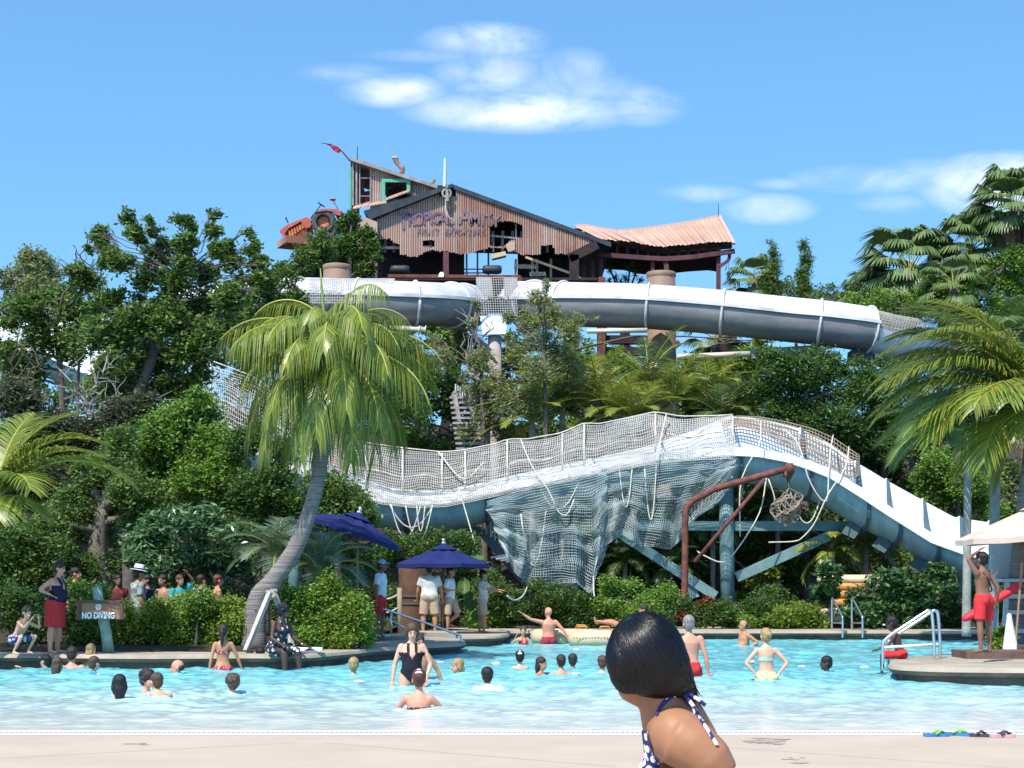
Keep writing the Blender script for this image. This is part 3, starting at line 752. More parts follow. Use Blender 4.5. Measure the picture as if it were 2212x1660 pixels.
# ---------------------------------------------------------------- rusty shed on its tower
c7 = lambda x, y: (587.6 + x * .25, 293.8 + y * .25)
c8 = lambda x, y: (1071.5 + x * .25, 345.6 + y * .25)
M_corr = mat('rusty_corrugated', (.47, .32, .26), .75, col2=(.23, .08, .045), scale=.75, stretch=(1.0, 1, .45), contrast=(.40, .60),
             island=[(.32, .16, .12), (.46, .26, .19), (.38, .21, .16), (.56, .42, .37), (.30, .14, .10), (.52, .28, .16), (.48, .38, .35), (.36, .19, .14)])
M_corr2 = mat('rusty_sheet_roof', (.46, .30, .22), .6, col2=(.36, .20, .14), scale=.8, stretch=(.8, .8, .8), island=[(.47, .30, .21), (.40, .24, .17), (.52, .38, .31), (.44, .26, .19)])
M_roofd = mat('dark_roofing', (.035, .045, .06), .8, var=.3, scale=2)
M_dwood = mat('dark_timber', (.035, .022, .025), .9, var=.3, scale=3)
M_maroon = mat('maroon_timber', (.10, .04, .045), .85, var=.25, scale=2)
M_plank = mat('pale_planks', (.52, .40, .28), .8, var=.2, scale=4)
M_green = mat('green_paint_peeling', (.06, .34, .22), .7, col2=(.14, .36, .28), scale=9)
M_grayw = mat('grey_timber', (.26, .24, .23), .85, var=.25, scale=4)
shed = thing('rusty_shed', 'rusty corrugated metal shed with faded painted lettering on a high wooden tower', 'building', A(1000, 1200, 74))
rnd = random.Random(21)
def strips(mb, x0, x1, spans, Y, w=5.0, dpt=.04, jit=1.4):
    """vertical corrugated sheets; spans(x) -> list of (top,bottom) in survey pixels"""
    x = x0
    while x < x1:
        xe = min(x + w, x1)
        for (a, b_, ja, jb) in spans((x + xe) / 2):
            if b_ - a < 2: continue
            ya, yb = a + (rnd.uniform(-jit, jit) if ja else 0), b_ + (rnd.uniform(-jit, jit) if jb else 0)
            k = len(mb.v)
            for y in (ya, yb):
                for f_, d in ((0, 0.0), (.3, -dpt), (.62, -dpt * .8), (.92, 0.01)):
                    mb.v.append(A(lerp(x, xe, f_), y, Y) + Vector((0, d, 0)))
            for q in range(3): mb.f.append((k + q, k + q + 1, k + 5 + q, k + 4 + q)); mb.m.append(0)
        x = xe
YG = 72.0
roofx = [809, 812.6, 972.6, 1279, 1290]; roofy = [477, 474, 399, 514, 518]
holeT = [(1060, 506), (1062, 486), (1077, 480), (1092, 478), (1107, 478), (1118, 482), (1128, 486)]
holeB = [(1056, 532), (1070, 533), (1090, 534), (1100, 521), (1125, 515), (1128, 514)]
botX = [809, 812, 836, 841, 850, 858, 862, 864, 880, 884, 900, 904, 915, 920, 938, 942, 965, 978, 990, 998, 1012, 1020, 1040, 1057, 1070, 1101, 1104, 1112, 1125, 1160, 1165, 1169, 1172, 1196, 1198, 1240, 1279]
botY = [486, 518, 517, 514, 524, 528, 530, 551, 552, 556, 556, 552, 548, 543, 540, 544, 543, 544, 549, 550, 549, 546, 541, 535, 536, 538, 541, 544, 551, 552, 553, 546, 531, 530, 549, 550, 550]
def gable(x):
    top = interp(roofx, roofy, x) + 2; bot = interp(botX, botY, x); out = []
    holes = []
    if 1058 < x < 1128: holes.append((interp([p[0] for p in holeT], [p[1] for p in holeT], x), interp([p[0] for p in holeB], [p[1] for p in holeB], x)))
    if 912 < x < 940: holes.append((520, 534.5))
    if 950 < x < 985: top = max(top, 425) if x < 984 else top
    if 1170 < x < 1195: holes.append((530, 543))
    if 1064 < x < 1098: out_end = True
    a = top
    for (h0, h1) in holes:
        out.append((a, h0, 0, 1)); a = h1
    out.append((a, bot, 1 if holes else 0, 1)); return [o for o in out if o[1] > o[0]]
m = MB(); strips(m, 809, 1279, gable, YG); part(shed, 'gable_wall', m, M_corr)
# lettering painted on the wall
M_let = mat('faded_purple_paint', (.13, .09, .15), .85, col2=(.22, .14, .16), scale=2.2, contrast=(.38, .62))
m = MB()
def letter(ch, px, py, hpx, bold=.01):
    c = A(px, py, YG) + Vector((0, -.072, 0)); s = hpx / F * YG * 1.55
    M = Matrix.Translation(c) @ Matrix.Rotation(math.pi / 2, 4, 'X') @ Matrix.Scale(.82, 4, Vector((1, 0, 0)))
    add_text(m, ch, s, M, .004, bold)
for ch, x, y, hp in (('T', 872, 480, 34), ('R', 889, 477, 24), ('O', 905, 475.5, 24), ('P', 921, 474.5, 24), ('I', 932, 474, 24), ('C', 943, 473.5, 24), ('A', 958, 473.5, 24), ('L', 974, 473.5, 24),
                     ('A', 1005, 469, 34), ('M', 1026, 475, 24), ('I', 1043, 476.5, 24), ('T', 1056, 478, 24), ('Y', 1071, 480, 24)):
    letter(ch, x, y, hp, .02)
for i, ch in enumerate('FRUIT EXPORTERS'):
    if ch != ' ': letter(ch, 904 + i * 10, 502.5, 12, .008)
part(shed, 'painted_letters', m, M_let)
# tower wall above
tX = [757, 762.6, 945]; tY = [343, 343, 402]
def tower(x):
    top = interp(tX, tY, x) + 2; bot = interp([757, 800, 832, 905, 946], [452, 452, 450, 424, 404], x)
    if x < 800: return []
    if 828 < x < 884: return [(top, 390, 0, 0), (430, bot, 0, 0)]
    return [(top, bot, 0, 0)]
YT = 73.0
m = MB(); strips(m, 800, 946, tower, YT); part(shed, 'tower_wall', m, M_corr)
m = MB(); bw = lambda a, b, w, Y=YT, h=None: m.beam(A(*a, Y), A(*b, Y), w * Y / F, (h or w) * Y / F)
bw((757, 362), (757, 452), 5); o = part(shed, 'corner_board', m, M_green)
m = MB(); bw((762.5, 344), (762.5, 444), 4, YT - .1); bw((770, 346), (770, 444), 4, YT - .05); bw((777, 348), (777, 442), 2.4, YT - .05); bw((800, 355), (800, 442), 2, YT - .05)
for y in (385, 424): bw((776, y), (800, y), 1.6, YT - .02)
part(shed, 'tower_post', m, M_grayw)
m = MB(); m.prism([A(776, 352, YT + .5), A(799, 357, YT + .5), A(799, 388, YT + .5), A(789, 390, YT + .5), A(785, 404, YT + .5), A(788, 414, YT + .5), A(799, 412, YT + .5), A(799, 442, YT + .5), A(776, 442, YT + .5)], (0, .06, 0)); part(shed, 'inner_wall', m, M_maroon)
win = MB(); m = win
bw((828, 391), (828, 436), 8, YT - .12); bw((882.5, 389), (882.5, 420), 8, YT - .12); bw((824, 391), (887, 391), 7, YT - .13)
w_ = part(shed, 'window_frame', m, M_green)
m = MB()
for a0, a1, r in ((0, 6, 1),):
    rr = random.Random(5)
    for k in range(24):   # jagged broken shards round the opening
        u = k / 26; side = k % 4
        if side == 0: p = (834 + rr.random() * 44, 395); q = (p[0] + rr.uniform(-6, 6), 395 + rr.uniform(5, 12))
        elif side == 1: p = (834, 396 + rr.random() * 34); q = (834 + rr.uniform(5, 15), p[1] + rr.uniform(-4, 4))
        elif side == 2: p = (879, 396 + rr.random() * 28); q = (879 - rr.uniform(5, 15), p[1] + rr.uniform(-4, 4))
        else: p = (836 + rr.random() * 38, 432); q = (p[0] + rr.uniform(-4, 4), 432 - rr.uniform(5, 12))
        dx = 4 if side in (0, 3) else 0; dy = 0 if dx else 4
        m = MB(); m.prism([A(p[0] - dx, p[1] - dy, YT + .1), A(p[0] + dx, p[1] + dy, YT + .1), A(q[0], q[1], YT + .1)], (0, .02, 0)); part(w_, 'glass_shard', m, M_dwood)
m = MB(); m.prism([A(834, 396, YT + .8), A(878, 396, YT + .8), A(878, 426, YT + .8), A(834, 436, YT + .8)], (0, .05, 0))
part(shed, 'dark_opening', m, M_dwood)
# back and side wall of tower (depth)
m = MB(); b0, b1 = A(757, 345, YT + 4.5), A(757, 452, YT + 4.5); f0, f1 = A(757, 345, YT), A(757, 452, YT)
b0.x = f0.x; b0.z = f0.z; b1.x = f1.x; b1.z = f1.z
m.quad(f0 + Vector((0, .1, 0)), b0, b1, f1 + Vector((0, .1, 0)))
part(shed, 'side_wall', m, M_corr)
def roof(pa, pb, Y0, Y1, th, name, mt, root=shed):
    m = MB(); a, b_ = A(*pa, Y0), A(*pb, Y0); m.prism([a, b_, b_ - Vector((0, 0, th)), a - Vector((0, 0, th))], (0, Y1 - Y0, 0)); return part(root, name, m, mt)
roof((757, 339), (948, 401), YT - .35, YT + 4.7, .16, 'tower_roof', M_grayw)
# main roof: left slope hangs forward and shows its dark underside
roof((974, 397), (1320, 524), YG - .12, YG + 9, .2, 'roof', M_roofd)
m = MB(); P = [A(974, 397, YG - .5), A(786, 470, YG - .35), A(800, 474, YG + .3), A(974, 404, YG + .02)]
m.prism([A(978, 397, YG - .35), A(785, 456, YG - .35), A(800, 474, YG - .35), A(978, 404, YG - .35)], (0, 9, 0)); part(shed, 'roof', m, M_roofd)
m = MB(); rr = random.Random(8)
for k in range(9):
    x = 762 + k * 8; y0 = 452 - k * 1.4; m.prism([A(x, y0, YG + .3), A(x + 9.5, y0 - 1.2, YG + .3), A(x + 12, y0 - 10, YG + 1.4), A(x + 3, y0 - 6 - rr.random() * 2, YG + 1.4)], (0, 0, .05))
for k in range(7):
    x = 832 + k * 7; y0 = 434 - k * 2.6; m.prism([A(x, y0, YG + .3), A(x + 9.5, y0 - 3, YG + .3), A(x + 11, y0 - 8, YG + 1.2), A(x + 3, y0 - 5, YG + 1.2)], (0, 0, .05))
part(shed, 'loose_sheet', m, M_corr2)
# ridge hoist
m = MB(); m.box(A(966, 416, YG + .25), (.85, .1, .6)); part(shed, 'hoist_recess', m, M_dwood)
m = MB(); c = A(965, 418, YG - .35)
m.tube([c + Vector((.18 * math.cos(q), 0, .18 * math.sin(q))) for q in np.linspace(0, 6.28, 17)], .05, 6); m.beam(c + Vector((0, 1.2, .3)), c + Vector((0, -.1, .3)), .14)
m.beam(c + Vector((0, 0, .25)), c + Vector((.03, 0, -.35)), .12); part(shed, 'hoist', m, M_grayw)
m = MB(); m.tube(hang(c + Vector((0, 0, -.8)), c + Vector((.2, .1, -1.1)), .1, 6), .03, 5); m.tube([c + Vector((-.06, 0, -.1)), c + Vector((-.02, .1, -1.0))], .025, 5); part(shed, 'hoist_rope', m, M_rope)
# interior, deck and frame under the gable
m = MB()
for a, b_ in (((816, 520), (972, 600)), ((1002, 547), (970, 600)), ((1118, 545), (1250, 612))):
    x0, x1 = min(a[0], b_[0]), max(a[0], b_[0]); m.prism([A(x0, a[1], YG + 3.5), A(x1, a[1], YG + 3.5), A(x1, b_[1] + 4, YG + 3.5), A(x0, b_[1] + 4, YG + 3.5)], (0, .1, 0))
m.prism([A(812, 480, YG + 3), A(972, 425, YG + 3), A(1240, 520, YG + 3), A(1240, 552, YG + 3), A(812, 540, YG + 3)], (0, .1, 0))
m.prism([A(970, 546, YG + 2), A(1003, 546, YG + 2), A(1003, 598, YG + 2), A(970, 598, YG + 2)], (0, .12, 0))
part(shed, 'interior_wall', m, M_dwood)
m = MB(); rr = random.Random(2)
for k in range(24):
    x = 812 + k * 19.5; m.beam(A(x, 546, YG + 1), A(x + rr.uniform(-3, 3), 500, YG + 1), .12)
m.beam(A(812, 536, YG + .3), A(912, 536, YG + .3), .12); m.beam(A(935, 534, YG + .3), A(905, 534, YG + .3), .1); m.beam(A(1060, 510, YG + .4), A(1128, 516, YG + .4), .08); m.beam(A(1114, 480, YG + .4), A(1115, 515, YG + .4), .07)
part(shed, 'stud', m, M_grayw)
m = MB(); m.prism([A(815, 600, YG - .3), A(1290, 600, YG - .3), A(1290, 606, YG - .3), A(815, 606, YG - .3)], (0, 9, 0)); part(shed, 'deck', m, M_dwood)
m = MB(); m.beam(A(838, 597, YG - .6), A(1125, 599, YG - .6), .18, .14); m.beam(A(1124, 599, YG - .6), A(1124, 622, YG - .6), .14); part(shed, 'deck_beam', m, M_rust)
for x, w in ((963.5, .24), ): m = MB(); m.beam(A(x, 546, YG), A(x, 600, YG), w); part(shed, 'post', m, M_maroon)
m = MB(); m.prism([A(1062, 549, YG - .4), A(1092, 543, YG - .4), A(1093, 552, YG - .4), A(1063, 559, YG - .4)], (0, .5, 0)); part(shed, 'loose_beam', m, M_plank)
m = MB(); m.prism([A(1092, 530, YG - .1), A(1100, 523, YG - .1), A(1112, 522, YG - .1), A(1113, 540, YG - .1), A(1098, 545, YG - .1)], (0, .05, 0)); part(shed, 'bent_sheet', m, M_corr2)
m = MB()
for x in (1031.5, 1008, 1055): m.beam(A(x, 547, YG + .5), A(x, 604, YG + .5), .08)
for y in (582, 590): m.beam(A(1003, y, YG + .5), A(1060, y, YG + .5), .05)
part(shed, 'railing', m, M_dsteel)
m = MB()
for x in (1114, 1150, 1160, 1190): m.beam(A(x, 560, YG + 1.5), A(x, 600, YG + 1.5), .1)
for k in range(12): m.beam(A(1112 + k * 4, 572, YG + 1.2), A(1112 + k * 4, 581, YG + 1.2), .06)
for k in range(9): m.beam(A(1145 + k * 4, 588, YG + 1.2), A(1147 + k * 4, 597, YG + 1.2), .06)
m.beam(A(1135, 556, YG + .8), A(1230, 590, YG + .8), .1); part(shed, 'balusters', m, M_plank)
m = MB()      # open frame of the tower below the deck
for a, b_ in (((1240, 552), (1240, 900)), ((1300, 612), (1300, 900)), ((940, 606), (1003, 1000)), ((1003, 700), (945, 1010)), ((850, 606), (850, 1000)), ((985, 606), (985, 1050)), ((1350, 720), (1350, 1000)), ((1560, 720), (1560, 1000)), ((1580, 720), (1592, 1000)), ((1610, 740), (1610, 1000)), ((1230, 560), (1290, 530))):
    m = MB(); m.beam(A(*a, YG), A(*b_, YG), .4); part(shed, 'tower_leg', m, M_dwood)
for y, x0, x1 in ((715, 920, 1010), (745, 915, 1015), (735, 1290, 1420), (760, 1290, 1420), (820, 1300, 1500), (770, 1540, 1640)): m = MB(); m.beam(A(x0, y, YG - .1), A(x1, y, YG - .1), .45, .35); part(shed, 'tower_beam', m, M_dwood)
m = MB(); m.beam(A(1300, 600, YG - .5), A(1299, 860, YG - .5), .3); m.beam(A(1468, 740, YG - .5), A(1310, 860, YG - .5), .25); part(shed, 'red_leg', m, M_rust)
for x0, Yb, lab in ((1063, YG - .2, 'dark rubber drum lying on the shed deck at the right'), (864, YG - .2, 'dark drum lying in the shade at the left of the shed deck')):
    m = MB(); c = A(x0, 583, Yb); m.tube([c + Vector((d, 0, 0)) for d in (-.42, -.38, -.2, 0, .2, .38, .42)], [.05, .17, .2, .19, .2, .17, .05], 14); single('drum', m, mat('black_drum', (.03, .035, .04), .5), lab, 'drum', smooth=True)
m = MB(); m.ell(A(954, 594, YG - .7), (.12, .1, .12)); m.box(A(953, 597, YG - .75), (.22, .15, .1)); single('white_bundle', m, M_white, 'small white bundle lying on the deck edge below the shed post', 'bundle')
# stovepipe, rods, flag
M_pipe = mat('rusty_pipe', (.30, .17, .15), .7, var=.3, scale=6)
t = thing('stovepipe', 'bent rusty stovepipe sticking out of the sloping tower roof', 'pipe', A(866, 370, YT + 1))
m = MB(); m.tube(smooth_path([A(868, 374, YT + 1), A(869, 364, YT + 1), A(861, 356, YT + 1), A(856, 349, YT + 1), A(853, 341, YT + 1)], 10), [.11, .11, .12, .12, .1, .1, .11, .12, .12, .13], 10, cap=False); part(t, 'pipe', m, M_pipe, True)
m = MB(); m.lathe(A(853, 341, YT + 1), [(.14, -.03), (.14, .03), (.1, .03)], 12); part(t, 'collar', m, M_plank, True)
m = MB(); m.tube([A(934, 396, YT + .5), A(938, 388, YT + .5)], .08, 8); single('vent_pipe', m, M_pipe, 'short stub pipe low on the tower roof', 'pipe')
for a, b_, r, lab, mt in (((772, 345), (772, 316), .015, 'thin dark lightning rod on the tower roof corner', M_dsteel), ((960.5, 410), (961.5, 342), .05, 'pale thick pole rising from the shed ridge', mat('pale_pole', (.6, .62, .62), .5)), ((1552, 468), (1552, 440), .012, 'thin lightning rod on the tip of the sagging canopy', M_dsteel)):
    m = MB(); m.tube([A(*a, YG), A(*b_, YG)], [r * 1.6, r], 6); single('lightning_rod', m, mt, lab, 'rod')
fl = thing('flag', 'ragged red flag on a thin bent pole at the tower roof corner', 'flag', A(755, 350, YT))
m = MB(); m.tube(smooth_path([A(757, 349, YT), A(746, 336, YT), A(736, 325, YT), A(724, 317, YT), A(710, 312, YT), A(694, 309, YT)], 14), [.035] * 5 + [.025] * 5 + [.018] * 4, 6); part(fl, 'pole', m, M_maroon, True)
m = MB(); rows = []
for x, y0, y1 in ((704, 310, 313), (712, 311, 317), (718, 313, 323), (724, 315, 330), (730, 318, 331), (736, 323, 328)):
    rows.append([A(x + 1.5 * math.sin(v * 9), lerp(y0, y1, v), YT) + Vector((0, .12 * math.sin(x * .6 + v * 4), 0)) for v in np.linspace(0, 1, 6)])
m.grid(rows); part(fl, 'cloth', m, mat('red_cloth', (.62, .06, .12), .8, translu=.3), True)
# sagging canopy
can = thing('canopy', 'open canopy with a sagging rusty sheet roof right of the shed', 'shelter', A(1560, 1100, 74))
RX = [1241, 1266, 1296, 1334, 1371, 1421, 1496, 1553]; RY = [489, 488.5, 495.5, 500.5, 498, 492, 480.6, 468]
EX = [1300, 1331, 1371, 1396, 1434, 1471, 1521, 1564, 1584]; EY = [518, 520.6, 523, 530.6, 534, 530.6, 525.6, 523, 526]
m = MB(); nS = 30; rr = random.Random(9); bt_ = MB()
for k in range(nS):
    u0, u1 = k / nS, (k + 1) / nS; off = rr.uniform(-1.0, 1.6)
    r0, r1 = lerp(1241, 1553, u0), lerp(1241, 1553, u1); e0, e1 = lerp(1300, 1583, u0), lerp(1300, 1583, u1)
    p0, p1 = A(r0, interp(RX, RY, r0), 76), A(r1, interp(RX, RY, r1), 76); q0, q1 = A(e0, interp(EX, EY, e0) + off, 73), A(e1, interp(EX, EY, e1) + off, 73)
    up = Vector((0, -.01, .035)); kk = len(m.v)
    m.v += [p0, p0.lerp(p1, .5) + up, p1, q0, q0.lerp(q1, .5) + up, q1]; m.f += [(kk, kk + 3, kk + 4, kk + 1), (kk + 1, kk + 4, kk + 5, kk + 2)]; m.m += [0, 0]
part(can, 'roof_sheets', m, M_corr2)
m = MB(); rows = []
for u in np.linspace(0, 1, 30):
    r0 = lerp(1241, 1553, u); e0 = lerp(1300, 1583, u); p = A(r0, interp(RX, RY, r0), 76) - Vector((0, 0, .1)); q = A(e0, interp(EX, EY, e0), 73) - Vector((0, -.1, .12))
    q2 = q + Vector((0, 6, 0)); rows.append([q, p, q2])
m.grid(rows); part(can, 'back_slope', m, M_dwood)
m = MB(); pts = [A(x, y - 1, 76) for x, y in zip(RX, RY)]
for i in range(len(pts) - 1): m.beam(pts[i], pts[i + 1], .16, .1)
m.beam(A(1553, 467, 75.9), A(1585, 527, 73), .14, .1); part(can, 'ridge_cap', m, mat('ridge_cap_pink', (.55, .33, .27), .6))
m = MB()
for i in range(20):
    u0, u1 = i / 20, (i + 1) / 20; x0, x1 = lerp(1300, 1580, u0), lerp(1300, 1580, u1)
    f = lambda x: interp([1300, 1340, 1434, 1521, 1580], [522, 526, 541, 535, 530], x)
    m.beam(A(x0, f(x0), 73.6), A(x1, f(x1), 73.6), .25, .28)
    f2 = lambda x: interp([1295, 1396, 1440, 1496, 1587], [551, 558, 560, 556, 543], x)
    m.beam(A(lerp(1290, 1587, u0), f2(lerp(1290, 1587, u0)), 73.3), A(lerp(1290, 1587, u1), f2(lerp(1290, 1587, u1)), 73.3), .16, .2)
part(can, 'beam', m, M_maroon)
for x in range(1310, 1560, 22): m = MB(); m.beam(A(x, 535, 73.5), A(x + 2, 556, 73.4), .1); part(can, 'slat', m, M_dwood)
for x, y0, y1, w in ((1280.5, 563, 620, .14), (1262, 574, 615, .1), (1298, 552, 900, .15), (1410, 558, 900, .16), (1552, 530, 900, .18)):
    m = MB(); m.beam(A(x, y0, 73.5), A(x, y1, 73.5), w); part(can, 'post', m, M_maroon)
m = MB(); pts = smooth_path([A(1432, 560, 73.4), A(1438, 568, 73.4), A(1440, 590, 73.4)], 6)
for i in range(5): m.beam(pts[i], pts[i + 1], .2)
part(can, 'bracket', m, M_maroon); m = MB()
pts = smooth_path([A(1576, 548, 73.4), A(1573, 563, 73.4), A(1554, 576, 73.4)], 8)
for i in range(7): m.beam(pts[i], pts[i + 1], .14)
part(can, 'bracket', m, M_maroon)
ln = thing('lantern', 'small lantern hanging from the right end of the canopy beam', 'lantern', A(1574, 600, 73.3))
m = MB(); m.tube([A(1574, 552, 73.3), A(1574, 586, 73.3)], .012, 5); part(ln, 'cord', m, M_dsteel)
m = MB(); m.lathe(A(1574, 600, 73.3), [(.02, .28), (.09, .2), (.1, .16), (.07, .15), (.07, -.02), (.1, -.04), (.1, -.08)], 8); part(ln, 'lamp_body', m, M_dsteel)
m = MB(); m.beam(A(1570, 574, 73.3), A(1567, 584, 73.3), .12, .03); single('wood_tag', m, M_dwood, 'small dark board hanging beside the lantern', 'board')
# ---- tractor
tr = thing('tractor', 'faded red old tractor perched nose down on the roof left of the shed', 'tractor', A(690, 510, 71))
M_red = mat('tractor_red', (.50, .10, .06), .6, col2=(.34, .08, .06), scale=3); M_or = mat('tractor_orange', (.55, .17, .08), .7, var=.3, scale=5); M_tyre = mat('tyre', (.07, .075, .08), .9, var=.2)
def tp(m, L, Y0, th): m.prism([A(*c7(*p), Y0) for p in L], (0, th, 0))
m = MB(); tp(m, [(62, 822), (130, 768), (300, 700), (335, 722), (345, 745), (330, 790), (290, 800), (250, 740), (140, 800), (105, 850)], 70.6, .7); part(tr, 'hood', m, M_red)
m = MB(); tp(m, [(62, 822), (82, 812), (150, 905), (130, 922)], 70.55, .8); part(tr, 'grille', m, M_red)
m = MB(); tp(m, [(130, 850), (240, 770), (320, 780), (300, 830), (160, 905)], 70.8, .4)
for k in range(6): m.tube([A(*c7(160 + k * 22, 880 - k * 16), 70.7), A(*c7(150 + k * 22, 820 - k * 14), 70.7)], .05, 6)
part(tr, 'engine', m, M_or, False)
m = MB(); tp(m, [(130, 905), (345, 800), (350, 830), (160, 945)], 70.7, .5); part(tr, 'chassis', m, M_rust)
wc = A(*c7(445, 745), 70.2); R_ = .5 * 1.0
Mx = Matrix.Rotation(math.pi / 2, 3, 'X')
for d, lab in ((0, ''), (1.2, '')):
    m = MB(); c = wc + Vector((0, d, 0)); m.lathe(c, [(.30, -.14), (.44, -.16), (.5, -.1), (.51, 0), (.5, .1), (.44, .16), (.30, .14)], 28, 0, Mx)
    for k in range(22):
        a = k / 22 * 6.283; e = c + Vector((math.cos(a) * .51, 0, math.sin(a) * .51)); m.beam(e + Vector((0, -.14, 0)), e + Vector((0, .14, 0)), .05, .05)
    wh = part(tr, 'wheel', m, M_tyre)
    m = MB(); m.lathe(c, [(.31, -.13), (.26, -.06), (.1, -.05), (.08, -.12), (0, -.12)], 24, 0, Mx); part(wh, 'rim', m, M_or, True)
m = MB(); pts = [(370, 660), (420, 635), (480, 628), (545, 635), (600, 655), (590, 690), (550, 680), (520, 655), (470, 645), (410, 655)]
tp(m, pts, 70.0, .35); tp(m, [(540, 630), (605, 650), (580, 690), (545, 680)], 70.1, 1.2); part(tr, 'fender', m, M_red)
m = MB(); m.ell(A(*c7(525, 552), 70.8), (.14, .16, .05)); m.tube([A(*c7(530, 560), 70.8), A(*c7(570, 640), 70.8)], .02, 5); part(tr, 'seat', m, M_red, True)
m = MB(); m.tube([A(*c7(335, 712), 70.8), A(*c7(425, 595), 70.8)], .025, 6)
sw = A(*c7(425, 595), 70.8); ax = Vector((-.55, 0, -.8)).normalized(); s1 = Vector((0, 1, 0)); s2 = ax.cross(s1)
m.tube([sw + (s1 * math.cos(q) + s2 * math.sin(q)) * .17 for q in np.linspace(0, 6.283, 21)], .018, 5); m.beam(sw - s2 * .17, sw + s2 * .17, .02); part(tr, 'steering_wheel', m, M_dsteel, True)
m = MB(); m.tube([A(*c7(140, 755), 70.8), A(*c7(118, 705), 70.8)], [.03, .04], 6); part(tr, 'exhaust', m, M_dsteel)
m = MB(); tp(m, [(560, 680), (590, 700), (600, 750), (575, 760)], 70.3, .1); part(tr, 'drawbar', m, M_tyre)
m = MB(); m.beam(A(608, 523, 70.6), A(780, 540, 72.0), 1.4, .3); m.beam(A(650, 520, 71), A(650, 900, 71), .35); m.beam(A(770, 480, 72.5), A(770, 900, 72.5), .5)
m.prism([A(700, 535, 71.5), A(790, 470, 71.5), A(815, 480, 71.5), A(815, 610, 71.5), A(700, 610, 71.5)], (0, .3, 0)); part(shed, 'annex', m, M_corr)
# ---------------------------------------------------------------- vegetation
def leafmat(name, cols, rough=.5, translu=.38, spec=.3):
    return mat(name, cols[0], rough, island=cols, translu=translu, spec=spec)
L_oak = leafmat('leaf_oak', [(0.053, 0.113, 0.028), (0.088, 0.169, 0.035), (0.147, 0.248, 0.047), (0.073, 0.135, 0.039), (0.221, 0.294, 0.063), (0.117, 0.180, 0.047)])
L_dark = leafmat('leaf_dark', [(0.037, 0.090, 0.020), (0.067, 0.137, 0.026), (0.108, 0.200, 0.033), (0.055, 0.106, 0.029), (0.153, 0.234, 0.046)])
L_mid = leafmat('leaf_mid', [(0.095, 0.187, 0.029), (0.149, 0.270, 0.036), (0.217, 0.353, 0.051), (0.108, 0.207, 0.043), (0.298, 0.415, 0.073)])
L_lite = leafmat('leaf_light', [(0.109, 0.195, 0.024), (0.181, 0.278, 0.034), (0.254, 0.362, 0.049), (0.127, 0.209, 0.029), (0.326, 0.389, 0.068)])
L_grey = leafmat('leaf_greygreen', [(0.156, 0.198, 0.070), (0.232, 0.278, 0.097), (0.310, 0.338, 0.125), (0.181, 0.219, 0.084), (0.388, 0.377, 0.166)])
L_palm = leafmat('palm_leaf', [(0.090, 0.161, 0.026), (0.167, 0.241, 0.031), (0.258, 0.310, 0.041), (0.129, 0.196, 0.031), (0.386, 0.356, 0.052), (0.116, 0.184, 0.052)], .35, .35, .5)
L_palmd = leafmat('palm_leaf_dark', [(0.045, 0.098, 0.031), (0.077, 0.138, 0.036), (0.116, 0.184, 0.041), (0.064, 0.115, 0.041), (0.180, 0.207, 0.062)], .35, .3, .5)
L_fan = leafmat('fan_palm_leaf', [(0.077, 0.138, 0.041), (0.116, 0.184, 0.052), (0.167, 0.230, 0.072), (0.064, 0.115, 0.041), (0.258, 0.276, 0.124)], .4, .25, .5)
L_blue = leafmat('pindo_leaf', [(.11, .17, .10), (.15, .21, .13), (.09, .15, .08), (.19, .25, .17)], .4, .25, .5)
L_yel = leafmat('leaf_yellow', [(.25, .24, .03), (.14, .20, .03), (.35, .28, .04), (.10, .17, .03)])
L_red = leafmat('leaf_red', [(.30, .03, .02), (.20, .06, .02), (.08, .10, .02), (.4, .07, .03)])
L_dead = leafmat('dead_leaf', [(.30, .22, .13), (.22, .15, .09), (.38, .30, .20), (.17, .12, .08)], .8, .1, .2)
M_bark = mat('bark', (.16, .13, .11), .95, col2=(.09, .07, .06), scale=5, bump=.8, bscale=30)
M_barkl = mat('pale_bark', (.34, .31, .28), .9, col2=(.22, .19, .17), scale=6, bump=.5)
M_flow = mat('yellow_flower', (.65, .42, .03), .7); M_flor = mat('orange_flower', (.65, .16, .03), .7)
RS = np.random.RandomState(42)

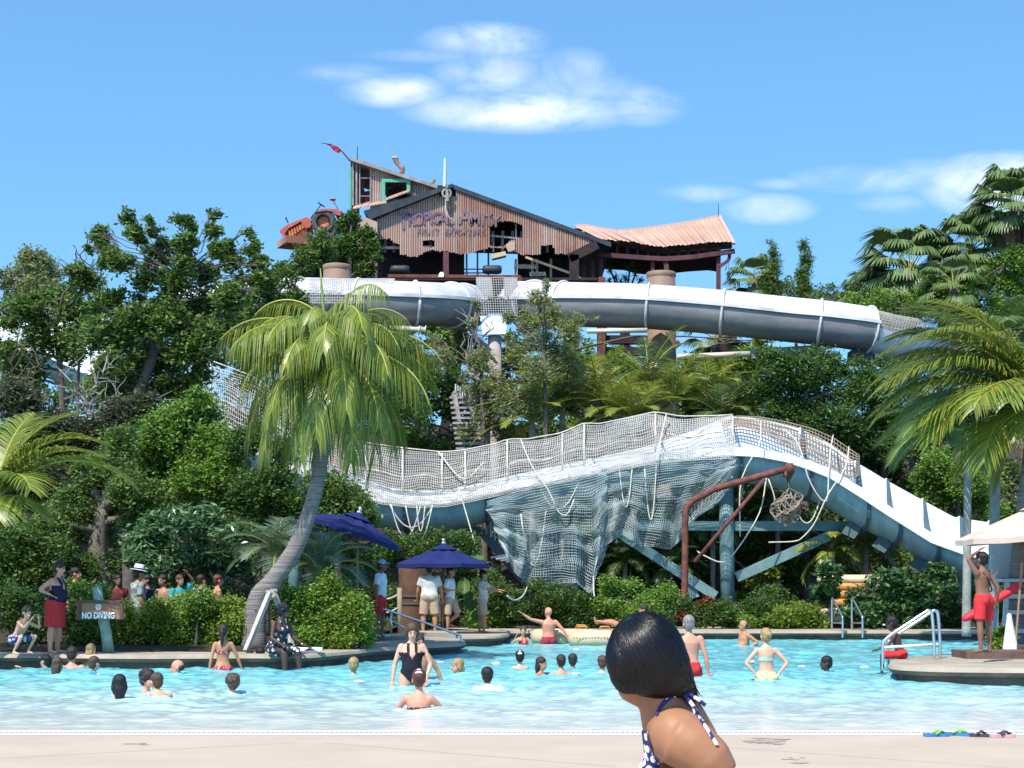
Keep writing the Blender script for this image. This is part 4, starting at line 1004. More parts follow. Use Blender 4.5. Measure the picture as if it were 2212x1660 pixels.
def leafcloud(blobs, n, size, asp=.5, clump=.28, per=34, droop=0.0, shell=.55):
    """blobs (center, radius[, depth]) -> vertices, faces of single leaves gathered in clumps"""
    if not blobs: return None
    vol = np.array([b[1] ** 2 for b in blobs]); vol = vol / vol.sum()
    Cs = []
    nc = max(3, int(n / per)); pick = RS.choice(len(blobs), nc, p=vol)
    for i in pick:
        c, r = blobs[i][0], blobs[i][1]; ry = blobs[i][2] if len(blobs[i]) > 2 else r * .8
        d = RS.normal(size=3); d /= np.linalg.norm(d); rad = RS.uniform(shell, 1.0) ** .6
        Cs.append((np.array(c) + d * rad * np.array((r, ry, r)), min(r, 1.2) * clump + .08))
    cc = np.array([c for c, _ in Cs]); cr = np.array([r for _, r in Cs])
    k = RS.randint(0, nc, n); off = RS.normal(size=(n, 3)) * .55; off[:, 2] *= .75
    P = cc[k] + off * cr[k][:, None]
    d = RS.normal(size=(n, 3)); d[:, 2] = d[:, 2] * .5 - droop; d += off * .5; d /= np.linalg.norm(d, axis=1)[:, None]
    up = RS.normal(size=(n, 3)) * .55 + np.array((0, -.12, .75)); s = np.cross(d, up); s /= (np.linalg.norm(s, axis=1)[:, None] + 1e-6)
    L = size * RS.uniform(.6, 1.3, n)[:, None]; Wd = L * asp
    nrm = np.cross(s, d)
    V_ = np.stack([P - d * L * .5, P + s * Wd * .5 - nrm * L * .06, P + d * L * .5, P - s * Wd * .5 - nrm * L * .06], 1).reshape(-1, 3)
    return V_, np.arange(n * 4).reshape(n, 4)
def bp(px, py, r, Y): return (A(px, py, Y), r * Y / F)
def limb(m, a, b, r0, r1, wob=.08, n=6):
    L = (b - a).length; pts = []
    for i in range(n + 1):
        t = i / n; p = a.lerp(b, t); q = wob * L * math.sin(math.pi * t) * .6
        p += Vector((random.uniform(-q, q), random.uniform(-q, q), random.uniform(-q, q) * .5 + .06 * L * math.sin(math.pi * t))); pts.append(p)
    m.tube(pts, [lerp(r0, r1, i / n) for i in range(n + 1)], 6, cap=False)
def tree(label, Y, blobs, trunk, n, size, lm, name='tree', cat='tree', group=None, tr=.16, limbs=True, bark=None, asp=.5, clump=.28, droop=0, per=34, shell=.5, spread=1.0, twigs=0, lt=1.0, extra=0):
    rnd = random.Random(sum(map(ord, label))); random.seed(len(label) * 31 + int(Y))
    B = []
    for q in range(extra):
        b = blobs[q % len(blobs)]; blobs = blobs + [(b[0] + random.gauss(0, 26), b[1] + abs(random.gauss(0, 26)), random.uniform(9, 17))]
    for b in blobs:
        c, r = bp(b[0], b[1], b[2], Y + (b[3] if len(b) > 3 else random.uniform(-.8, .8) * spread)); B.append((c, r))
    base = A(trunk[0][0], trunk[0][1], Y); base.z = .2
    t = thing(name, label, cat, base, 0, group)
    m = MB(); pts = [base] + [A(x, y, Y) for x, y in trunk[1:]]
    pts = smooth_path(pts, max(6, len(pts) * 4)) if len(pts) > 1 else pts
    if len(pts) > 1:
        m.tube(pts, [lerp(tr, tr * .55, i / (len(pts) - 1)) for i in range(len(pts))], 9)
        if limbs:
            for c, r in B:
                k = min(range(len(pts)), key=lambda i: (pts[i] - c).length + max(0, pts[i].z - c.z) * 2); k = max(len(pts) // 3, min(k, len(pts) - 1))
                limb(m, pts[k], c, tr * .4 * lt, tr * .14 * lt)
                for q in range(3 + twigs):
                    d = Vector((random.uniform(-1, 1), random.uniform(-.6, .6), random.uniform(-.2, 1))) * r * .95
                    limb(m, c.lerp(pts[k], .25), c + d, tr * .13 * lt, .008, n=4)
        part(t, 'trunk', m, bark or M_bark, True)
    lc = leafcloud(B, n, size, asp, clump, per, droop, shell)
    part(t, 'crown', np_mesh('crown', lc[0], lc[1], rootloc(t)), lm)
    return t
def shrub(label, Y, blobs, n, size, lm, name='shrub', cat='shrub', group=None, flowers=None, **kw):
    B = [bp(b[0], b[1], b[2], Y + random.uniform(-.3, .3)) for b in blobs]
    cx = sum(b[0] for b in blobs) / len(blobs); base = A(cx, 1350, Y); base.z = .2
    t = thing(name, label, cat, base, 0, group)
    lc = leafcloud(B, n, size, kw.get('asp', .5), kw.get('clump', .35), kw.get('per', 30), kw.get('droop', 0), kw.get('shell', .4))
    part(t, 'foliage', np_mesh('foliage', lc[0], lc[1], base), lm)
    m = MB()
    for c, r in B: m.tube([Vector((lerp(base.x, c.x, .6), c.y, .2)), c], [.03, .012], 5)
    part(t, 'stems', m, M_bark)
    if flowers:
        fc = leafcloud([(c, r * 1.02) for c, r in B], flowers[0], flowers[1], .9, .2, 3, 0, .9); tag(part(t, 'flowers', np_mesh('flowers', fc[0], fc[1], base), flowers[2]), kind='stuff')
    return t
def frond(m, o, az, el, L, droop, ll, n=34, hang_=.6, w=.03, vee=.6, tw=0.0, mi=0, seg=3, tip=.35):
    d0 = Vector((math.sin(az), math.cos(az), 0)); P = [o]; T = []; N = 18; st_ = L / N; tws = 0
    for i in range(N):
        t = i / N; e = el - droop * t ** 1.25; d = d0 * math.cos(e) + Vector((0, 0, math.sin(e))); T.append(d); P.append(P[-1] + d * st_)
    T.append(T[-1])
    m.tube(P, [.03 * L / 2.5 * (1 - .8 * i / N) + .004 for i in range(N + 1)], 5, m=1, cap=False)
    side0 = Vector((d0.y, -d0.x, 0))
    for k in range(n):
        t = .10 + .9 * k / (n - 1); fi = t * N; i = min(int(fi), N - 1); p = P[i].lerp(P[i + 1], fi - i); tg = T[i]
        l = ll * max(tip, math.sin(math.pi * min(1, .18 + t * .72))) * random.uniform(.85, 1.1)
        up = side0.cross(tg)
        if up.z < 0: up = -up
        for sg in (1, -1):
            sw = lerp(.35, 1.0, t) + random.uniform(-.1, .1)
            d = (side0 * sg * math.cos(sw * .9) + tg * math.sin(sw * .9) + up * vee * .4).normalized()
            q = p; wv = tg.cross(Vector((0, 0, 1)).cross(d)); 
            wv = (tg - d * tg.dot(d)); wv = wv.normalized() if wv.length > .05 else up
            kk = len(m.v)
            for s_ in range(seg + 1):
                f_ = s_ / seg; ww = w * (1 - f_ ** 2 * .9) * (.5 if s_ == 0 else 1)
                m.v += [q - wv * ww * .5, q + wv * ww * .5]
                if s_ < seg:
                    dd = (d + Vector((0, 0, -1)) * hang_ * (f_ * 1.6 + .15)).normalized(); q = q + dd * (l / seg)
                    m.f.append((kk + s_ * 2, kk + s_ * 2 + 1, kk + s_ * 2 + 3, kk + s_ * 2 + 2)); m.m.append(mi)
M_rach = mat('frond_stem', (.33, .33, .06), .5)
def palm(label, px, py, Y, fr, trunk, tr=(.14, .1), lm=None, name='palm_tree', cat='palm', group=None, ll=.55, w=.035, ringed=True, hang_=.6, n=34, tb=None):
    """fr: list of (az,el,L,droop)"""
    o = A(px, py, Y); base = A(trunk[0][0], trunk[0][1], Y); base.z = .22
    t = thing(name, label, cat, base, 0, group)
    m = MB(); pts = smooth_path([base] + [A(x, y, Y) for x, y in trunk[1:]] + [o], 40)
    rr = [lerp(tr[0], tr[1], (i / 39) ** .42) * (1 + (.04 if i % 2 else 0)) for i in range(40)]
    m.tube(pts, rr, 12); part(t, 'trunk', m, tb or M_barkl, True)
    m = MB()
    for f_ in fr: frond(m, o + Vector((0, 0, .02)), *f_[:4], ll * (f_[4] if len(f_) > 4 else 1), n, hang_, w)
    part(t, 'fronds', m, [lm or L_palm, M_rach])
    return t
def fan(m, p, d, R, n=26, spread=2.4, w=.05, drp=.35):
    d, s, u = frame(d)
    for k in range(n):
        a = (k / (n - 1) - .5) * spread * random.uniform(.96, 1.04); dd = (d * math.cos(a) + s * math.sin(a)); r = R * (.75 + .25 * math.cos(a)) * random.uniform(.9, 1.05)
        sv = (s * math.cos(a) - d * math.sin(a)); q0, q1 = p, p + dd * r * .55 + u * .04; q2 = q1 + (dd - Vector((0, 0, drp * 1.6))).normalized() * r * .45
        kk = len(m.v); wm_2 = R * spread / n * .5
        m.v += [q0 - sv * .004, q0 + sv * .004, q1 - sv * wm_2, q1 + sv * wm_2, q2 - sv * .004, q2 + sv * .004]
        m.f += [(kk, kk + 1, kk + 3, kk + 2), (kk + 2, kk + 3, kk + 5, kk + 4)]; m.m += [0, 0]
def fanpalm(label, px, py, Y, R, nf, trunk_y=1300, tr=.15, dead=6, lm=None, group=None, seed=1, elmin=-.5):
    random.seed(seed); o = A(px, py, Y); base = Vector((o.x + .1, o.y, .2)); t = thing('fan_palm', label, 'palm', base, 0, group)
    m = MB(); m.tube(smooth_path([base, Vector((o.x, o.y, o.z * .5)), o], 12), [tr * 1.1] * 6 + [tr] * 6, 10); part(t, 'trunk', m, M_bark, True)
    m = MB(); st2 = MB()
    for k in range(nf):
        az = k * 2.4; el = lerp(1.3, elmin, (k / nf) ** .9); d = Vector((math.sin(az) * math.cos(el), math.cos(az) * math.cos(el), math.sin(el)))
        pl = R * random.uniform(.55, .8); e = o + d * pl - Vector((0, 0, .08 * pl)); st2.tube([o, o + d * pl * .5 + Vector((0, 0, .03)), e], [.02, .016, .01], 5)
        fan(m, e, (d + Vector((0, 0, -.15))), R * .8, 24, 2.6, drp=.45 + .5 * random.random())
    part(t, 'fan_leaves', m, lm or L_fan); part(t, 'stalks', st2, M_rach)
    if dead:
        m = MB()
        for k in range(dead):
            az = k * 2.1; d = Vector((math.sin(az) * .35, math.cos(az) * .35, -1)).normalized(); e = o + Vector((math.sin(az), math.cos(az), 0)) * tr * 1.1 - Vector((0, 0, .1 + .12 * k % .5)); fan(m, e, d, R * .8, 14, .9, drp=.2)
        part(t, 'dead_skirt', m, L_dead)
    return t
ti = math.radians
# --- far and left trees
tree('tall airy dark tree left of the shed with upright sky-showing branches', 47,
     [(212, 500, 22), (222, 530, 20), (275, 468, 18), (288, 505, 18), (256, 560, 30), (330, 500, 18), (340, 548, 24), (395, 474, 20), (402, 520, 24), (400, 565, 26), (375, 610, 34), (310, 600, 34), (462, 462, 15), (468, 500, 20), (472, 540, 22), (440, 590, 32), (505, 570, 24),
      (538, 500, 15), (545, 535, 20), (555, 570, 26), (572, 610, 28), (500, 640, 40), (430, 660, 48), (360, 690, 50), (290, 700, 46), (235, 650, 38), (215, 720, 48), (270, 780, 54), (340, 780, 56), (410, 750, 50), (470, 720, 44), (300, 840, 40), (370, 850, 40), (430, 810, 34), (250, 850, 36), (240, 790, 40)],
     [(282, 1300), (278, 1100), (275, 920), (320, 800), (350, 700), (390, 600)], 40000, .17, L_oak, tr=.2, twigs=3, clump=.27, per=26, shell=.05, spread=1.6, lt=.3, extra=46)
tree('round olive tree at the far left edge behind the white slide', 68, [(75, 560, 34), (50, 590, 34), (105, 590, 32), (80, 620, 42), (40, 650, 42), (110, 660, 40), (70, 690, 46), (10, 600, 22), (30, 720, 40), (120, 720, 36)],
     [(80, 1200), (80, 800), (78, 640)], 16000, .16, L_grey, tr=.2, shell=.2)
tree('bushy dark tree at the left in front of the netted white slide', 50, [(15, 690, 34), (8, 760, 34), (25, 820, 30), (60, 660, 36), (130, 640, 40), (170, 680, 44), (90, 720, 46), (150, 750, 44), (60, 800, 40), (190, 610, 34), (165, 590, 26), (210, 850, 34), (30, 760, 24)],
     [(150, 1250), (140, 1000), (130, 800), (120, 700)], 15000, .15, L_oak, tr=.13, shell=.2, twigs=2)
# bare twiggy tree
def bare(label, Y, base, spots, r=.07, mt=None):
    b0 = A(*base, Y); b1 = Vector((b0.x, b0.y, .2)); t = thing('bare_tree', label, 'tree', b1); m = MB(); random.seed(int(base[0]))
    m.tube([b1, b0], [r * 1.2, r], 7); ext = MB()
    for x, y in spots:
        e = A(x, y, Y + random.uniform(-.5, .5)); limb(ext, b0, e, r * .7, .015, wob=.22, n=9)
        for k in range(5):
            s_ = b0.lerp(e, random.uniform(.35, .95)); limb(ext, s_, s_ + Vector((random.uniform(-.6, .6), random.uniform(-.3, .3), random.uniform(-.1, .7))), .016, .006, n=4)
    part(t, 'trunk', m, mt or M_barkl, True); part(t, 'branches', ext, mt or M_barkl); return t
bare('leafless pale grey tree with crooked branches left of the leaning palm', 44, (195, 900), [(170, 830), (215, 800), (265, 850), (340, 870), (300, 900), (150, 860), (120, 790), (240, 760)], .05)
bare('leafless twiggy brown tree poking into the sky at the left', 52, (175, 640), [(160, 530), (190, 515), (205, 560), (150, 570), (225, 590), (140, 620)], .04, M_bark)
bare('bare brown branches rising behind the left coconut palm', 45, (40, 900), [(20, 770), (60, 800), (90, 780), (10, 840), (110, 850)], .04, M_bark)
# middle left hedge of trees
tree('dense glossy green tree in the middle left between the two palms', 40, [(380, 900, 40), (440, 900, 44), (340, 940, 50), (400, 970, 60), (460, 960, 50), (350, 1010, 56), (420, 1040, 56), (480, 1020, 50), (500, 1080, 46), (310, 1000, 40), (430, 860, 26)],
     [(400, 1320), (400, 1150), (395, 1000)], 30000, .11, L_mid, tr=.14, shell=.25)
tree('dark leafy tree above the standing woman in red shorts', 38.5, [(230, 1080, 50), (160, 1100, 50), (280, 1060, 44), (300, 1120, 40), (100, 1140, 44), (60, 1180, 40), (200, 1150, 46), (330, 1080, 40), (250, 1010, 44), (190, 1020, 34), (260, 950, 34)],
     [(215, 1330), (210, 1200), (220, 1100)], 24000, .10, L_oak, tr=.30, bark=mat('dappled_bark', (.20, .17, .13), .95, col2=(.11, .09, .07), scale=14, bump=.8), shell=.25)
tree('dark tree directly behind the trunk of the leaning palm', 39, [(540, 1060, 44), (590, 1040, 44), (560, 1110, 40), (620, 1090, 40), (530, 1130, 36), (600, 980, 34), (520, 960, 34), (560, 940, 30)],
     [(575, 1330), (570, 1200), (570, 1100)], 16000, .10, L_dark, tr=.12, shell=.25)
tree('glossy dark shrub-like tree just right of the leaning palm trunk', 39, [(720, 1060, 40), (760, 1090, 40), (700, 1100, 40), (770, 1120, 30), (680, 1050, 30), (730, 1110, 34), (790, 1095, 22), (800, 1120, 20)],
     [(730, 1330), (730, 1200), (730, 1110)], 13000, .10, L_oak, tr=.1, shell=.25)
tree('bushy green tree at the left edge behind the coconut palm fronds', 42, [(40, 870, 50), (110, 930, 50), (60, 960, 50), (150, 980, 50), (20, 1040, 50), (100, 1040, 50), (190, 940, 44), (260, 900, 40), (310, 880, 36)],
     [(60, 1300), (60, 1150), (65, 980)], 26000, .12, leafmat('leaf_brushy', [(.09, .09, .045), (.06, .10, .03), (.12, .11, .07), (.05, .08, .03), (.15, .11, .08)]), tr=.12, shell=.2)
tree('dark understory tree at the far left edge of the deck', 37.5, [(30, 1180, 44), (70, 1230, 40), (20, 1260, 40), (120, 1200, 40), (180, 1230, 36), (60, 1290, 36), (150, 1290, 34)], [(40, 1350), (40, 1230)], 14000, .10, L_dark, tr=.08)
tree('broad low tree with big light leaves hanging over the crowd', 37, [(330, 1140, 34), (390, 1125, 36), (450, 1130, 36), (300, 1180, 34), (360, 1190, 40), (430, 1185, 40), (490, 1175, 36), (510, 1220, 30), (340, 1225, 30), (400, 1235, 30), (460, 1240, 30), (290, 1215, 20), (520, 1150, 24)],
     [(470, 1380), (465, 1290), (430, 1200)], 9000, .17, leafmat('leaf_frangipani', [(.06, .14, .05), (.09, .19, .06), (.14, .25, .09), (.05, .12, .05), (.20, .30, .14)], .3, .3, .6), tr=.07, asp=.34, clump=.22, droop=.35, per=14, shell=.5)
# left front shrubs
for i, (bl, lb, lm, n_, fl_) in enumerate((
    ([(20, 1290, 30), (60, 1300, 30), (10, 1330, 30), (80, 1340, 34), (170, 1340, 30), (60, 1380, 30), (180, 1370, 30)], 'dark shrub behind the crouching boy', L_dark, 9000, None),
    ([(165, 1285, 26), (215, 1290, 24), (180, 1310, 26), (150, 1340, 26), (240, 1370, 28), (200, 1385, 24)], 'leafy shrub around the post of the wooden sign', L_mid, 7000, None),
    ([(270, 1330, 28), (300, 1360, 28), (340, 1330, 30), (270, 1380, 24), (330, 1380, 26), (370, 1370, 28)], 'bright green flowering shrub right of the wooden sign', L_lite, 9000, (60, .05, M_flow)),
    ([(390, 1310, 28), (430, 1300, 30), (410, 1345, 30), (450, 1340, 30), (400, 1380, 24), (440, 1385, 22)], 'green shrub with few yellow flowers behind the girl in polka dots', L_mid, 9000, (40, .05, M_flow)),
    ([(490, 1320, 28), (510, 1350, 30), (480, 1370, 28), (520, 1385, 24), (460, 1320, 20)], 'light green shrub at the foot of the leaning palm', L_lite, 8000, None),
    ([(620, 1330, 28), (650, 1300, 30), (640, 1360, 30), (690, 1290, 30), (680, 1340, 34), (660, 1385, 28), (700, 1380, 28), (620, 1290, 22)], 'dark green lantana bush behind the seated woman', L_mid, 12000, (90, .045, M_flor)),
    ([(740, 1300, 30), (730, 1340, 32), (770, 1310, 26), (775, 1350, 28), (740, 1385, 26), (785, 1375, 18), (710, 1260, 22)], 'bright lantana bush with orange flowers left of the staff steps', L_lite, 12000, (110, .045, M_flow)))):
    shrub(lb, 33.6 if i else 33.4, bl, n_, .075, lm, flowers=fl_, group=None, asp=.5)
# --- leaning coconut palm
random.seed(5)
fr = []
for k in range(48):
    az = k * 2.39996; ring = k / 48
    el = lerp(1.5, -.8, ring ** 1.1) + random.uniform(-.12, .12); L = lerp(2.25, 2.35, min(1, ring * 2)) * random.uniform(.88, 1.14)
    fr.append((az, el, L, lerp(2.5, 1.0, ring) + random.uniform(-.15, .15), random.uniform(.8, 1.3)))
YPm = 33.3
cp = palm('leaning coconut palm with shaggy drooping crown rising before the slides', 716, 772, YPm, fr, [(548, 1395), (556, 1300), (590, 1255), (640, 1180), (676, 1080), (700, 960), (712, 870)], (.27, .11), L_palm, name='coconut_palm', ll=1.05, w=.027, hang_=5.0, n=60, tb=mat('palm_trunk_grey', (.27, .245, .24), .9, col2=(.14, .12, .11), scale=2.5, bump=.9, bscale=9, stretch=(.4, .4, 9), dist=.03))
m = MB(); m.tube(smooth_path([A(712, 870, YPm), A(714, 790, YPm), A(700, 680, YPm), A(692, 580, YPm)], 10), [.11, .1, .09, .07, .06, .05, .04, .03, .02, .01], 8); part(cp, 'spear_leaf', m, mat('spear', (.20, .26, .07), .5), True)
m = MB()
for k in range(5): frond(m, A(714, 800, YPm), k * 1.3, -1.0, 1.3, .4, .5, 20, 1.2, .03)
part(cp, 'dead_frond', m, [L_dead, L_dead])
# wooden props under the palm
for a, b_, lab in (((529, 1412, 32.3), (584, 1278, 33.0), 'long pale wooden prop slanting left under the leaning palm'), ((634, 1405, 33.0), (590, 1275, 33.2), 'shorter weathered prop slanting right under the leaning palm')):
    m = MB(); m.beam(A(*a), A(*b_), .085, .085); m.box(A(*b_), (.16, .12, .05)); single('wooden_prop', m, mat('weathered_wood', (.42, .39, .34), .85, var=.2, scale=6, stretch=(1, 1, .2)), lab, 'prop', group='wooden props under the palm')
# left coconut palm, crown outside the frame
random.seed(11)
YL = 30.5
palm('coconut palm at the left edge with its trunk outside the photo', -12, 1085, YL, [(1.5, 1.2, 2.5, 1.75, 1.1), (1.5, .85, 2.75, 1.75, 1.15), (1.2, 1.35, 2.3, 1.2), (1.7, 1.0, 2.3, 1.5), (1.2, .2, 1.0, 1.3, .9), (.2, 1.3, 2.3, 1.0), (2.4, .9, 1.6, 1.9), (-1.2, .5, 2.4, 1.2), (-.4, .9, 2.3, 1.2), (2.8, .3, 1.1, 1.5), (-2.0, .6, 1.8, 1.3), (.9, .9, 2.3, 1.4)],
     [(-90, 1420), (-60, 1280)], (.16, .12), L_palm, name='coconut_palm', ll=.85, w=.036, hang_=.5, n=64)
# right coconut palm, in front of the slide end
random.seed(12)
YR = 32.9
fr = [(-1.5, .55, 3.4, 1.55, 1.2), (-1.35, .5, 3.3, 1.3, 1.2), (-1.6, 1.0, 3.4, 1.6, 1.1), (-1.2, 1.25, 2.9, 1.2), (-1.9, .3, 2.7, 1.5, 1.2), (-.6, 1.2, 2.6, 1.0), (-1.0, .75, 3.2, 1.2), (-2.2, -.1, 2.2, 1.3, 1.1), (-1.2, -.35, 2.0, .9, 1.1), (-2.6, .5, 2.2, 1.4), (.4, 1.0, 2.5, 1.2), (1.2, .6, 2.5, 1.2), (2.0, .4, 2.2, 1.2), (-1.75, .75, 3.3, 1.6, 1.15), (3.0, .8, 2.2, 1.5),
      (-1.45, .85, 3.5, 1.7, 1.2), (-1.65, .7, 3.4, 1.5, 1.2), (-1.3, .3, 3.0, 1.2, 1.1), (-1.8, .3, 2.6, 1.2, 1.2), (-1.9, 1.1, 3.0, 1.5), (-2.3, .5, 2.4, 1.5, 1.1), (-1.1, .4, 3.1, 1.3), (-1.55, 1.3, 3.1, 1.3), (-2.0, -.4, 1.7, .9), (-1.4, -.9, 1.7, .5, 1.1), (-2.8, 0, 1.8, 1.1)]
palm('coconut palm at the right edge sweeping yellow green fronds over the slide', 2240, 872, YR, fr, [(2196, 1412), (2194, 1300), (2208, 1150)], (.21, .15), L_palm, name='coconut_palm', ll=1.05, w=.045, hang_=.7, n=66, tb=_mats['palm_trunk_grey'])
random.seed(13)
palm('dark feathery palm standing behind the right coconut palm', 2150, 800, 44, [(-1.5 + .3 * k, 1.1 - .25 * (k % 5), 3.1, 1.3, 1.15) for k in range(24)], [(2140, 1250), (2150, 1000)], (.16, .12), L_palmd, ll=.85, w=.05, n=54)
random.seed(14)
palm('green feathery palm low behind the right coconut palm', 2090, 930, 43, [(-1.8 + .33 * k, .9 - .25 * (k % 4), 2.5, 1.3) for k in range(20)], [(2085, 1300), (2090, 1100)], (.12, .09), L_palmd, ll=.75, w=.05, n=46)
# date-type palms in the middle
for i, (x, y, Y, L) in enumerate(((1150, 915, 57, 2.1), (1215, 880, 58, 2.2), (1290, 860, 58.5, 2.4), (1330, 900, 57, 2.0), (1400, 830, 59, 2.5), (1455, 870, 58, 2.3), (1530, 860, 59, 2.2), (1600, 890, 58, 2.0), (1180, 850, 60, 2.0), (1370, 905, 56.5, 1.8), (1560, 905, 57, 1.8))):
    random.seed(60 + i)
    fr = [(k * 2.4, lerp(1.35, .15, k / 15) + random.uniform(-.1, .1), L * random.uniform(.85, 1.1), 1.1) for k in range(16)]
    palm(['lowest bright feathery palm at the left of the palm clump above the net', 'feathery palm second from the left above the net tunnel', 'tall feathery palm below the pale drain pipe', 'short feathery palm above the net peak', 'tallest feathery palm left of the fat brown column',
          'feathery palm at the foot of the fat brown column', 'feathery palm right of the fat brown column', 'feathery palm at the right end of the palm clump', 'small feathery palm near the thin leaved tree', 'low feathery palm just above the highest net hoop', 'low feathery palm above the slide crest'][i],
         x, y, Y, fr, [(x + 3, 1250), (x, 1000)], (.14, .1), L_palmd if i % 3 == 1 else L_palm, ll=.55, w=.045, n=30, hang_=.35, group='feathery palms behind the net tunnel')
# pindo palm with grey fronds
random.seed(33)
for x, y, lab in ((690, 1235, 'grey green palm with stiff arching fronds below the left blue umbrella'), (600, 1200, 'grey green palm with upright fronds left of the leaning trunk')):
    palm(lab, x, y, 35, [(k * 2.4, lerp(1.35, .1, k / 17), 1.15 * random.uniform(.9, 1.15), 1.35) for k in range(18)], [(x + 5, 1370), (x, 1300)], (.1, .08), L_blue, ll=.42, w=.022, n=34, hang_=.25)
# --- trees beside and behind the shed
tree('ivy covered tree climbing at the left corner of the shed', 69.5, [(750, 490, 24), (745, 530, 28), (765, 560, 26), (790, 510, 20), (800, 540, 20), (740, 575, 26), (790, 585, 22), (760, 470, 14), (815, 560, 12)],
     [(760, 1200), (760, 800), (755, 560)], 13000, .15, L_dark, tr=.15, shell=.2)
tree('dark tree just below the tractor', 68.5, [(690, 520, 26), (660, 560, 30), (700, 560, 30), (640, 600, 34), (690, 600, 30), (620, 630, 34), (655, 640, 34), (610, 590, 24), (620, 680, 34)],
     [(650, 1200), (650, 800), (660, 620)], 15000, .15, L_oak, tr=.15, shell=.2)
tree('dark tree filling the gap left of the tractor', 58, [(640, 650, 26), (620, 610, 24), (660, 680, 22), (560, 610, 26), (560, 660, 38), (520, 690, 36), (590, 720, 36), (540, 740, 36), (500, 640, 26), (590, 660, 30)], [(560, 1200), (560, 900), (555, 700)], 11000, .15, L_dark, tr=.14)
tree('thin leaved grey green tree in front of the right tube slide', 56, [(1165, 650, 26), (1190, 690, 34), (1140, 700, 30), (1230, 720, 30), (1170, 740, 36), (1250, 690, 18), (1120, 760, 34), (1210, 770, 36), (1180, 620, 12), (1280, 690, 10), (1150, 800, 34), (1240, 800, 30), (1100, 690, 16)],
     [(1180, 1250), (1180, 950), (1175, 760)], 13000, .14, L_grey, tr=.1, asp=.3, shell=.15, twigs=3, clump=.26)
tree('scrubby tree covering the foot of the grey chute pillar', 57, [(1040, 780, 30), (1030, 850, 34), (1070, 830, 34), (1100, 880, 36), (1050, 900, 34), (1020, 700, 14), (1030, 660, 10), (1140, 860, 34), (1000, 810, 20), (1010, 930, 24), (1090, 930, 26), (960, 770, 24), (940, 740, 18)],
     [(1050, 1250), (1045, 1000), (1040, 800)], 14000, .13, L_grey, tr=.12, asp=.35, shell=.15, twigs=2)
bare('pale dead tree leaning beside the grey chute pillar', 57.5, (1050, 900), [(1012, 680), (1030, 640), (1000, 720), (1060, 690)], .16, M_barkl)
tree('dense dark tree under the right tube slide', 56.5, [(1690, 790, 40), (1740, 800, 44), (1790, 790, 40), (1660, 840, 40), (1720, 860, 50), (1790, 850, 46), (1840, 850, 36), (1760, 910, 46), (1680, 900, 40), (1830, 910, 40), (1650, 770, 26), (1860, 950, 30), (1800, 960, 34)],
     [(1740, 1300), (1740, 1000), (1740, 840)], 30000, .13, L_dark, tr=.16, shell=.2)
tree('green round bush tree behind the end of the slide', 55, [(2030, 1010, 40), (2080, 1040, 40), (2020, 1070, 34), (2080, 1090, 34), (2130, 1060, 34), (2150, 1110, 30), (1995, 1040, 26)],
     [(2070, 1300), (2070, 1150), (2070, 1050)], 15000, .12, L_mid, tr=.1)
tree('dark thicket behind the crest of the slide', 59, [(1560, 950, 40), (1620, 940, 40), (1480, 940, 34), (1700, 950, 40), (1860, 980, 40), (1920, 1010, 34), (1950, 1060, 30)], [(1600, 1250), (1600, 1000)], 15000, .14, L_dark, tr=.1)
# bamboo-like spires and background greenery on the right
for i, (x, top, bot, w_, lab) in enumerate(((1667, 522, 640, 20, 'left feathery green spire rising behind the right tube slide'), (1738, 520, 650, 17, 'right feathery green spire with nodding tip behind the tube slide'))):
    bl = [(x + math.sin(y * .07) * 5, y, lerp(7, w_, (y - top) / (bot - top))) for y in range(top, bot, 9)]
    tree(lab, 70, bl, [(x, 1200), (x, 900), (x, top + 20)], 5200, .16, L_oak, name='bamboo', cat='bamboo', tr=.05, limbs=False, asp=.25, shell=.1, spread=.3, clump=.5)
tree('low green trees along the skyline behind the right tube slide', 75, [(1700, 640, 40), (1760, 650, 34), (1640, 630, 30), (1800, 640, 26), (1850, 640, 26), (1780, 700, 50), (1880, 680, 40), (1650, 700, 40)], [(1720, 1200), (1720, 900), (1720, 680)], 13000, .16, L_oak, tr=.12)
fanpalm('small fan palm left of the green spires', 1630, 610, 71, 1.15, 18, seed=3, dead=4)
fanpalm('large fan palm with brown skirt behind the tube slide on the right', 1965, 590, 66, 1.9, 36, seed=4, dead=12, tr=.22)
fanpalm('tallest fan palm cut by the right edge of the photo', 2195, 452, 64, 1.65, 36, seed=5, dead=12, tr=.2)
fanpalm('fan palm with dry seed heads left of the tallest palm', 2100, 540, 65, 1.5, 30, seed=6, dead=12)
fanpalm('low fan palm between the skyline trees and the big fan palm', 1880, 640, 68, 1.2, 18, seed=7, dead=6)
fanpalm('small fan palm at the right below the tallest palm', 2060, 620, 62, 1.2, 18, seed=8, dead=8)
fanpalm('fan palm half hidden below the middle of the tube slide', 1545, 735, 68, 1.2, 16, seed=9, dead=4)
tree('green leafy mass below the fan palms at the right', 63, [(1900, 650, 30), (1880, 680, 34), (1840, 660, 26), (1960, 700, 36), (2040, 640, 34), (2090, 610, 34), (2140, 590, 34), (2200, 610, 40), (2180, 690, 40), (2100, 700, 40), (1930, 660, 30), (1990, 660, 30), (2050, 680, 36), (2120, 650, 40), (2180, 640, 40), (2150, 720, 40), (1900, 700, 30), (2200, 560, 30), (2010, 610, 20)], [(2030, 1200), (2030, 900), (2030, 690)], 34000, .13, L_mid, tr=.12)
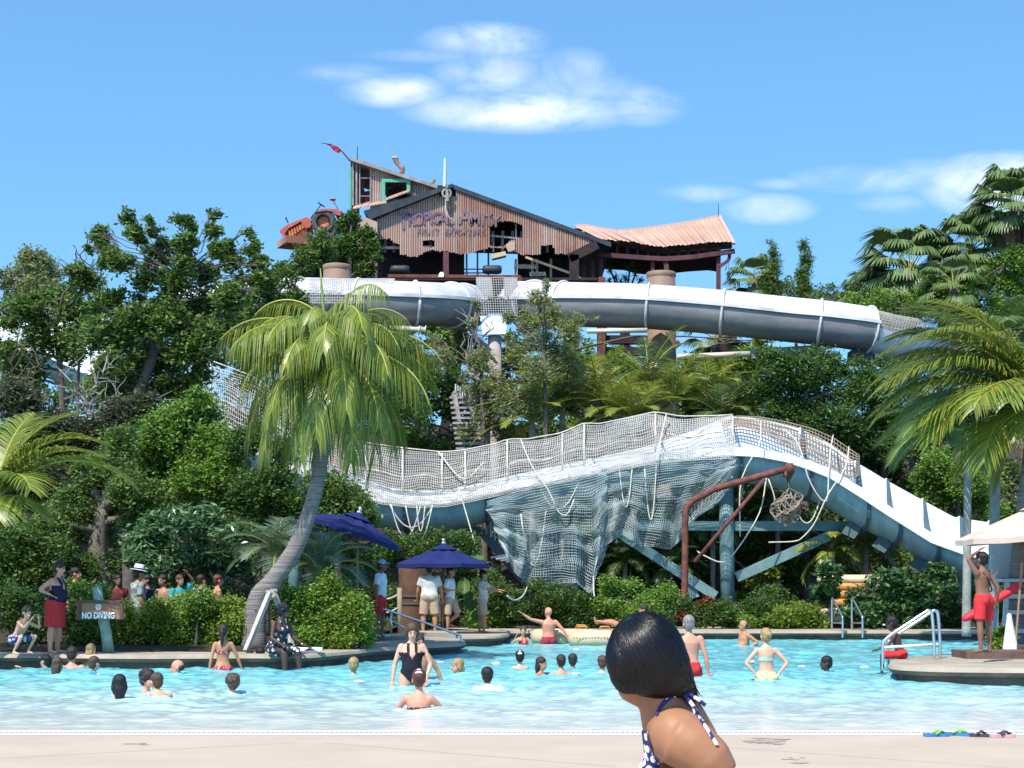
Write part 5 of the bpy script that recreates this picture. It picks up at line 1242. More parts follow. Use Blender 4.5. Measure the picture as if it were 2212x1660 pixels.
# spiky heads on stalks beyond the canopy
ta = thing('yucca', 'cluster of spiky rosettes on thin stalks seen under the canopy', 'plant', A(1350, 1100, 78)); m = MB(); s2 = MB(); random.seed(2)
for x, y, R in ((1319, 583, .28), (1361, 578, .34), (1330, 600, .32), (1372, 594, .26), (1352, 602, .34), (1316, 607, .22), (1384, 606, .3), (1340, 610, .3)):
    c = A(x, y, 78); s2.tube([A(1350, 680, 78), A((x + 1350) / 2, 625, 78), c], [.08, .06, .04], 5)
    for k in range(46):
        d = Vector((random.gauss(0, 1), random.gauss(0, 1), random.gauss(.2, 1))).normalized(); sv = d.cross(Vector((.3, .5, 1))).normalized() * .02
        m.quad(c - sv, c + sv, c + d * R + sv * .2, c + d * R - sv * .2)
part(ta, 'leaves', m, L_oak); part(ta, 'stalks', s2, M_bark)
# under the slide, right half: layered plants
tree('dark green shrubs behind the footbridge end', 50.5, [(1200, 1290, 30), (1240, 1300, 30), (1180, 1320, 30), (1280, 1330, 30), (1130, 1320, 24), (1230, 1345, 24), (1160, 1270, 20)], [(1210, 1360), (1210, 1300)], 12000, .09, L_dark, name='shrub', cat='shrub', tr=.03)
tree('speckled green shrub at the middle of the far pool edge', 50.5, [(1330, 1280, 30), (1370, 1290, 34), (1340, 1330, 34), (1400, 1320, 30), (1440, 1290, 26), (1300, 1310, 20), (1310, 1260, 16)], [(1360, 1360), (1360, 1300)], 12000, .10, L_mid, name='shrub', cat='shrub', tr=.03)
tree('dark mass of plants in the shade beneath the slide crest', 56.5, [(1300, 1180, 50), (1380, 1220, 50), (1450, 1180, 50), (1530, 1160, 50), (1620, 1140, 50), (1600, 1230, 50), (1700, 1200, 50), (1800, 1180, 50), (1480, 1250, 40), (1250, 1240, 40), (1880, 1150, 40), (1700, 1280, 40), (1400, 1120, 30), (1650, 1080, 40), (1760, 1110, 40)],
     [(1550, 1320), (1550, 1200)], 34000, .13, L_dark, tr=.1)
tree('light leafy bush hanging under the teal beam', 54.5, [(1380, 1080, 22), (1420, 1100, 22), (1620, 1250, 20), (1660, 1230, 24), (1600, 1300, 20), (1640, 1290, 18)], [(1640, 1340), (1640, 1260)], 4500, .13, L_lite, tr=.04)
random.seed(70)
for i, (x, y, Y, L, lm_, lab) in enumerate(((1800, 1190, 54, 1.5, L_palm, 'drooping small palm right of the teal beam end'), (1870, 1180, 54, 1.4, L_palmd, 'drooping small palm below the slide left of its last post'), (1450, 1230, 54.5, 1.3, L_palmd, 'small palm in the shade left of the rusty crane'),
        (1350, 1215, 54.5, 1.2, L_palmd, 'small palm under the tattered net'), (1680, 1110, 55.5, 1.3, L_palmd, 'small palm framed by the crane arm and the slide'), (1540, 1130, 55, 1.2, L_palmd, 'small palm behind the teal column'))):
    palm(lab, x, y, Y, [(k * 2.4, lerp(1.3, -.2, k / 15), L * random.uniform(.85, 1.1), 1.5) for k in range(16)], [(x, 1320), (x, 1270)], (.1, .08), lm_, ll=.42, w=.045, n=28, hang_=.7)
tree('dark spreading shrub between crane and ladder', 50.3, [(1480, 1320, 26), (1520, 1330, 24), (1560, 1320, 26), (1600, 1330, 26), (1640, 1310, 30), (1670, 1290, 30), (1700, 1320, 24), (1430, 1340, 20)], [(1560, 1360), (1560, 1320)], 9000, .10, L_dark, name='shrub', cat='shrub', tr=.03)
shrub('yellow green fern clump on the far pool edge left of the ladder', 49.6, [(1690, 1330, 20), (1720, 1322, 22), (1750, 1332, 22), (1705, 1348, 16), (1770, 1348, 16), (1735, 1345, 16)], 5000, .13, L_lite, asp=.3)
shrub('small yellow green clump at the right of the fern', 49.6, [(1640, 1345, 14), (1610, 1340, 14), (1660, 1340, 14), (1580, 1348, 12)], 2500, .11, L_mid, asp=.3)
shrub('red leaved shrub in the shade below the crane', 50.0, [(1530, 1305, 13), (1510, 1315, 12), (1550, 1318, 10), (1480, 1330, 9)], 1500, .11, L_red)
tree('broad leaved shrub behind the pool ladder', 49.8, [(1790, 1240, 24), (1780, 1280, 24), (1860, 1300, 28), (1900, 1270, 30), (1880, 1330, 26), (1940, 1310, 30), (1930, 1250, 24), (1980, 1280, 28), (2000, 1330, 26), (2040, 1290, 28), (1830, 1330, 16), (2030, 1240, 24), (1960, 1340, 22)],
     [(1920, 1360), (1920, 1300)], 11000, .17, leafmat('leaf_philodendron', [(.03, .09, .025), (.06, .14, .035), (.10, .20, .05), (.02, .06, .02), (.16, .26, .09)], .3, .3, .6), name='shrub', cat='shrub', tr=.04, asp=.55)
tree('dark shrub between the last slide post and the right edge', 49.5, [(2110, 1290, 26), (2130, 1330, 26), (2060, 1330, 26), (2170, 1300, 30), (2210, 1320, 30), (2120, 1260, 20), (2200, 1270, 24)], [(2130, 1360), (2130, 1300)], 9000, .12, L_dark, name='shrub', cat='shrub', tr=.03)
shrub('light green plant beside the pale traffic cone', 31.2, [(2165, 1385, 16), (2160, 1400, 14), (2172, 1370, 10)], 1500, .09, L_lite)
tree('dark wooded slope behind the left trees', 58, [(60, 900, 70), (180, 880, 70), (300, 950, 70), (420, 900, 60), (540, 860, 60), (620, 900, 60), (120, 1020, 80), (260, 1060, 80), (400, 1080, 80), (540, 1060, 80), (660, 1060, 70), (60, 1160, 80), (200, 1200, 80), (340, 1220, 80), (480, 1220, 80), (620, 1220, 80), (740, 1200, 60), (840, 1180, 40), (700, 850, 40), (760, 780, 40), (860, 830, 50), (900, 900, 40), (560, 780, 30)],
     [(300, 1330), (300, 1150)], 34000, .19, L_dark, tr=.2)
tree('dark trees behind the netted slide in the middle', 68, [(820, 760, 40), (900, 820, 50), (960, 850, 50), (880, 900, 50), (1000, 880, 40), (1100, 800, 40), (1200, 840, 50), (1300, 820, 50), (1400, 860, 50), (1500, 850, 50), (1600, 860, 50), (1250, 900, 50), (1450, 920, 50), (1340, 770, 22), (1640, 800, 40), (920, 960, 40), (1000, 960, 40)],
     [(1100, 1300), (1100, 1000)], 30000, .20, L_oak, tr=.2)
tree('far tree seen through the tower legs', 90, [(1320, 770, 20), (1350, 760, 20), (1300, 790, 20), (470, 700, 50), (560, 720, 40)], [(1330, 1200), (1330, 800)], 3000, .22, L_oak, tr=.1)

# fill behind the jetty and under the net
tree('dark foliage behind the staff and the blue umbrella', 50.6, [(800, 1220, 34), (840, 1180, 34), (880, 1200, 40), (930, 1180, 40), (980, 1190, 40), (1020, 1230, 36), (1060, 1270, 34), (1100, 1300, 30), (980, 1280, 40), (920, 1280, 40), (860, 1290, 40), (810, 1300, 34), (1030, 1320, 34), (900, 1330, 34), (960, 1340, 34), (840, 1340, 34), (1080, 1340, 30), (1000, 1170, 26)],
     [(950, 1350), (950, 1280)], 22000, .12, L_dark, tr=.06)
tree('shady foliage between slide and pool behind the hanging net', 58, [(1080, 1180, 40), (1140, 1200, 40), (1200, 1180, 40), (1260, 1190, 40), (1320, 1130, 40), (1380, 1150, 40), (1440, 1110, 40), (1500, 1100, 40), (1560, 1080, 40), (1620, 1180, 50), (1680, 1150, 50), (1740, 1190, 50), (1820, 1230, 50), (1880, 1250, 50), (1960, 1240, 50), (1300, 1250, 50), (1400, 1280, 50), (1500, 1260, 50), (1240, 1130, 30), (2040, 1260, 40)],
     [(1500, 1330), (1500, 1220)], 34000, .15, L_oak, tr=.1)
tree('sunlit leafy bush in front of the stair below the net', 50.2, [(1060, 1300, 20), (1030, 1340, 22), (1075, 1335, 20), (1100, 1340, 18)], [(1060, 1355), (1060, 1320)], 3000, .12, L_mid, name='shrub', cat='shrub', tr=.03)
tb_ = thing('banana_plant', 'large round leaved plant beside the staff woman', 'plant', A(1005, 1350, 46.4)); m = MB(); random.seed(9)
for x, y, w_, h_ in ((1002, 1268, 14, 20), (1030, 1205, 16, 8), (1018, 1300, 15, 20), (985, 1310, 14, 18), (1032, 1330, 14, 12)):
    c = A(x, y, 46.2); a, b_ = w_ / F * 46, h_ / F * 46; rows = []
    for i in range(7):
        v = i / 6 * 2 - 1; ww = a * math.sqrt(max(.02, 1 - v * v)); rows.append([c + Vector((ww * u, -.1 * abs(u) + .12 * v, b_ * v)) for u in (-1, -.5, 0, .5, 1)])
    m.grid(rows)
part(tb_, 'leaves', m, L_dark, True); m = MB()
for x, y in ((1002, 1285), (1018, 1310), (985, 1320)): m.tube([A(x, y, 46.3), A(1005, 1355, 46.4)], .02, 5)
part(tb_, 'stems', m, M_rach)

tree('tall wooded mass closing the view behind the netted slide', 65, [(820, 900, 40), (880, 960, 50), (950, 1010, 50), (1020, 980, 50), (1090, 960, 50), (1160, 940, 50), (1230, 950, 50), (1300, 930, 50), (1370, 940, 50), (1440, 930, 50), (1510, 950, 50), (1580, 960, 50), (1650, 940, 50), (1000, 1060, 60), (1100, 1060, 60), (1200, 1060, 60), (1300, 1050, 60), (1400, 1060, 60), (1500, 1060, 60), (1600, 1070, 60), (1080, 1140, 60), (1200, 1150, 60), (1320, 1150, 60), (1440, 1150, 60), (1560, 1160, 60), (1680, 1150, 60), (1780, 1120, 60), (1860, 1120, 60), (1940, 1160, 60), (2060, 1180, 60), (2160, 1150, 60), (2180, 1050, 60), (900, 1100, 50), (2100, 980, 50)],
     [(1400, 1320), (1400, 1150)], 42000, .20, L_oak, tr=.2)

tree('foliage filling the space below the middle of the tube slides', 66.5, [(880, 740, 30), (940, 720, 26), (985, 740, 30), (1020, 760, 30), (900, 790, 34), (1260, 760, 28), (1230, 790, 30), (1350, 800, 30), (1500, 790, 30), (1480, 830, 34), (1550, 800, 30), (1400, 820, 30), (1620, 780, 34), (1660, 740, 26), (480, 760, 34), (540, 790, 34), (1100, 740, 24)],
     [(1100, 1250), (1100, 1000), (1080, 800)], 15000, .17, L_mid, tr=.15)

tree('dark foliage between the slide end bracket and the right palms', 58, [(1850, 800, 30), (1880, 840, 34), (1910, 800, 34), (1900, 890, 36), (1950, 850, 36), (1950, 920, 36), (1870, 920, 34), (1990, 900, 36), (1930, 970, 34), (2000, 970, 34), (2050, 920, 36)],
     [(1910, 1300), (1910, 1050), (1900, 850)], 20000, .13, L_dark, tr=.12)
# ---------------------------------------------------------------- props
M_navy = mat('navy_canvas', (.012, .02, .11), .85, var=.18, scale=3, bump=.3, bscale=12, translu=.12)
M_wood = mat('umbrella_wood', (.33, .18, .10), .6)
M_steel = mat('stainless', (.62, .64, .66), .25, metal=.9)
def umbrella(label, px, pytop, pyrim, Y, hw, mt, tiltx=0, feet=None, n=8, square=True, name='umbrella', polem=None):
    top = A(px, pytop, Y); t = thing(name, label, 'umbrella', Vector((top.x, top.y, .25)))
    drop = (pyrim - pytop) * Y / F; c0 = Vector((0, 0, top.z)); R = Matrix.Rotation(tiltx, 3, 'Y'); m = MB()
    cor = []
    for k in range(n):
        a = 2 * math.pi * (k + .5) / n; rr = hw * (1.0 if k % 2 == 0 or n == 6 else 1.0); cor.append(Vector((rr * math.cos(a), rr * math.sin(a) * .95, -drop)))
    rows = []
    for f_ in (0.06, .25, .5, .75, 1.0):
        row = []
        for k in range(n):
            p = cor[k] * f_; q = cor[(k + 1) % n] * f_
            row.append(p); mid = (p + q) / 2; row.append(mid + Vector((0, 0, -.035 * math.sin(math.pi * f_) - .02 * f_)))
        rows.append([top + R @ p for p in row])
    m.grid(rows, closed=True)
    lo = [[p for p in rows[-1]], [p + Vector((0, 0, -.10)) for p in rows[-1]]]; m.grid(lo, closed=True)
    part(t, 'canopy', m, mt)
    m = MB(); vr = [[top + R @ (cor[k % n] * f_ + Vector((0, 0, .05 if f_ < .3 else .03))) for k in range(n)] for f_ in (0.02, .30)]; m.grid(vr, closed=True); part(t, 'vent', m, mt)
    m = MB(); m.ell(top + R @ Vector((0, 0, .12)), (.045, .045, .06)); m.ell(top + R @ Vector((0, 0, .05)), (.06, .06, .05)); part(t, 'finial', m, M_steel, True)
    m = MB(); m.tube([Vector((top.x, top.y, .25)), top + R @ Vector((0, 0, -.02))], .03, 8); part(t, 'pole', m, polem or M_wood, True)
    hub = top + R @ Vector((0, 0, -drop - .25))
    for k in range(n):
        m = MB(); m.beam(top + R @ (cor[k] * .06 - Vector((0, 0, .04))), top + R @ (cor[k] * .99 - Vector((0, 0, .05))), .025, .03); rb = part(t, 'rib', m, polem or M_wood)
        m = MB(); m.beam(hub, top + R @ (cor[k] * .55 - Vector((0, 0, .05))), .022, .025); part(rb, 'strut', m, polem or M_wood)
    return t
umbrella('blue patio umbrella opened over the staff on the jetty', 958, 1178, 1218, 44.5, 1.28, M_navy, 0)
umbrella('blue patio umbrella tilted behind the pale palm fronds', 774, 1112, 1148, 37.4, 1.16, M_navy, ti(19))
M_beige = mat('beige_canvas', (.62, .48, .40), .9, var=.08, scale=3, translu=.15)
umbrella('big pale beige umbrella shading the lifeguard post at the right edge', 2262, 1080, 1156, 31.4, 1.72, M_beige, ti(-3), polem=M_steel)
# no diving sign
sg = thing('sign', 'brown wooden pool rule sign on a leaning pale green post', 'sign', G(240, 1411, .25))
YS = G(240, 1411, .25).y
m = MB(); m.tube([A(235, 1411, YS), A(228, 1360, YS), A(215, 1310, YS + .02), A(209, 1267, YS + .02)], [.105, .10, .095, .09], 12); part(sg, 'post', m, mat('pale_green_post', (.24, .33, .27), .85, var=.2, scale=5), True)
m = MB(); rr = random.Random(1); yb = YS - .2
ed = [(164, 1299), (268, 1302), (270, 1312), (266, 1320), (270, 1330), (267, 1338), (164, 1338), (166, 1330), (163, 1322), (167, 1314), (163, 1306)]
m.prism([A(x, y, yb) for x, y in ed], (0, .07, 0)); bd = part(sg, 'board', m, mat('sign_brown_wood', (.34, .17, .10), .85, col2=(.24, .12, .075), scale=3, stretch=(.4, 1, 5), bump=.5, bscale=12))
m = MB()
for x in (171, 262): m.beam(A(x, 1299, yb - .02), A(x, 1339, yb - .02), .06, .03)
m.beam(A(164, 1299, yb - .02), A(269, 1301, yb - .02), .03, .05, ); part(bd, 'batten', m, mat('sign_dark_band', (.10, .06, .045), .8))
m = MB()
Mt = Matrix.Translation(A(213, 1330.5, yb) + Vector((0, -.02, 0))) @ Matrix.Rotation(math.pi / 2, 4, 'X') @ Matrix.Scale(.76, 4, Vector((1, 0, 0)))
add_text(m, 'NO DIVING', .15, Mt, .006, .006)
part(bd, 'lettering', m, M_white)
m = MB(); c = A(213, 1311.5, yb) + Vector((0, -.012, 0))
m.tube([c + Vector((.045 * math.cos(q), 0, .045 * math.sin(q))) for q in np.linspace(0, 6.283, 25)], .009, 5)
m.beam(c + Vector((-.03, 0, -.03)), c + Vector((.03, 0, .03)), .012); m.ell(c + Vector((.012, 0, .014)), .011); m.tube([c + Vector((-.025, 0, .0)), c + Vector((0, 0, .012)), c + Vector((.02, 0, -.02))], .008, 5)
part(bd, 'symbol', m, M_white)
# handrail on the jetty steps
YH = 37.5
hr = thing('handrail', 'sloping grey pipe handrail running down the jetty steps into the pool', 'handrail', A(880, 1380, YH))
for dy in (0, 1.1):
    m = MB(); m.tube(smooth_path([A(828, 1316, YH + dy), A(850, 1323, YH + dy), A(930, 1350, YH + dy), A(990, 1372, YH + dy), A(996, 1378, YH + dy), A(996, 1388, YH + dy)], 20), .025, 8); part(hr, 'rail', m, M_steel, True)
    m = MB(); m.tube([A(833, 1335, YH + dy), A(900, 1370, YH + dy)], .02, 8); part(hr, 'lower_rail', m, M_steel, True)
    m = MB(); m.tube([A(845, 1322, YH + dy), A(845, 1372, YH + dy)], .022, 8); part(hr, 'upright', m, M_steel, True)
# rope fence and brown totem column on the jetty
m = MB(); rf = thing('rope_fence', 'wooden post with a slack rope left of the brown column', 'fence', A(862, 1370, 43))
m.tube([A(864, 1370, 43), A(863, 1270, 43)], .06, 8); part(rf, 'post', m, mat('post_wood', (.30, .24, .15), .9, var=.2), True)
m = MB(); m.tube(hang(A(815, 1292, 43), A(863, 1282, 43), .08), .022, 6); m.tube(hang(A(815, 1322, 43), A(863, 1310, 43), .08), .02, 6); part(rf, 'rope', m, M_rope, True)
ct = thing('round_column', 'squat rust brown drum column under the front blue umbrella', 'column', A(893, 1370, 46.3)); c = A(893, 1370, 46.3); c.z = .2
m = MB(); m.lathe(c, [(.40, 0), (.42, .6), (.40, 1.2), (.42, 1.75), (.38, 1.8), (0, 1.8)], 20); part(ct, 'shaft', m, mat('totem', (.14, .07, .035), .85, col2=(.06, .035, .025), scale=2, bump=.5), True)
for z in (.75, .95): m = MB(); m.lathe(c, [(.42, z), (.44, z + .02), (.44, z + .05), (.42, z + .07)], 20); part(ct, 'band', m, M_dsteel, True)
# bridge with balusters behind the hanging net
br = thing('footbridge', 'dark footbridge and stair with pale balusters behind the hanging net', 'bridge', A(1180, 1330, 54.5)); YB = 54.5
M_bal = mat('pale_baluster', (.48, .50, .52), .7); M_brd = mat('bridge_grey', (.10, .12, .14), .8, var=.2)
m = MB()
m.prism([A(x, y, YB) for x, y in ((1030, 1150), (1040, 1138), (1150, 1232), (1250, 1234), (1250, 1268), (1135, 1268), (1115, 1250))], (0, 1.4, 0)); part(br, 'stringer', m, M_brd)
for x0, y0, x1, y1 in ((1035, 1115, 1150, 1210), (1145, 1148, 1260, 1148)):
    m = MB(); m.beam(A(x0, y0, YB), A(x1, y1, YB), .09); part(br, 'handrail', m, M_bal)
for k in range(13):
    x = 1150 + k * 8.6; m = MB(); m.beam(A(x, 1150, YB), A(x, 1234, YB), .055); part(br, 'baluster', m, M_bal)
for k in range(12):
    x = 1042 + k * 9; y = 1120 + k * 7.5; m = MB(); m.beam(A(x, y, YB), A(x, y + 26, YB), .05); part(br, 'baluster', m, M_bal)
m = MB()
for x in (1175, 1240): m.beam(A(x, 1268, YB + .3), Vector((A(x, 1268, YB).x, YB + .3, .2)), .3)
part(br, 'leg', m, M_brd)
m = MB()
for k in range(6): m.beam(A(1060 + k * 11, 1205 + k * 3, YB - .6), A(1098 + k * 9, 1198 + k * 3, YB - .6), .06)
part(br, 'stair_treads', m, M_bal)
sw_ = thing('staircase', 'grey wooden staircase glimpsed between trees below the left tube slide', 'stairs', A(1005, 1100, 60))
m = MB()
for k in range(11): m.box(A(1000 + k * 1.5, 860 + k * 11, 60 - k * .12), (.95, .3, .07))
part(sw_, 'treads', m, mat('stair_wood', (.34, .33, .32), .8, var=.2))
m = MB()
m.beam(A(980, 850, 60), A(1000, 975, 59), .12, .3); m.beam(A(1012, 850, 60), A(1034, 975, 59), .1, .3); part(sw_, 'stringer', m, M_grayw)
for k in range(7): m = MB(); m.beam(A(984 + k * 5, 830 + k * 3, 60), A(984 + k * 5, 856 + k * 5, 60), .05); part(sw_, 'baluster', m, M_bal)
# right hand ladder rails at the platform
lh = thing('handrail', 'twin stainless pool handrail standing at the tip of the right platform', 'handrail', G(1950, 1438, .25))
for dx, dy in ((0, 0), (13, .7)):
    Yh = 28.6 + dy; m = MB(); o_ = dx
    m.tube(smooth_path([A(1907 + o_ * .9, 1450, Yh), A(1907 + o_ * .9, 1395, Yh), A(1911 + o_ * .9, 1384, Yh), A(1930 + o_, 1368, Yh), A(1970 + o_, 1342, Yh), A(2000 + o_, 1322, Yh), A(2008 + o_, 1320, Yh), A(2013 + o_, 1328, Yh), A(2017 + o_, 1380, Yh), A(2018 + o_, 1422, Yh)], 50), .027, 8); part(lh, 'rail', m, M_steel, True)
    m = MB(); m.tube([A(1909 + o_, 1399 - o_ * .1, Yh), A(2014 + o_, 1393, Yh)], .022, 8); part(lh, 'cross_bar', m, M_white, True)
# back ladder
bl_ = thing('pool_ladder', 'pair of thin steel ladder rails at the far pool edge', 'ladder', A(1825, 1365, 47.4))
for dx in (0, 43):
    m = MB(); m.tube(smooth_path([A(1797 + dx * 1.0, 1363, 48.4), A(1797 + dx, 1300, 48.4), A(1800 + dx, 1296, 48.2), A(1818 + dx, 1330, 47.2), A(1820 + dx, 1340, 47.1), A(1820 + dx, 1378, 47.1)], 20), .028, 7); part(bl_, 'rail', m, M_steel, True)
    m = MB(); m.tube([A(1797 + dx, 1346, 48.4), A(1820 + dx, 1346, 47.1)], .02, 6); part(bl_, 'rung', m, M_steel, True)
# orange raft slide exit behind the shrubs
M_yraft = mat('raft_yellow', (.58, .45, .29), .45, var=.08, scale=4); M_oraft = mat('raft_orange', (.55, .24, .06), .5)
rs = thing('raft_stack', 'stack of yellow and orange rafts behind the shrubs at the ladder', 'rafts', A(1845, 1350, 51))
for k, (cx, cy, w, mt_) in enumerate(((1855, 1253, 1.1, M_yraft), (1850, 1268, 1.0, M_oraft), (1843, 1285, .95, M_oraft), (1840, 1302, .9, M_oraft), (1838, 1322, .8, M_yraft), (1838, 1340, .8, M_yraft))):
    m = MB(); c = A(cx, cy, 51); m.tube([c + Vector((w * math.cos(q), .5 * math.sin(q), 0)) for q in np.linspace(0, 6.283, 25)], .15, 8); part(rs, 'raft', m, mt_, True)
# rafts moored at the far edge
def raft(label, px, py, Y, L, rz, text=True):
    c = G(px, py, .05); c.y = Y; t = thing('raft', label, 'raft', c, rz, 'yellow rafts at the jetty'); t.location = (c.x, c.y, -.06)
    m = MB(); w = .62
    ring = [Vector((math.copysign(1, math.cos(q)) * abs(math.cos(q)) ** .5 * L / 2, math.copysign(1, math.sin(q)) * abs(math.sin(q)) ** .6 * w, .22)) for q in np.linspace(0, 2 * math.pi, 41)]
    m.tube(ring, .20, 10); m.box((0, 0, .12), (L * .85, w * 1.6, .12)); o = part(t, 'tube', m, M_yraft, True, local=True)
    for x in (-.3 * L, .25 * L):
        m = MB(); m.tube([Vector((x - .14, -w * .9, .46)), Vector((x - .1, -w * .9, .53)), Vector((x + .1, -w * .9, .53)), Vector((x + .14, -w * .9, .46))], .022, 6); part(t, 'handle', m, M_oraft, True, local=True)
    m = MB(); rr = random.Random(px)
    for k in range(15): m.box((-.5 + k * .075, -w - .19, .26 + rr.uniform(-.01, .01)), (.045, .01, rr.uniform(.035, .06)))
    part(t, 'worn_print', m, mat('worn_print', (.33, .24, .12), .8), local=True)
raft('yellow inflatable raft lying behind the bald pointing man', 1215, 1378, 44.9, 1.45, .03)
raft('nearer pale yellow raft pointing towards the foreground woman', 1285, 1388, 43.2, 1.0, -.1)
# flip flops etc
M_blu = mat('blue_rubber', (.04, .20, .42), .6); M_grn = mat('green_strap', (.22, .45, .10), .6); M_pnk = mat('pink_rubber', (.55, .30, .36), .6); M_blk = mat('dark_rubber', (.06, .05, .07), .6)
def sandal(label, px, py, rz, mt, st_, L=.27, group='sandals on the beach paving'):
    c = G(px, py, .04); c.z = float(np.interp(c.y, [13, YE], [.05, .022])) + .002
    t = thing('flip_flop', label, 'sandal', c, rz, group); m = MB()
    out = [(-.5, 0), (-.47, .13), (-.3, .16), (0, .14), (.25, .19), (.42, .16), (.5, 0), (.42, -.15), (.25, -.17), (0, -.12), (-.3, -.15), (-.47, -.12)]
    m.prism([Vector((x * L, y * L * 1.1, 0)) for x, y in out], (0, 0, .028)); part(t, 'sole', m, mt, local=True)
    m = MB()
    for s_ in (-1, 1): m.tube([Vector((.3 * L, 0, .03)), Vector((.1 * L, s_ * .12 * L, .055)), Vector((-.12 * L, s_ * .17 * L, .025))], .012, 6)
    part(t, 'strap', m, st_, True, local=True)
sandal('blue flip flop with green strap, left of the pair on the paving', 2024, 1588, .25, M_blu, M_grn)
sandal('blue flip flop with green strap, right of the pair on the paving', 2068, 1586, -.5, M_blu, M_grn, .30)
sandal('small dark sandal lying between the blue and pink flip flops', 2116, 1589, -.3, M_blk, M_blk, .19)
sandal('pink sandal at the right end of the row on the paving', 2166, 1590, .1, M_pnk, M_blk, .26)
# traffic cone, bench base of the lifeguard post
m = MB(); c = G(2183, 1412, .27)
cn_ = thing('traffic_cone', 'pale grey traffic cone standing right of the lifeguard', 'cone', c)
m.lathe(c, [(.17, 0), (.17, .03), (.14, .04), (.05, .62), (.035, .70), (0, .71)], 18); part(cn_, 'cone', m, mat('cone_grey', (.52, .53, .56), .6), True)
m = MB(); m.box(c + Vector((0, 0, .015)), (.40, .40, .03)); part(cn_, 'foot', m, _mats['cone_grey'])
m = MB(); c = G(2140, 1424, .25); m.box(c + Vector((.55, .5, .06)), (1.9, 1.0, .13)); m.box(c + Vector((1.2, .7, .16)), (.9, .7, .08)); single('low_platform', m, M_rim_side, 'low dark slab under the feet of the lifeguard', 'slab', loc=c)
gc = thing('guard_chair', 'grey lifeguard chair partly cut by the right edge', 'chair', G(2215, 1405, .27)); c = G(2215, 1408, .27); c.y += 1.0
M_chr = mat('chair_grey', (.38, .40, .43), .7)
for dx, dy in ((0, 0), (.6, 0), (0, .7), (.6, .7)):
    m = MB(); m.beam(c + Vector((dx - .12, dy, 0)), c + Vector((dx, dy, 1.3)), .08); part(gc, 'leg', m, M_chr)
m = MB(); m.box(c + Vector((.3, .35, 1.3)), (.85, .85, .06)); part(gc, 'seat', m, M_chr)
m = MB(); m.box(c + Vector((.3, .75, 1.7)), (.8, .05, .7)); part(gc, 'backrest', m, M_chr)
for z in (.35, .7, 1.0): m = MB(); m.beam(c + Vector((-.1, -.02, z)), c + Vector((.6, -.02, z)), .06, .08); part(gc, 'rung', m, M_chr)
# rescue poles leaning
m = MB(); m.tube([G(2192, 1412, .27), A(2208, 1215, 30.8)], .02, 7); single('rescue_pole', m, M_wood, 'thin pole standing upright beside the lifeguard chair', 'pole')
# towel
m = MB(); c = G(655, 1409, .27); rows = []
for j in range(8):
    rows.append([c + Vector((lerp(-.25, .35, i / 11), j * .05 - .1, .03 + .035 * math.sin(i * 1.1 + j * .8) + .02)) for i in range(12)])
m.grid(rows); m.box(c + Vector((.05, .08, .015)), (.5, .25, .03)); single('towel', m, mat('white_towel', (.70, .68, .80), .95), 'rumpled white towel lying on the kerb right of the seated woman', 'towel', smooth=True)
# small floats in the water
for i, (x, y, lab) in enumerate(((952, 1432, 'small white float right of the woman in black swimsuit'), (775, 1473, 'pinkish white float below the blonde swimmer'), (1072, 1433, 'white float left of the girl with the white bow'), (1245, 1456, 'white float near the heads in the middle'), (1622, 1430, 'white float left of the blonde woman in yellow bikini'),
                                 (1730, 1441, 'white float between the bikini woman and the swimmer at the right'), (1868, 1442, 'white float left of the platform handrail'), (700, 1433, 'white float nearest the left kerb'), (1245, 1403, 'white float near the rafts'))):
    c = G(x, y, 0); m = MB(); m.ell(c, (.085, .05, .028), n=10, k=6); single('float', m, M_white, lab, 'float', loc=c, smooth=True, group='small floats on the water')
# ---------------------------------------------------------------- people
def skinmat(name, col):
    m = mat(name, col, .5, var=.06, scale=9, spec=.35); m.node_tree.nodes['Principled BSDF'].inputs['Subsurface Weight'].default_value = .0
    m.node_tree.nodes['Principled BSDF'].inputs['Subsurface Radius'].default_value = (.012, .005, .003); return m
SKIN = {'fair': skinmat('skin_fair', (.62, .34, .23)), 'pink': skinmat('skin_pink', (.62, .27, .18)), 'tan': skinmat('skin_tan', (.46, .21, .115)), 'brown': skinmat('skin_brown', (.22, .105, .065)), 'dark': skinmat('skin_dark', (.075, .04, .03)), 'shade': skinmat('skin_shaded', (.36, .19, .125))}  # last tone has tree shade put into the skin colour
M_eye = mat('eye_dark', (.02, .015, .015), .3); M_lip = mat('lip', (.35, .12, .10), .5)
def hairm(n, c): return mat('hair_' + n, c, .42, var=.35, scale=22, stretch=(3, 3, .6), bump=.5, bscale=60, spec=.35)
HAIR = {'black': hairm('black', (.012, .010, .012)), 'dark': hairm('dark_brown', (.03, .02, .016)), 'brown': hairm('brown', (.075, .042, .026)), 'red': hairm('auburn', (.10, .035, .02)), 'blonde': hairm('blonde', (.34, .22, .10)), 'grey': hairm('grey', (.22, .20, .19))}
def cloth(n, c, **k): return mat('cloth_' + n, c, .85, var=k.pop('var', .12), scale=8, **k)
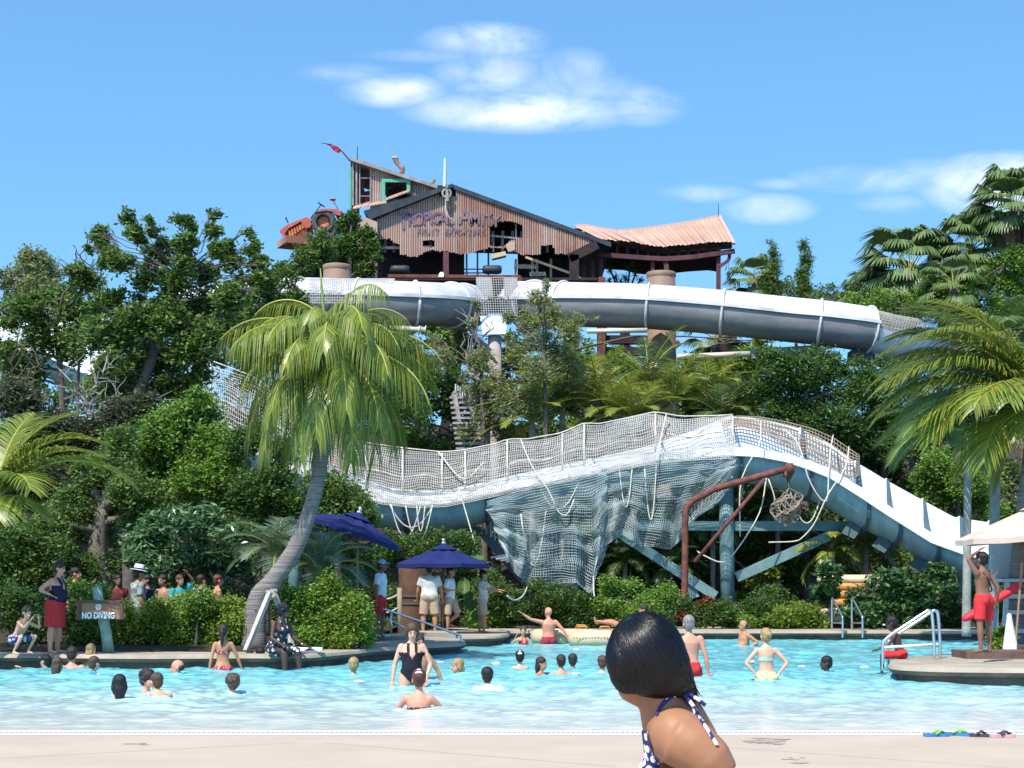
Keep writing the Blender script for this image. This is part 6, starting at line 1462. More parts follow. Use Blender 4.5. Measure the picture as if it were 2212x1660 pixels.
def pattern(name, c1, c2, scale, thr=.5, kind='voronoi'):
    if name in _mats: return _mats[name]
    m = bpy.data.materials.new(name); m.use_nodes = True; n, l = m.node_tree.nodes, m.node_tree.links; p = n['Principled BSDF']; p.inputs['Roughness'].default_value = .8
    t = n.new('ShaderNodeTexCoord'); v = n.new('ShaderNodeTexVoronoi' if kind == 'voronoi' else 'ShaderNodeTexNoise'); v.inputs['Scale'].default_value = scale
    l.new(t.outputs['Object'], v.inputs['Vector']); r = n.new('ShaderNodeValToRGB'); r.color_ramp.interpolation = 'CONSTANT'
    r.color_ramp.elements[0].color = (*c1, 1); r.color_ramp.elements[1].color = (*c2, 1); r.color_ramp.elements[1].position = thr
    l.new(v.outputs[0], r.inputs[0]); l.new(r.outputs[0], p.inputs['Base Color']); _mats[name] = m; return m
CL = dict(navy=cloth('navy', (.012, .014, .04)), black=cloth('black', (.012, .012, .02)), red=cloth('red', (.55, .03, .035)), maroon=cloth('maroon', (.30, .03, .05)), khaki=cloth('khaki', (.42, .31, .22)), white=cloth('white', (.62, .64, .70)), grey=cloth('greywhite', (.50, .50, .49)),
          blue=cloth('blue', (.03, .22, .50)), sky=cloth('sky', (.25, .42, .55)), teal=cloth('teal', (.02, .30, .34)), dred=cloth('dark_red', (.16, .02, .03)), orange=cloth('orange', (.6, .12, .05)),
          polka=pattern('red_polka', (.75, .72, .72), (.50, .03, .05), 26, .30), bw=pattern('black_white_print', (.6, .6, .62), (.015, .015, .03), 13, .40), yprint=pattern('yellow_print', (.28, .27, .10), (.62, .57, .30), 22, .22),
          hawaii=pattern('pale_print', (.30, .33, .26), (.14, .17, .20), 9, .5, 'noise'), bshort=pattern('navy_white_print', (.5, .5, .6), (.03, .03, .12), 14, .42), ltgreen=cloth('aqua', (.40, .55, .52)), dgrey=cloth('dgrey', (.12, .12, .12)))
V3 = Vector
def nv(*a): return Vector(a).normalized()
SIDE = {+1: 0, -1: 1}
def rings(mb, secs, n=16):
    """secs: (center, half_w vector, half_d vector)"""
    rows = []
    for c, w, d in secs: rows.append([c + w * math.cos(a) + d * math.sin(a) for a in [2 * math.pi * j / n for j in range(n)]])
    mb.grid(rows, closed=True)
    for r, rev in ((rows[0], True), (rows[-1], False)):
        k = len(mb.v); mb.v += r; f = list(range(k, k + n)); mb.f.append(tuple(f[::-1] if rev else f)); mb.m.append(0)
def person(label, pos, rz=0, h=1.72, skin='fair', hair='brown', style='short', arms=None, legs=None, lean=(0, 0), head=(0, 0), build=1.0, female=False, wear=(), origin='feet', group=None, child=False, belly=0, vox=.015, name='person', look_eyes=True):
    k = h / 1.75; t = thing(name, label, 'person', pos, rz, group); S = SKIN[skin]
    # local frame: the figure faces -Y, +X is its left side
    lx, ly = lean                                   # forward lean (towards -Y), sideways lean (towards +X)
    up = nv(math.sin(ly), -math.sin(lx), math.cos(lx) * math.cos(ly)); rt = (V3((1, 0, 0)) - up * up.x).normalized(); bk = up.cross(rt)
    P = V3((0, 0, .93 * k)); hipw, shw = (.098 if not female else .102) * k, (.178 if not female else .160) * k * (1 + (build - 1) * .35)
    if child: shw *= .9
    def T(s, f=0, w=0): return P + up * s * k + bk * f * k + rt * w * k
    B = build
    tor = [(-.10, .0, .10 * B, .075), (-.04, .01, .155 * B, .105 * B), (.03, .005, .165 * B if female else .155 * B, .112 * B), (.12, -.01 - belly * .03, (.128 if female else .140) * B, .098 * B + belly * .04), (.20, -.01 - belly * .03, (.122 if female else .142) * B, .092 * B + belly * .04),
           (.30, -.01, (.138 if female else .155) * B, (.112 if female else .108) * B), (.39, .0, (.150 if female else .172) * B, .108 * B), (.46, .005, (.135 if female else .155), .085), (.50, .01, .095, .065), (.53, .005, .06, .055)]
    def torso(mb, sc=1.0, s0=-.2, s1=.6, add=0.0):
        secs = []
        for s, f, w, d in tor:
            if s < s0 or s > s1: continue
            secs.append((T(s, f), rt * (w * sc + add) * k, bk * (d * sc + add) * k))
        rings(mb, secs)
    neck0, neck1 = T(.50, .01), T(.575, -.012)
    yaw, pitch = head
    Hm = Matrix.Rotation(yaw, 3, 'Z') @ Matrix.Rotation(pitch, 3, 'X')
    hs_ = (1.13 if not child else 1.0 / max(k, .62) * 1.0) * k; HC = neck1 + V3((0, 0, .085 * hs_)) + Hm @ V3((0, -.012 * hs_, .012 * hs_))
    bod = MB(); torso(bod)
    if female:
        for s_ in (-1, 1): bod.ell(T(.345, -.075, .07 * s_), (.062 * k * B, .055 * k * B, .06 * k * B))
    for s_ in (-1, 1): bod.ell(T(-.03, .055, .07 * s_), (.085 * k * B, .08 * k * B, .09 * k * B))
    bod.tube([T(.46, .01), neck0, neck1, neck1 + up * .04 * k], [.062 * k, .054 * k, .050 * k, .05 * k], 12)
    # head
    def hp(x, y, z): return HC + Hm @ V3((x * hs_, y * hs_, z * hs_))
    bod.ell(hp(0, .012, .025), (.074 * hs_, .094 * hs_, .088 * hs_), Hm); bod.ell(hp(0, -.022, -.045), (.056 * hs_, .062 * hs_, .068 * hs_), Hm)
    bod.ell(hp(0, -.062, -.088), (.026 * hs_, .024 * hs_, .022 * hs_), Hm)
    bod.tube([hp(0, -.082, .01), hp(0, -.104, -.03), hp(0, -.085, -.038)], [.009 * hs_, .014 * hs_, .011 * hs_], 8)
    for s_ in (-1, 1): bod.ell(hp(.078 * s_, .01, -.01), (.012 * hs_, .022 * hs_, .034 * hs_), Hm)
    # limbs
    if arms is None: arms = (((.12, 0, -1), (.06, -.15, -1)), ((-.12, 0, -1), (-.06, -.15, -1)))
    if legs is None: legs = (((.04, 0, -1), (.0, .03, -1)), ((-.04, 0, -1), (.0, .03, -1)))
    J = {}
    for i, s_ in enumerate((1, -1)):
        sh = T(.445, .01, 0) + rt * shw * s_; ud, fd = nv(*arms[i][0]), nv(*arms[i][1]); aw = (B - 1) * .6 + 1; aw *= .88 if female else 1; aw *= .85 if child else 1
        el = sh + ud * .29 * k; wr = el + fd * .25 * k; J['sh%d' % i], J['el%d' % i], J['wr%d' % i] = sh, el, wr
        bod.ell(sh + rt * s_ * -.01 * k, (.062 * k * aw, .058 * k * aw, .06 * k * aw))
        bod.tube([sh, sh.lerp(el, .25), sh.lerp(el, .6), el], [.052 * k * aw, .052 * k * aw, .045 * k * aw, .038 * k * aw], 10)
        bod.tube([el, el.lerp(wr, .25), el.lerp(wr, .7), wr], [.038 * k * aw, .041 * k * aw, .031 * k * aw, .024 * k * aw], 10)
        hd = fd; pal = wr + hd * .05 * k; d_, s2, u2 = frame(hd); bod.tube([wr, wr + hd * .03 * k, pal + hd * .03 * k, pal + hd * .045 * k], [.024 * k, .036 * k, .040 * k, .032 * k], 10, flat=.5)
        J['hand%d' % i] = (pal, hd, s2, u2)
        hip = P + V3((0, 0, -.02 * k)) + rt * hipw * s_; td, sd_ = nv(*legs[i][0]), nv(*legs[i][1]); kn = hip + td * .43 * k; an = kn + sd_ * .40 * k; lw = ((B - 1) * .8 + 1) * (.8 if child else 1)
        J['hip%d' % i], J['kn%d' % i], J['an%d' % i] = hip, kn, an
        bod.tube([hip + td * -.03 * k, hip.lerp(kn, .2), hip.lerp(kn, .6), kn], [.088 * k * lw, .086 * k * lw, .068 * k * lw, .054 * k * lw], 12)
        bod.tube([kn, kn.lerp(an, .3), kn.lerp(an, .75), an], [.054 * k * lw, .058 * k * lw, .040 * k * lw, .036 * k * lw], 12)
        fdv = V3((0, -1, 0)) if abs(sd_.z) > .5 else nv(0, -.3, .9); fdv = nv(.15 * s_, fdv.y, fdv.z)
        bod.tube([an + V3((0, .03, -.03)) * k, an + V3((0, 0, -.045)) * k + fdv * .03 * k, an + V3((0, 0, -.055)) * k + fdv * .12 * k, an + V3((0, 0, -.062)) * k + fdv * .185 * k], [.036 * k, .042 * k, .04 * k, .026 * k], 10, flat=.75)
    zmin = min(J['an0'].z, J['an1'].z) - .085 * k
    if origin == 'seat': zmin = P.z - .115 * k
    off = V3((0, 0, zmin)); 
    me = remesh(bod, vox * max(.75, k))
    co = mesh_arrays(me)
    fm = MB()
    for i in range(2):     # five fingers each
        pal, hd, s2, u2 = J['hand%d' % i]; tip = pal + hd * .035 * k
        for q, (o_, L_) in enumerate(((-.028, .066), (-.010, .078), (.010, .074), (.027, .058))):
            a = tip + s2 * o_ * k; b_ = a + (hd + s2 * o_ * 4 * .3).normalized() * L_ * .55 * k; c_ = b_ + (hd + u2 * -.55).normalized() * L_ * .45 * k
            fm.tube([a - hd * .01 * k, b_, c_], [.0095 * k, .0085 * k, .0065 * k], 6)
        th = pal - hd * .01 * k + s2 * -.034 * k; fm.tube([th, th + (hd * .6 - s2 * .75).normalized() * .035 * k, th + (hd * .9 - s2 * .45).normalized() * .065 * k], [.012 * k, .0105 * k, .008 * k], 6)
    nf = len(fm.f)
    for s_ in (-1, 1): fm.ell(hp(.030 * s_, -.083, .008), (.011 * hs_, .006 * hs_, .006 * hs_), Hm, 8, 5, 1); fm.beam(hp(.018 * s_, -.092, .027), hp(.045 * s_, -.082, .027), .006 * hs_, .006 * hs_, 1)
    fm.tube([hp(-.022, -.079, -.062), hp(0, -.089, -.06), hp(.022, -.079, -.062)], [.003 * hs_, .007 * hs_, .003 * hs_], 6, 2)
    # join
    V_ = [V3(c) - off for c in co.tolist()]; F_ = [tuple(p.vertices) for p in me.polygons]; base = len(V_)
    bm_ = bpy.data.meshes.new('body'); bm_.from_pydata([tuple(v) for v in V_] + [tuple(V3(v) - off) for v in fm.v], [], F_ + [tuple(i + base for i in f) for f in fm.f])
    bm_.polygons.foreach_set('use_smooth', [True] * len(bm_.polygons)); bm_.polygons.foreach_set('material_index', [0] * len(F_) + list(fm.m)); bm_.update()
    bpy.data.meshes.remove(me)
    ob = bpy.data.objects.new('body', bm_); COL.objects.link(ob); ob.parent = t
    for m_ in (S, M_eye, M_lip): bm_.materials.append(m_)
    def piece(nm, mb, mt, vx=None, it=3):
        m2 = remesh(mb, (vx or .014) * max(.75, k), it); c2 = mesh_arrays(m2) - np.array(tuple(off), dtype=np.float32); m2.vertices.foreach_set('co', c2.ravel()); m2.update()
        for p in m2.polygons: p.use_smooth = True
        m2.materials.clear(); m2.materials.append(mt); o = bpy.data.objects.new(nm, m2); COL.objects.link(o); o.parent = t; return o
    def raw(nm, mb, mt, sm=True):
        m2 = mb.mesh(nm, off, sm); m2.materials.append(mt); o = bpy.data.objects.new(nm, m2); COL.objects.link(o); o.parent = t; return o
    # hair
    HM = HAIR[hair]; hm = MB()
    def cap(z0=.03, sc=1.0, back=0.0):
        hm.ell(hp(0, .024, .042), (.086 * hs_ * sc, .100 * hs_ * sc, .088 * hs_ * sc), Hm, 20, 14); hm.ell(hp(0, .05 + back, -.01), (.074 * hs_ * sc, .07 * hs_ * sc, .082 * hs_ * sc), Hm, 16, 10)
    if style != 'bald':
        if style == 'balding':
            hm.ell(hp(0, .05, -.005), (.083 * hs_, .068 * hs_, .05 * hs_), Hm, 16, 10)
        else: cap(sc=1.1 if style in ('curly', 'afro') else 1.0)
        if style in ('curly', 'afro'):
            rr = random.Random(len(label)); q = 1.35 if style == 'afro' else 1.0
            for _ in range(46 if style == 'curly' else 60):
                d = V3((rr.gauss(0, 1), rr.gauss(.35, 1), rr.gauss(.45, .8))).normalized()
                if d.y < -.45 and d.z < .5: continue
                hm.ell(hp(d.x * .088 * q, .025 + d.y * .098 * q, .035 + d.z * .092 * q), rr.uniform(.018, .030) * hs_ * q)
        if style in ('long', 'wet'):
            hm.tube([hp(0, .06, .03), hp(0, .085, -.06), hp(0, .075, -.15) + up * -.02 * k, hp(0, .07, -.15) - up * .10 * k], [.075 * hs_, .072 * hs_, .062 * hs_, .03 * hs_], 12, flat=.6)
            for s_ in (-1, 1): hm.tube([hp(.065 * s_, .02, .03), hp(.078 * s_, .03, -.05), hp(.06 * s_, .05, -.13)], [.03 * hs_, .028 * hs_, .015 * hs_], 8)
        if style == 'bob':
            for a in np.linspace(-1.9, 1.9, 11): hm.tube([hp(.07 * math.sin(a), .02 + .08 * math.cos(a), .04), hp(.085 * math.sin(a), .02 + .09 * math.cos(a), -.03), hp(.075 * math.sin(a), .02 + .085 * math.cos(a), -.09)], [.03 * hs_, .026 * hs_, .014 * hs_], 7)
        if style == 'pony':
            b0 = hp(0, .115, .04); hm.ell(b0, .03 * hs_); hm.tube([b0, b0 + V3((0, .035, -.05)) * hs_, b0 + V3((0, .03, -.17)) * hs_, b0 + V3((0, .01, -.30)) * hs_], [.026 * hs_, .036 * hs_, .034 * hs_, .012 * hs_], 9)
        if style == 'bun': hm.ell(hp(0, .125, .02), (.048 * hs_, .042 * hs_, .045 * hs_), Hm)
        piece('hair', hm, HM, .009 if vox < .02 else .012, 1)
    # clothes
    for w in wear:
        kind, c = w[0], CL[w[1]] if isinstance(w[1], str) else w[1]; m_ = MB()
        if kind in ('trunks', 'shorts', 'pants', 'skirt'):
            fr_ = {'trunks': .55, 'shorts': .85, 'pants': 1.0, 'skirt': .9}[kind]
            if len(w) > 2: fr_ = w[2]
            torso(m_, 1.05, -.2, .05, .012)
            rings(m_, [(T(.05, .0), rt * (tor[2][2] * 1.0 + .014) * k, bk * (tor[2][3] + .016) * k), (T(.085, -.004), rt * (tor[2][2] * .97 + .01) * k, bk * (tor[2][3] + .012) * k)])
            for s_ in (-1, 1): m_.ell(T(-.03, .055, .07 * s_), (.10 * k * B, .093 * k * B, .10 * k * B))
            for i in range(2):
                hip, kn, an = J['hip%d' % i], J['kn%d' % i], J['an%d' % i]; lw = ((B - 1) * .8 + 1) * (.85 if child else 1); e = hip.lerp(kn, fr_)
                m_.tube([hip - (kn - hip).normalized() * .02 * k, hip.lerp(e, .4), e], [.104 * k * lw, .104 * k * lw, (.096 if kind != 'skirt' else .115) * k * lw], 14)
                if kind == 'pants': m_.tube([kn, an.lerp(kn, .08)], [.085 * k * lw, .07 * k * lw], 12)
            if kind == 'skirt':
                c0 = (J['hip0'] + J['hip1']) / 2; c1 = (J['kn0'] + J['kn1']) / 2; rings(m_, [(c0, rt * .17 * B * k, bk * .13 * B * k), (c0.lerp(c1, fr_), rt * .165 * B * k, bk * .14 * B * k)])
            piece('shorts' if kind != 'pants' else 'trousers', m_, c)
        elif kind in ('shirt', 'vest'):
            torso(m_, 1.06, -.05 if len(w) < 3 else w[2], .5, .016)
            if belly: m_.ell(T(.12, -.06), (.13 * B * k, .10 * B * k, .13 * k))
            for i, s_ in enumerate((1, -1)):
                if kind == 'shirt':
                    a, b_ = J['sh%d' % i], J['el%d' % i]; m_.ell(a, .074 * k * B ** .5); m_.tube([a, a.lerp(b_, .68)], [.068 * k * B ** .5, .072 * k * B ** .5], 12)
            m_.tube([T(.47, .01), T(.525, .01)], [.085 * k, .068 * k], 12)
            piece('shirt', m_, c)
        elif kind in ('suit', 'top', 'bottom', 'straps', 'tank', 'band'):
            inv = Matrix((rt, bk, up))            # world->torso rows
            sel = []
            for p in ob.data.polygons:
                if p.material_index: continue
                q = inv @ ((p.center + off) - P) / k; s_, f_, x_ = q.z, q.y, q.x; ax = abs(x_)
                if (p.center + off - HC).length < .12 * hs_ or ax > .20 * B: continue
                d_arm = min(((p.center + off) - J['el%d' % i]).length for i in (0, 1))
                if d_arm < .17 * k and ax > .14 * B: continue
                ok = False
                if kind in ('suit', 'tank'):
                    lo = -.10 if kind == 'suit' else -.02; legc = s_ > lo and s_ > -.11 + ax * .95 if kind == 'suit' else s_ > lo
                    topz = .36 if f_ < 0 else .26
                    ok = legc and s_ < topz - (max(0, .06 - ax) * 1.6 if f_ < 0 else 0) and ax < .165 * B
                    if s_ >= topz - .06 and s_ < .50 and abs(ax - (.075 - (s_ - .3) * .12)) < (.022 if kind == 'suit' else .035): ok = True
                elif kind == 'top':
                    ok = (.275 < s_ < (.38 if f_ < 0 else .315)) and not (f_ < 0 and ax < .018 and s_ > .3)
                    if f_ < 0 and .36 < s_ < .5 and abs(ax - .06) < .012: ok = True
                elif kind == 'band': ok = .27 < s_ < .33
                elif kind == 'bottom': ok = -.13 + ax * .55 < s_ < .035
                if ok: sel.append(p.index)
            vv = {}; m3 = MB(); me_ = ob.data
            for pi in sel:
                p = me_.polygons[pi]; f = []
                for vi in p.vertices:
                    if vi not in vv: v = me_.vertices[vi]; vv[vi] = len(m3.v); m3.v.append(v.co + off + v.normal * .007)
                    f.append(vv[vi])
                m3.f.append(tuple(f)); m3.m.append(0)
            if m3.f: raw({'suit': 'swimsuit', 'top': 'bikini_top', 'bottom': 'bikini_bottom', 'tank': 'tank_top', 'band': 'bikini_top'}.get(kind, 'swimsuit'), m3, c)
        elif kind == 'cap':
            m_.ell(hp(0, .015, .055), (.089 * hs_, .104 * hs_, .075 * hs_), Hm); m_.prism([hp(-.06, -.07, .055), hp(.06, -.07, .055), hp(.045, -.165, .035), hp(-.045, -.165, .035)], Hm @ V3((0, 0, .008))); raw('cap', m_, c)
        elif kind == 'hat':
            m_.lathe(hp(0, .01, .07), [(.17 * hs_, -.012), (.15 * hs_, .0), (.095 * hs_, .005), (.092 * hs_, .06 * hs_), (.08 * hs_, .105 * hs_), (.03 * hs_, .09 * hs_), (0, .09 * hs_)], 22, 0, Hm @ Matrix.Rotation(.18, 3, 'X')); ho = raw('hat', m_, c)
            m_ = MB(); m_.lathe(hp(0, .01, .07), [(.0965 * hs_, .008 * hs_), (.0955 * hs_, .034 * hs_)], 22, 0, Hm @ Matrix.Rotation(.18, 3, 'X')); raw('hat_band', m_, CL['black'])
        elif kind == 'bow': m_.ell(hp(.0, .10, .06), (.045 * hs_, .025 * hs_, .028 * hs_), Hm); m_.ell(hp(0, .08, .095), (.03 * hs_, .02 * hs_, .022 * hs_), Hm); raw('hair_clip', m_, CL['white'])
        elif kind == 'floaties':
            for i in range(2): a = J['sh%d' % i].lerp(J['el%d' % i], .45); d_ = (J['el%d' % i] - J['sh%d' % i]).normalized(); q = MB(); _, s2, u2 = frame(d_); q.tube([a + (s2 * math.cos(g_) + u2 * math.sin(g_)) * .075 * k for g_ in np.linspace(0, 6.283, 15)], .045 * k, 8); raw('floatie', q, c)
        elif kind == 'visor': m_.prism([hp(-.07, -.07, .05), hp(.07, -.07, .05), hp(.05, -.15, .04), hp(-.05, -.15, .04)], Hm @ V3((0, 0, .01))); raw('visor', m_, c)
        elif kind == 'shoes':
            for i in range(2): a = J['an%d' % i]; m_.tube([a + V3((0, .05, -.05)) * k, a + V3((0, -.05, -.055)) * k, a + V3((0, -.18, -.065)) * k], [.045 * k, .052 * k, .038 * k], 10, flat=.7)
            raw('shoes', m_, c)
        elif kind == 'strap':
            m_.tube([T(.47, -.02, .10), T(.40, -.115, .06), T(.28, -.12, -.03), T(.15, -.11, -.12), T(.12, .0, -.16), T(.15, .10, -.12), T(.30, .12, -.02), T(.45, .08, .08), T(.475, .0, .10)], .012, 6); raw('strap', m_, c)
    return t
def wade(label, px, ytop, ywater, **kw):
    """person standing in the pool: head top at (px,ytop), water line at ywater"""
    Y = G(px, ywater, 0).y; top = A(px, ytop, Y); h = kw.get('h', 1.7); la = kw.get('lean', (0, 0))[0]
    hh = h * (1 - .0) - (1 - math.cos(la)) * .75 * h; return person(label, Vector((top.x, Y, top.z - hh)), **kw)
def stand(label, px, yfeet, z=.25, **kw):
    p = G(px, yfeet, z); return person(label, p, **kw)
R180 = math.pi; LFT, RGT, AWY = -math.pi / 2, math.pi / 2, math.pi
LOWARM = (((.55, -.5, -.6), (.2, -.9, -.35)), ((-.55, -.5, -.6), (-.2, -.9, -.35)))
SIT_ARMS = (((.5, -.2, -.8), (.3, -.8, -.5)), ((-.5, -.2, -.8), (-.3, -.8, -.5)))
# --- on the left kerb
person('crouching boy in patterned swim shorts with hands at his face on the left kerb', G(33, 1414, .25), RGT - .5, h=1.38, skin='fair', hair='brown', child=True, lean=(.55, 0), head=(-.2, .25),
       arms=(((.25, -.75, -.35), (-.5, -.35, .75)), ((-.25, -.75, -.35), (.5, -.35, .75))), legs=(((.30, -.95, .25), (.0, .55, -.85)), ((-.30, -.95, .25), (.0, .55, -.85))), wear=(('shorts', 'bshort', .8),))
stand('heavy woman in navy tank top and red skirted shorts standing on the left kerb', 117, 1412, rz=RGT - .35, h=1.66, skin='pink', hair='dark', style='bun', build=1.32, female=True, belly=1.0, lean=(.08, 0), head=(.1, .2),
      arms=(((.45, .55, -.75), (-.2, -.75, -.35)), ((-.25, .75, -.55), (.15, -.8, -.35))), wear=(('skirt', 'red', .95), ('tank', 'navy')))
def behind(label, px, ytop, Y, **kw):
    top = A(px, ytop, Y); h = kw.get('h', 1.7); return person(label, Vector((top.x, Y, max(.1, top.z - h))), **kw)
behind('bare chested man half hidden by leaves behind the heavy woman', 163, 1232, 35.0, rz=RGT - .3, h=1.74, skin='tan', hair='black', head=(.2, 0), build=1.05, wear=(('trunks', 'dgrey'),))
behind('man in a white brimmed hat and patterned shirt right of the sign', 298, 1243, 35.0, rz=RGT + .6, h=1.74, skin='tan', hair='dark', build=1.1, belly=.6, arms=(((.1, -.2, -1), (-.1, -.6, -.8)), ((-.1, 0, -1), (.1, -.5, -.85))), wear=(('shirt', 'hawaii'), ('shorts', 'dgrey', .95), ('hat', 'white')))
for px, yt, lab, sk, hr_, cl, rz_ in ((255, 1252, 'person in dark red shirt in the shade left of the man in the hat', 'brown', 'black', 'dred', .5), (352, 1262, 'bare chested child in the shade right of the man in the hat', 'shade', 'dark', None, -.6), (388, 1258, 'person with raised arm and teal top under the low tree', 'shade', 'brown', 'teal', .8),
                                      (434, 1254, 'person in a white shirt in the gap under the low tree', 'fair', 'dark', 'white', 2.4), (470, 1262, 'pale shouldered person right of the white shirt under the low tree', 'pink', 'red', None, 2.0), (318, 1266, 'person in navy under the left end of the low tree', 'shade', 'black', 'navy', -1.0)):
    kw = dict(rz=rz_, h=1.6, skin=sk, hair=hr_, wear=((('shirt', cl),) if cl else ()) + (('trunks', 'navy'),), vox=.02)
    if 'raised' in lab: kw['arms'] = (((.5, -.3, .8), (-.7, -.1, .6)), ((-.3, 0, -1), (-.1, -.3, -1)))
    behind(lab, px, yt, 35.6 + (px % 3) * .2, **kw)
sx = person('dark woman in black and white swimsuit sitting on the kerb, legs in the pool', G(595, 1413, .27) + Vector((0, .22, 0)), RGT - .75, h=1.68, skin='dark', hair='black', style='curly', female=True, build=1.22, belly=.6, lean=(.25, 0), head=(.35, .1), origin='seat',
            arms=(((.25, -.25, -.9), (-.1, -.9, -.3)), ((-.3, -.2, -.9), (.1, -.9, -.35))), legs=(((.12, -1, -.12), (0, -.12, -1)), ((-.16, -1, -.1), (0, -.05, -1))), wear=(('suit', 'bw'), ('skirt', 'bw', .5)))
# --- standing in the pool
wade('girl with long ponytail in red and white polka dot bikini seen from behind', 483, 1350, 1448, rz=AWY + .25, h=1.6, skin='tan', hair='dark', style='pony', female=True, build=.95, head=(-.35, .1), arms=(((.25, .1, -1), (.12, -.1, -1)), ((-.42, -.05, -.9), (-.38, -.1, -.9))), wear=(('band', 'polka'), ('bottom', 'polka'), ('visor', 'orange')))
wade('woman in a black halter swimsuit wading towards the camera', 890, 1346, 1482, rz=.1, h=1.66, skin='fair', hair='brown', style='bob', female=True, build=1.2, belly=.4, head=(.1, .35), arms=(((.42, -.05, -.9), (-.25, -.45, -.75)), ((-.35, 0, -1), (-.12, -.15, -1))), wear=(('suit', 'black'),))
wade('person mostly hidden behind the woman in the black halter swimsuit', 905, 1372, 1467, rz=.4, h=1.62, skin='tan', hair='dark', arms=(((.65, 0, -.9), (.35, -.1, -.9)), ((-.1, .2, -1), (0, .2, -1))), wear=(('trunks', 'navy'),))
wade('woman with white hair clip and thin black straps seen from behind in front', 905, 1447, 1530, rz=AWY - .1, h=1.62, skin='pink', hair='red', style='bun', female=True, build=1.08, head=(.1, .2), arms=LOWARM, wear=(('band', 'black'), ('bow', 'white')))
wade('grey haired man in red trunks standing beside the foreground woman, back turned', 1488, 1330, 1464, rz=AWY + .1, h=1.78, skin='pink', hair='grey', build=1.05, arms=(((.25, 0, -1), (.15, -.1, -1)), ((-.30, .0, -1), (-.16, -.12, -1))), wear=(('trunks', 'red', .9),))
wade('blonde woman with hands on hips in white top and yellow printed bottoms', 1654, 1358, 1468, rz=AWY, h=1.62, skin='fair', hair='blonde', style='bun', female=True, build=.98, head=(.35, .05), arms=(((.68, .1, -.75), (-.62, .1, -.72)), ((-.68, .1, -.75), (.62, .1, -.72))), wear=(('band', 'ltgreen'), ('bottom', 'yprint'), ('trunks', 'yprint', .25)))
wade('shirtless man in profile with hand on hip near the far pool edge', 1607, 1340, 1396, rz=LFT + .35, h=1.76, skin='tan', hair='dark', style='balding', build=1.15, belly=1.2, head=(-.1, .0), arms=(((.35, .75, -.6), (-.2, -.75, -.4)), ((-.2, .2, -1), (-.1, -.4, -.9))), wear=(('trunks', 'navy'),))
wade('bald man in maroon trunks pointing left with outstretched arm', 1185, 1312, 1392, rz=AWY + .2, h=1.78, skin='pink', hair='brown', style='bald', build=1.08, head=(.5, .0), arms=(((.93, .1, .22), (.85, .1, .55)), ((-.62, .2, -.7), (-.45, .1, -.85))), wear=(('trunks', 'maroon'),))
wade('girl in red swimsuit wiping her face beside the bald pointing man', 1130, 1356, 1394, rz=.3, h=1.3, skin='fair', hair='brown', style='pony', female=False, child=True, head=(-.3, 0), arms=(((.45, -.1, -.85), (.4, -.4, -.6)), ((-.6, -.3, -.4), (.3, -.3, .85))), wear=(('suit', 'red'),))
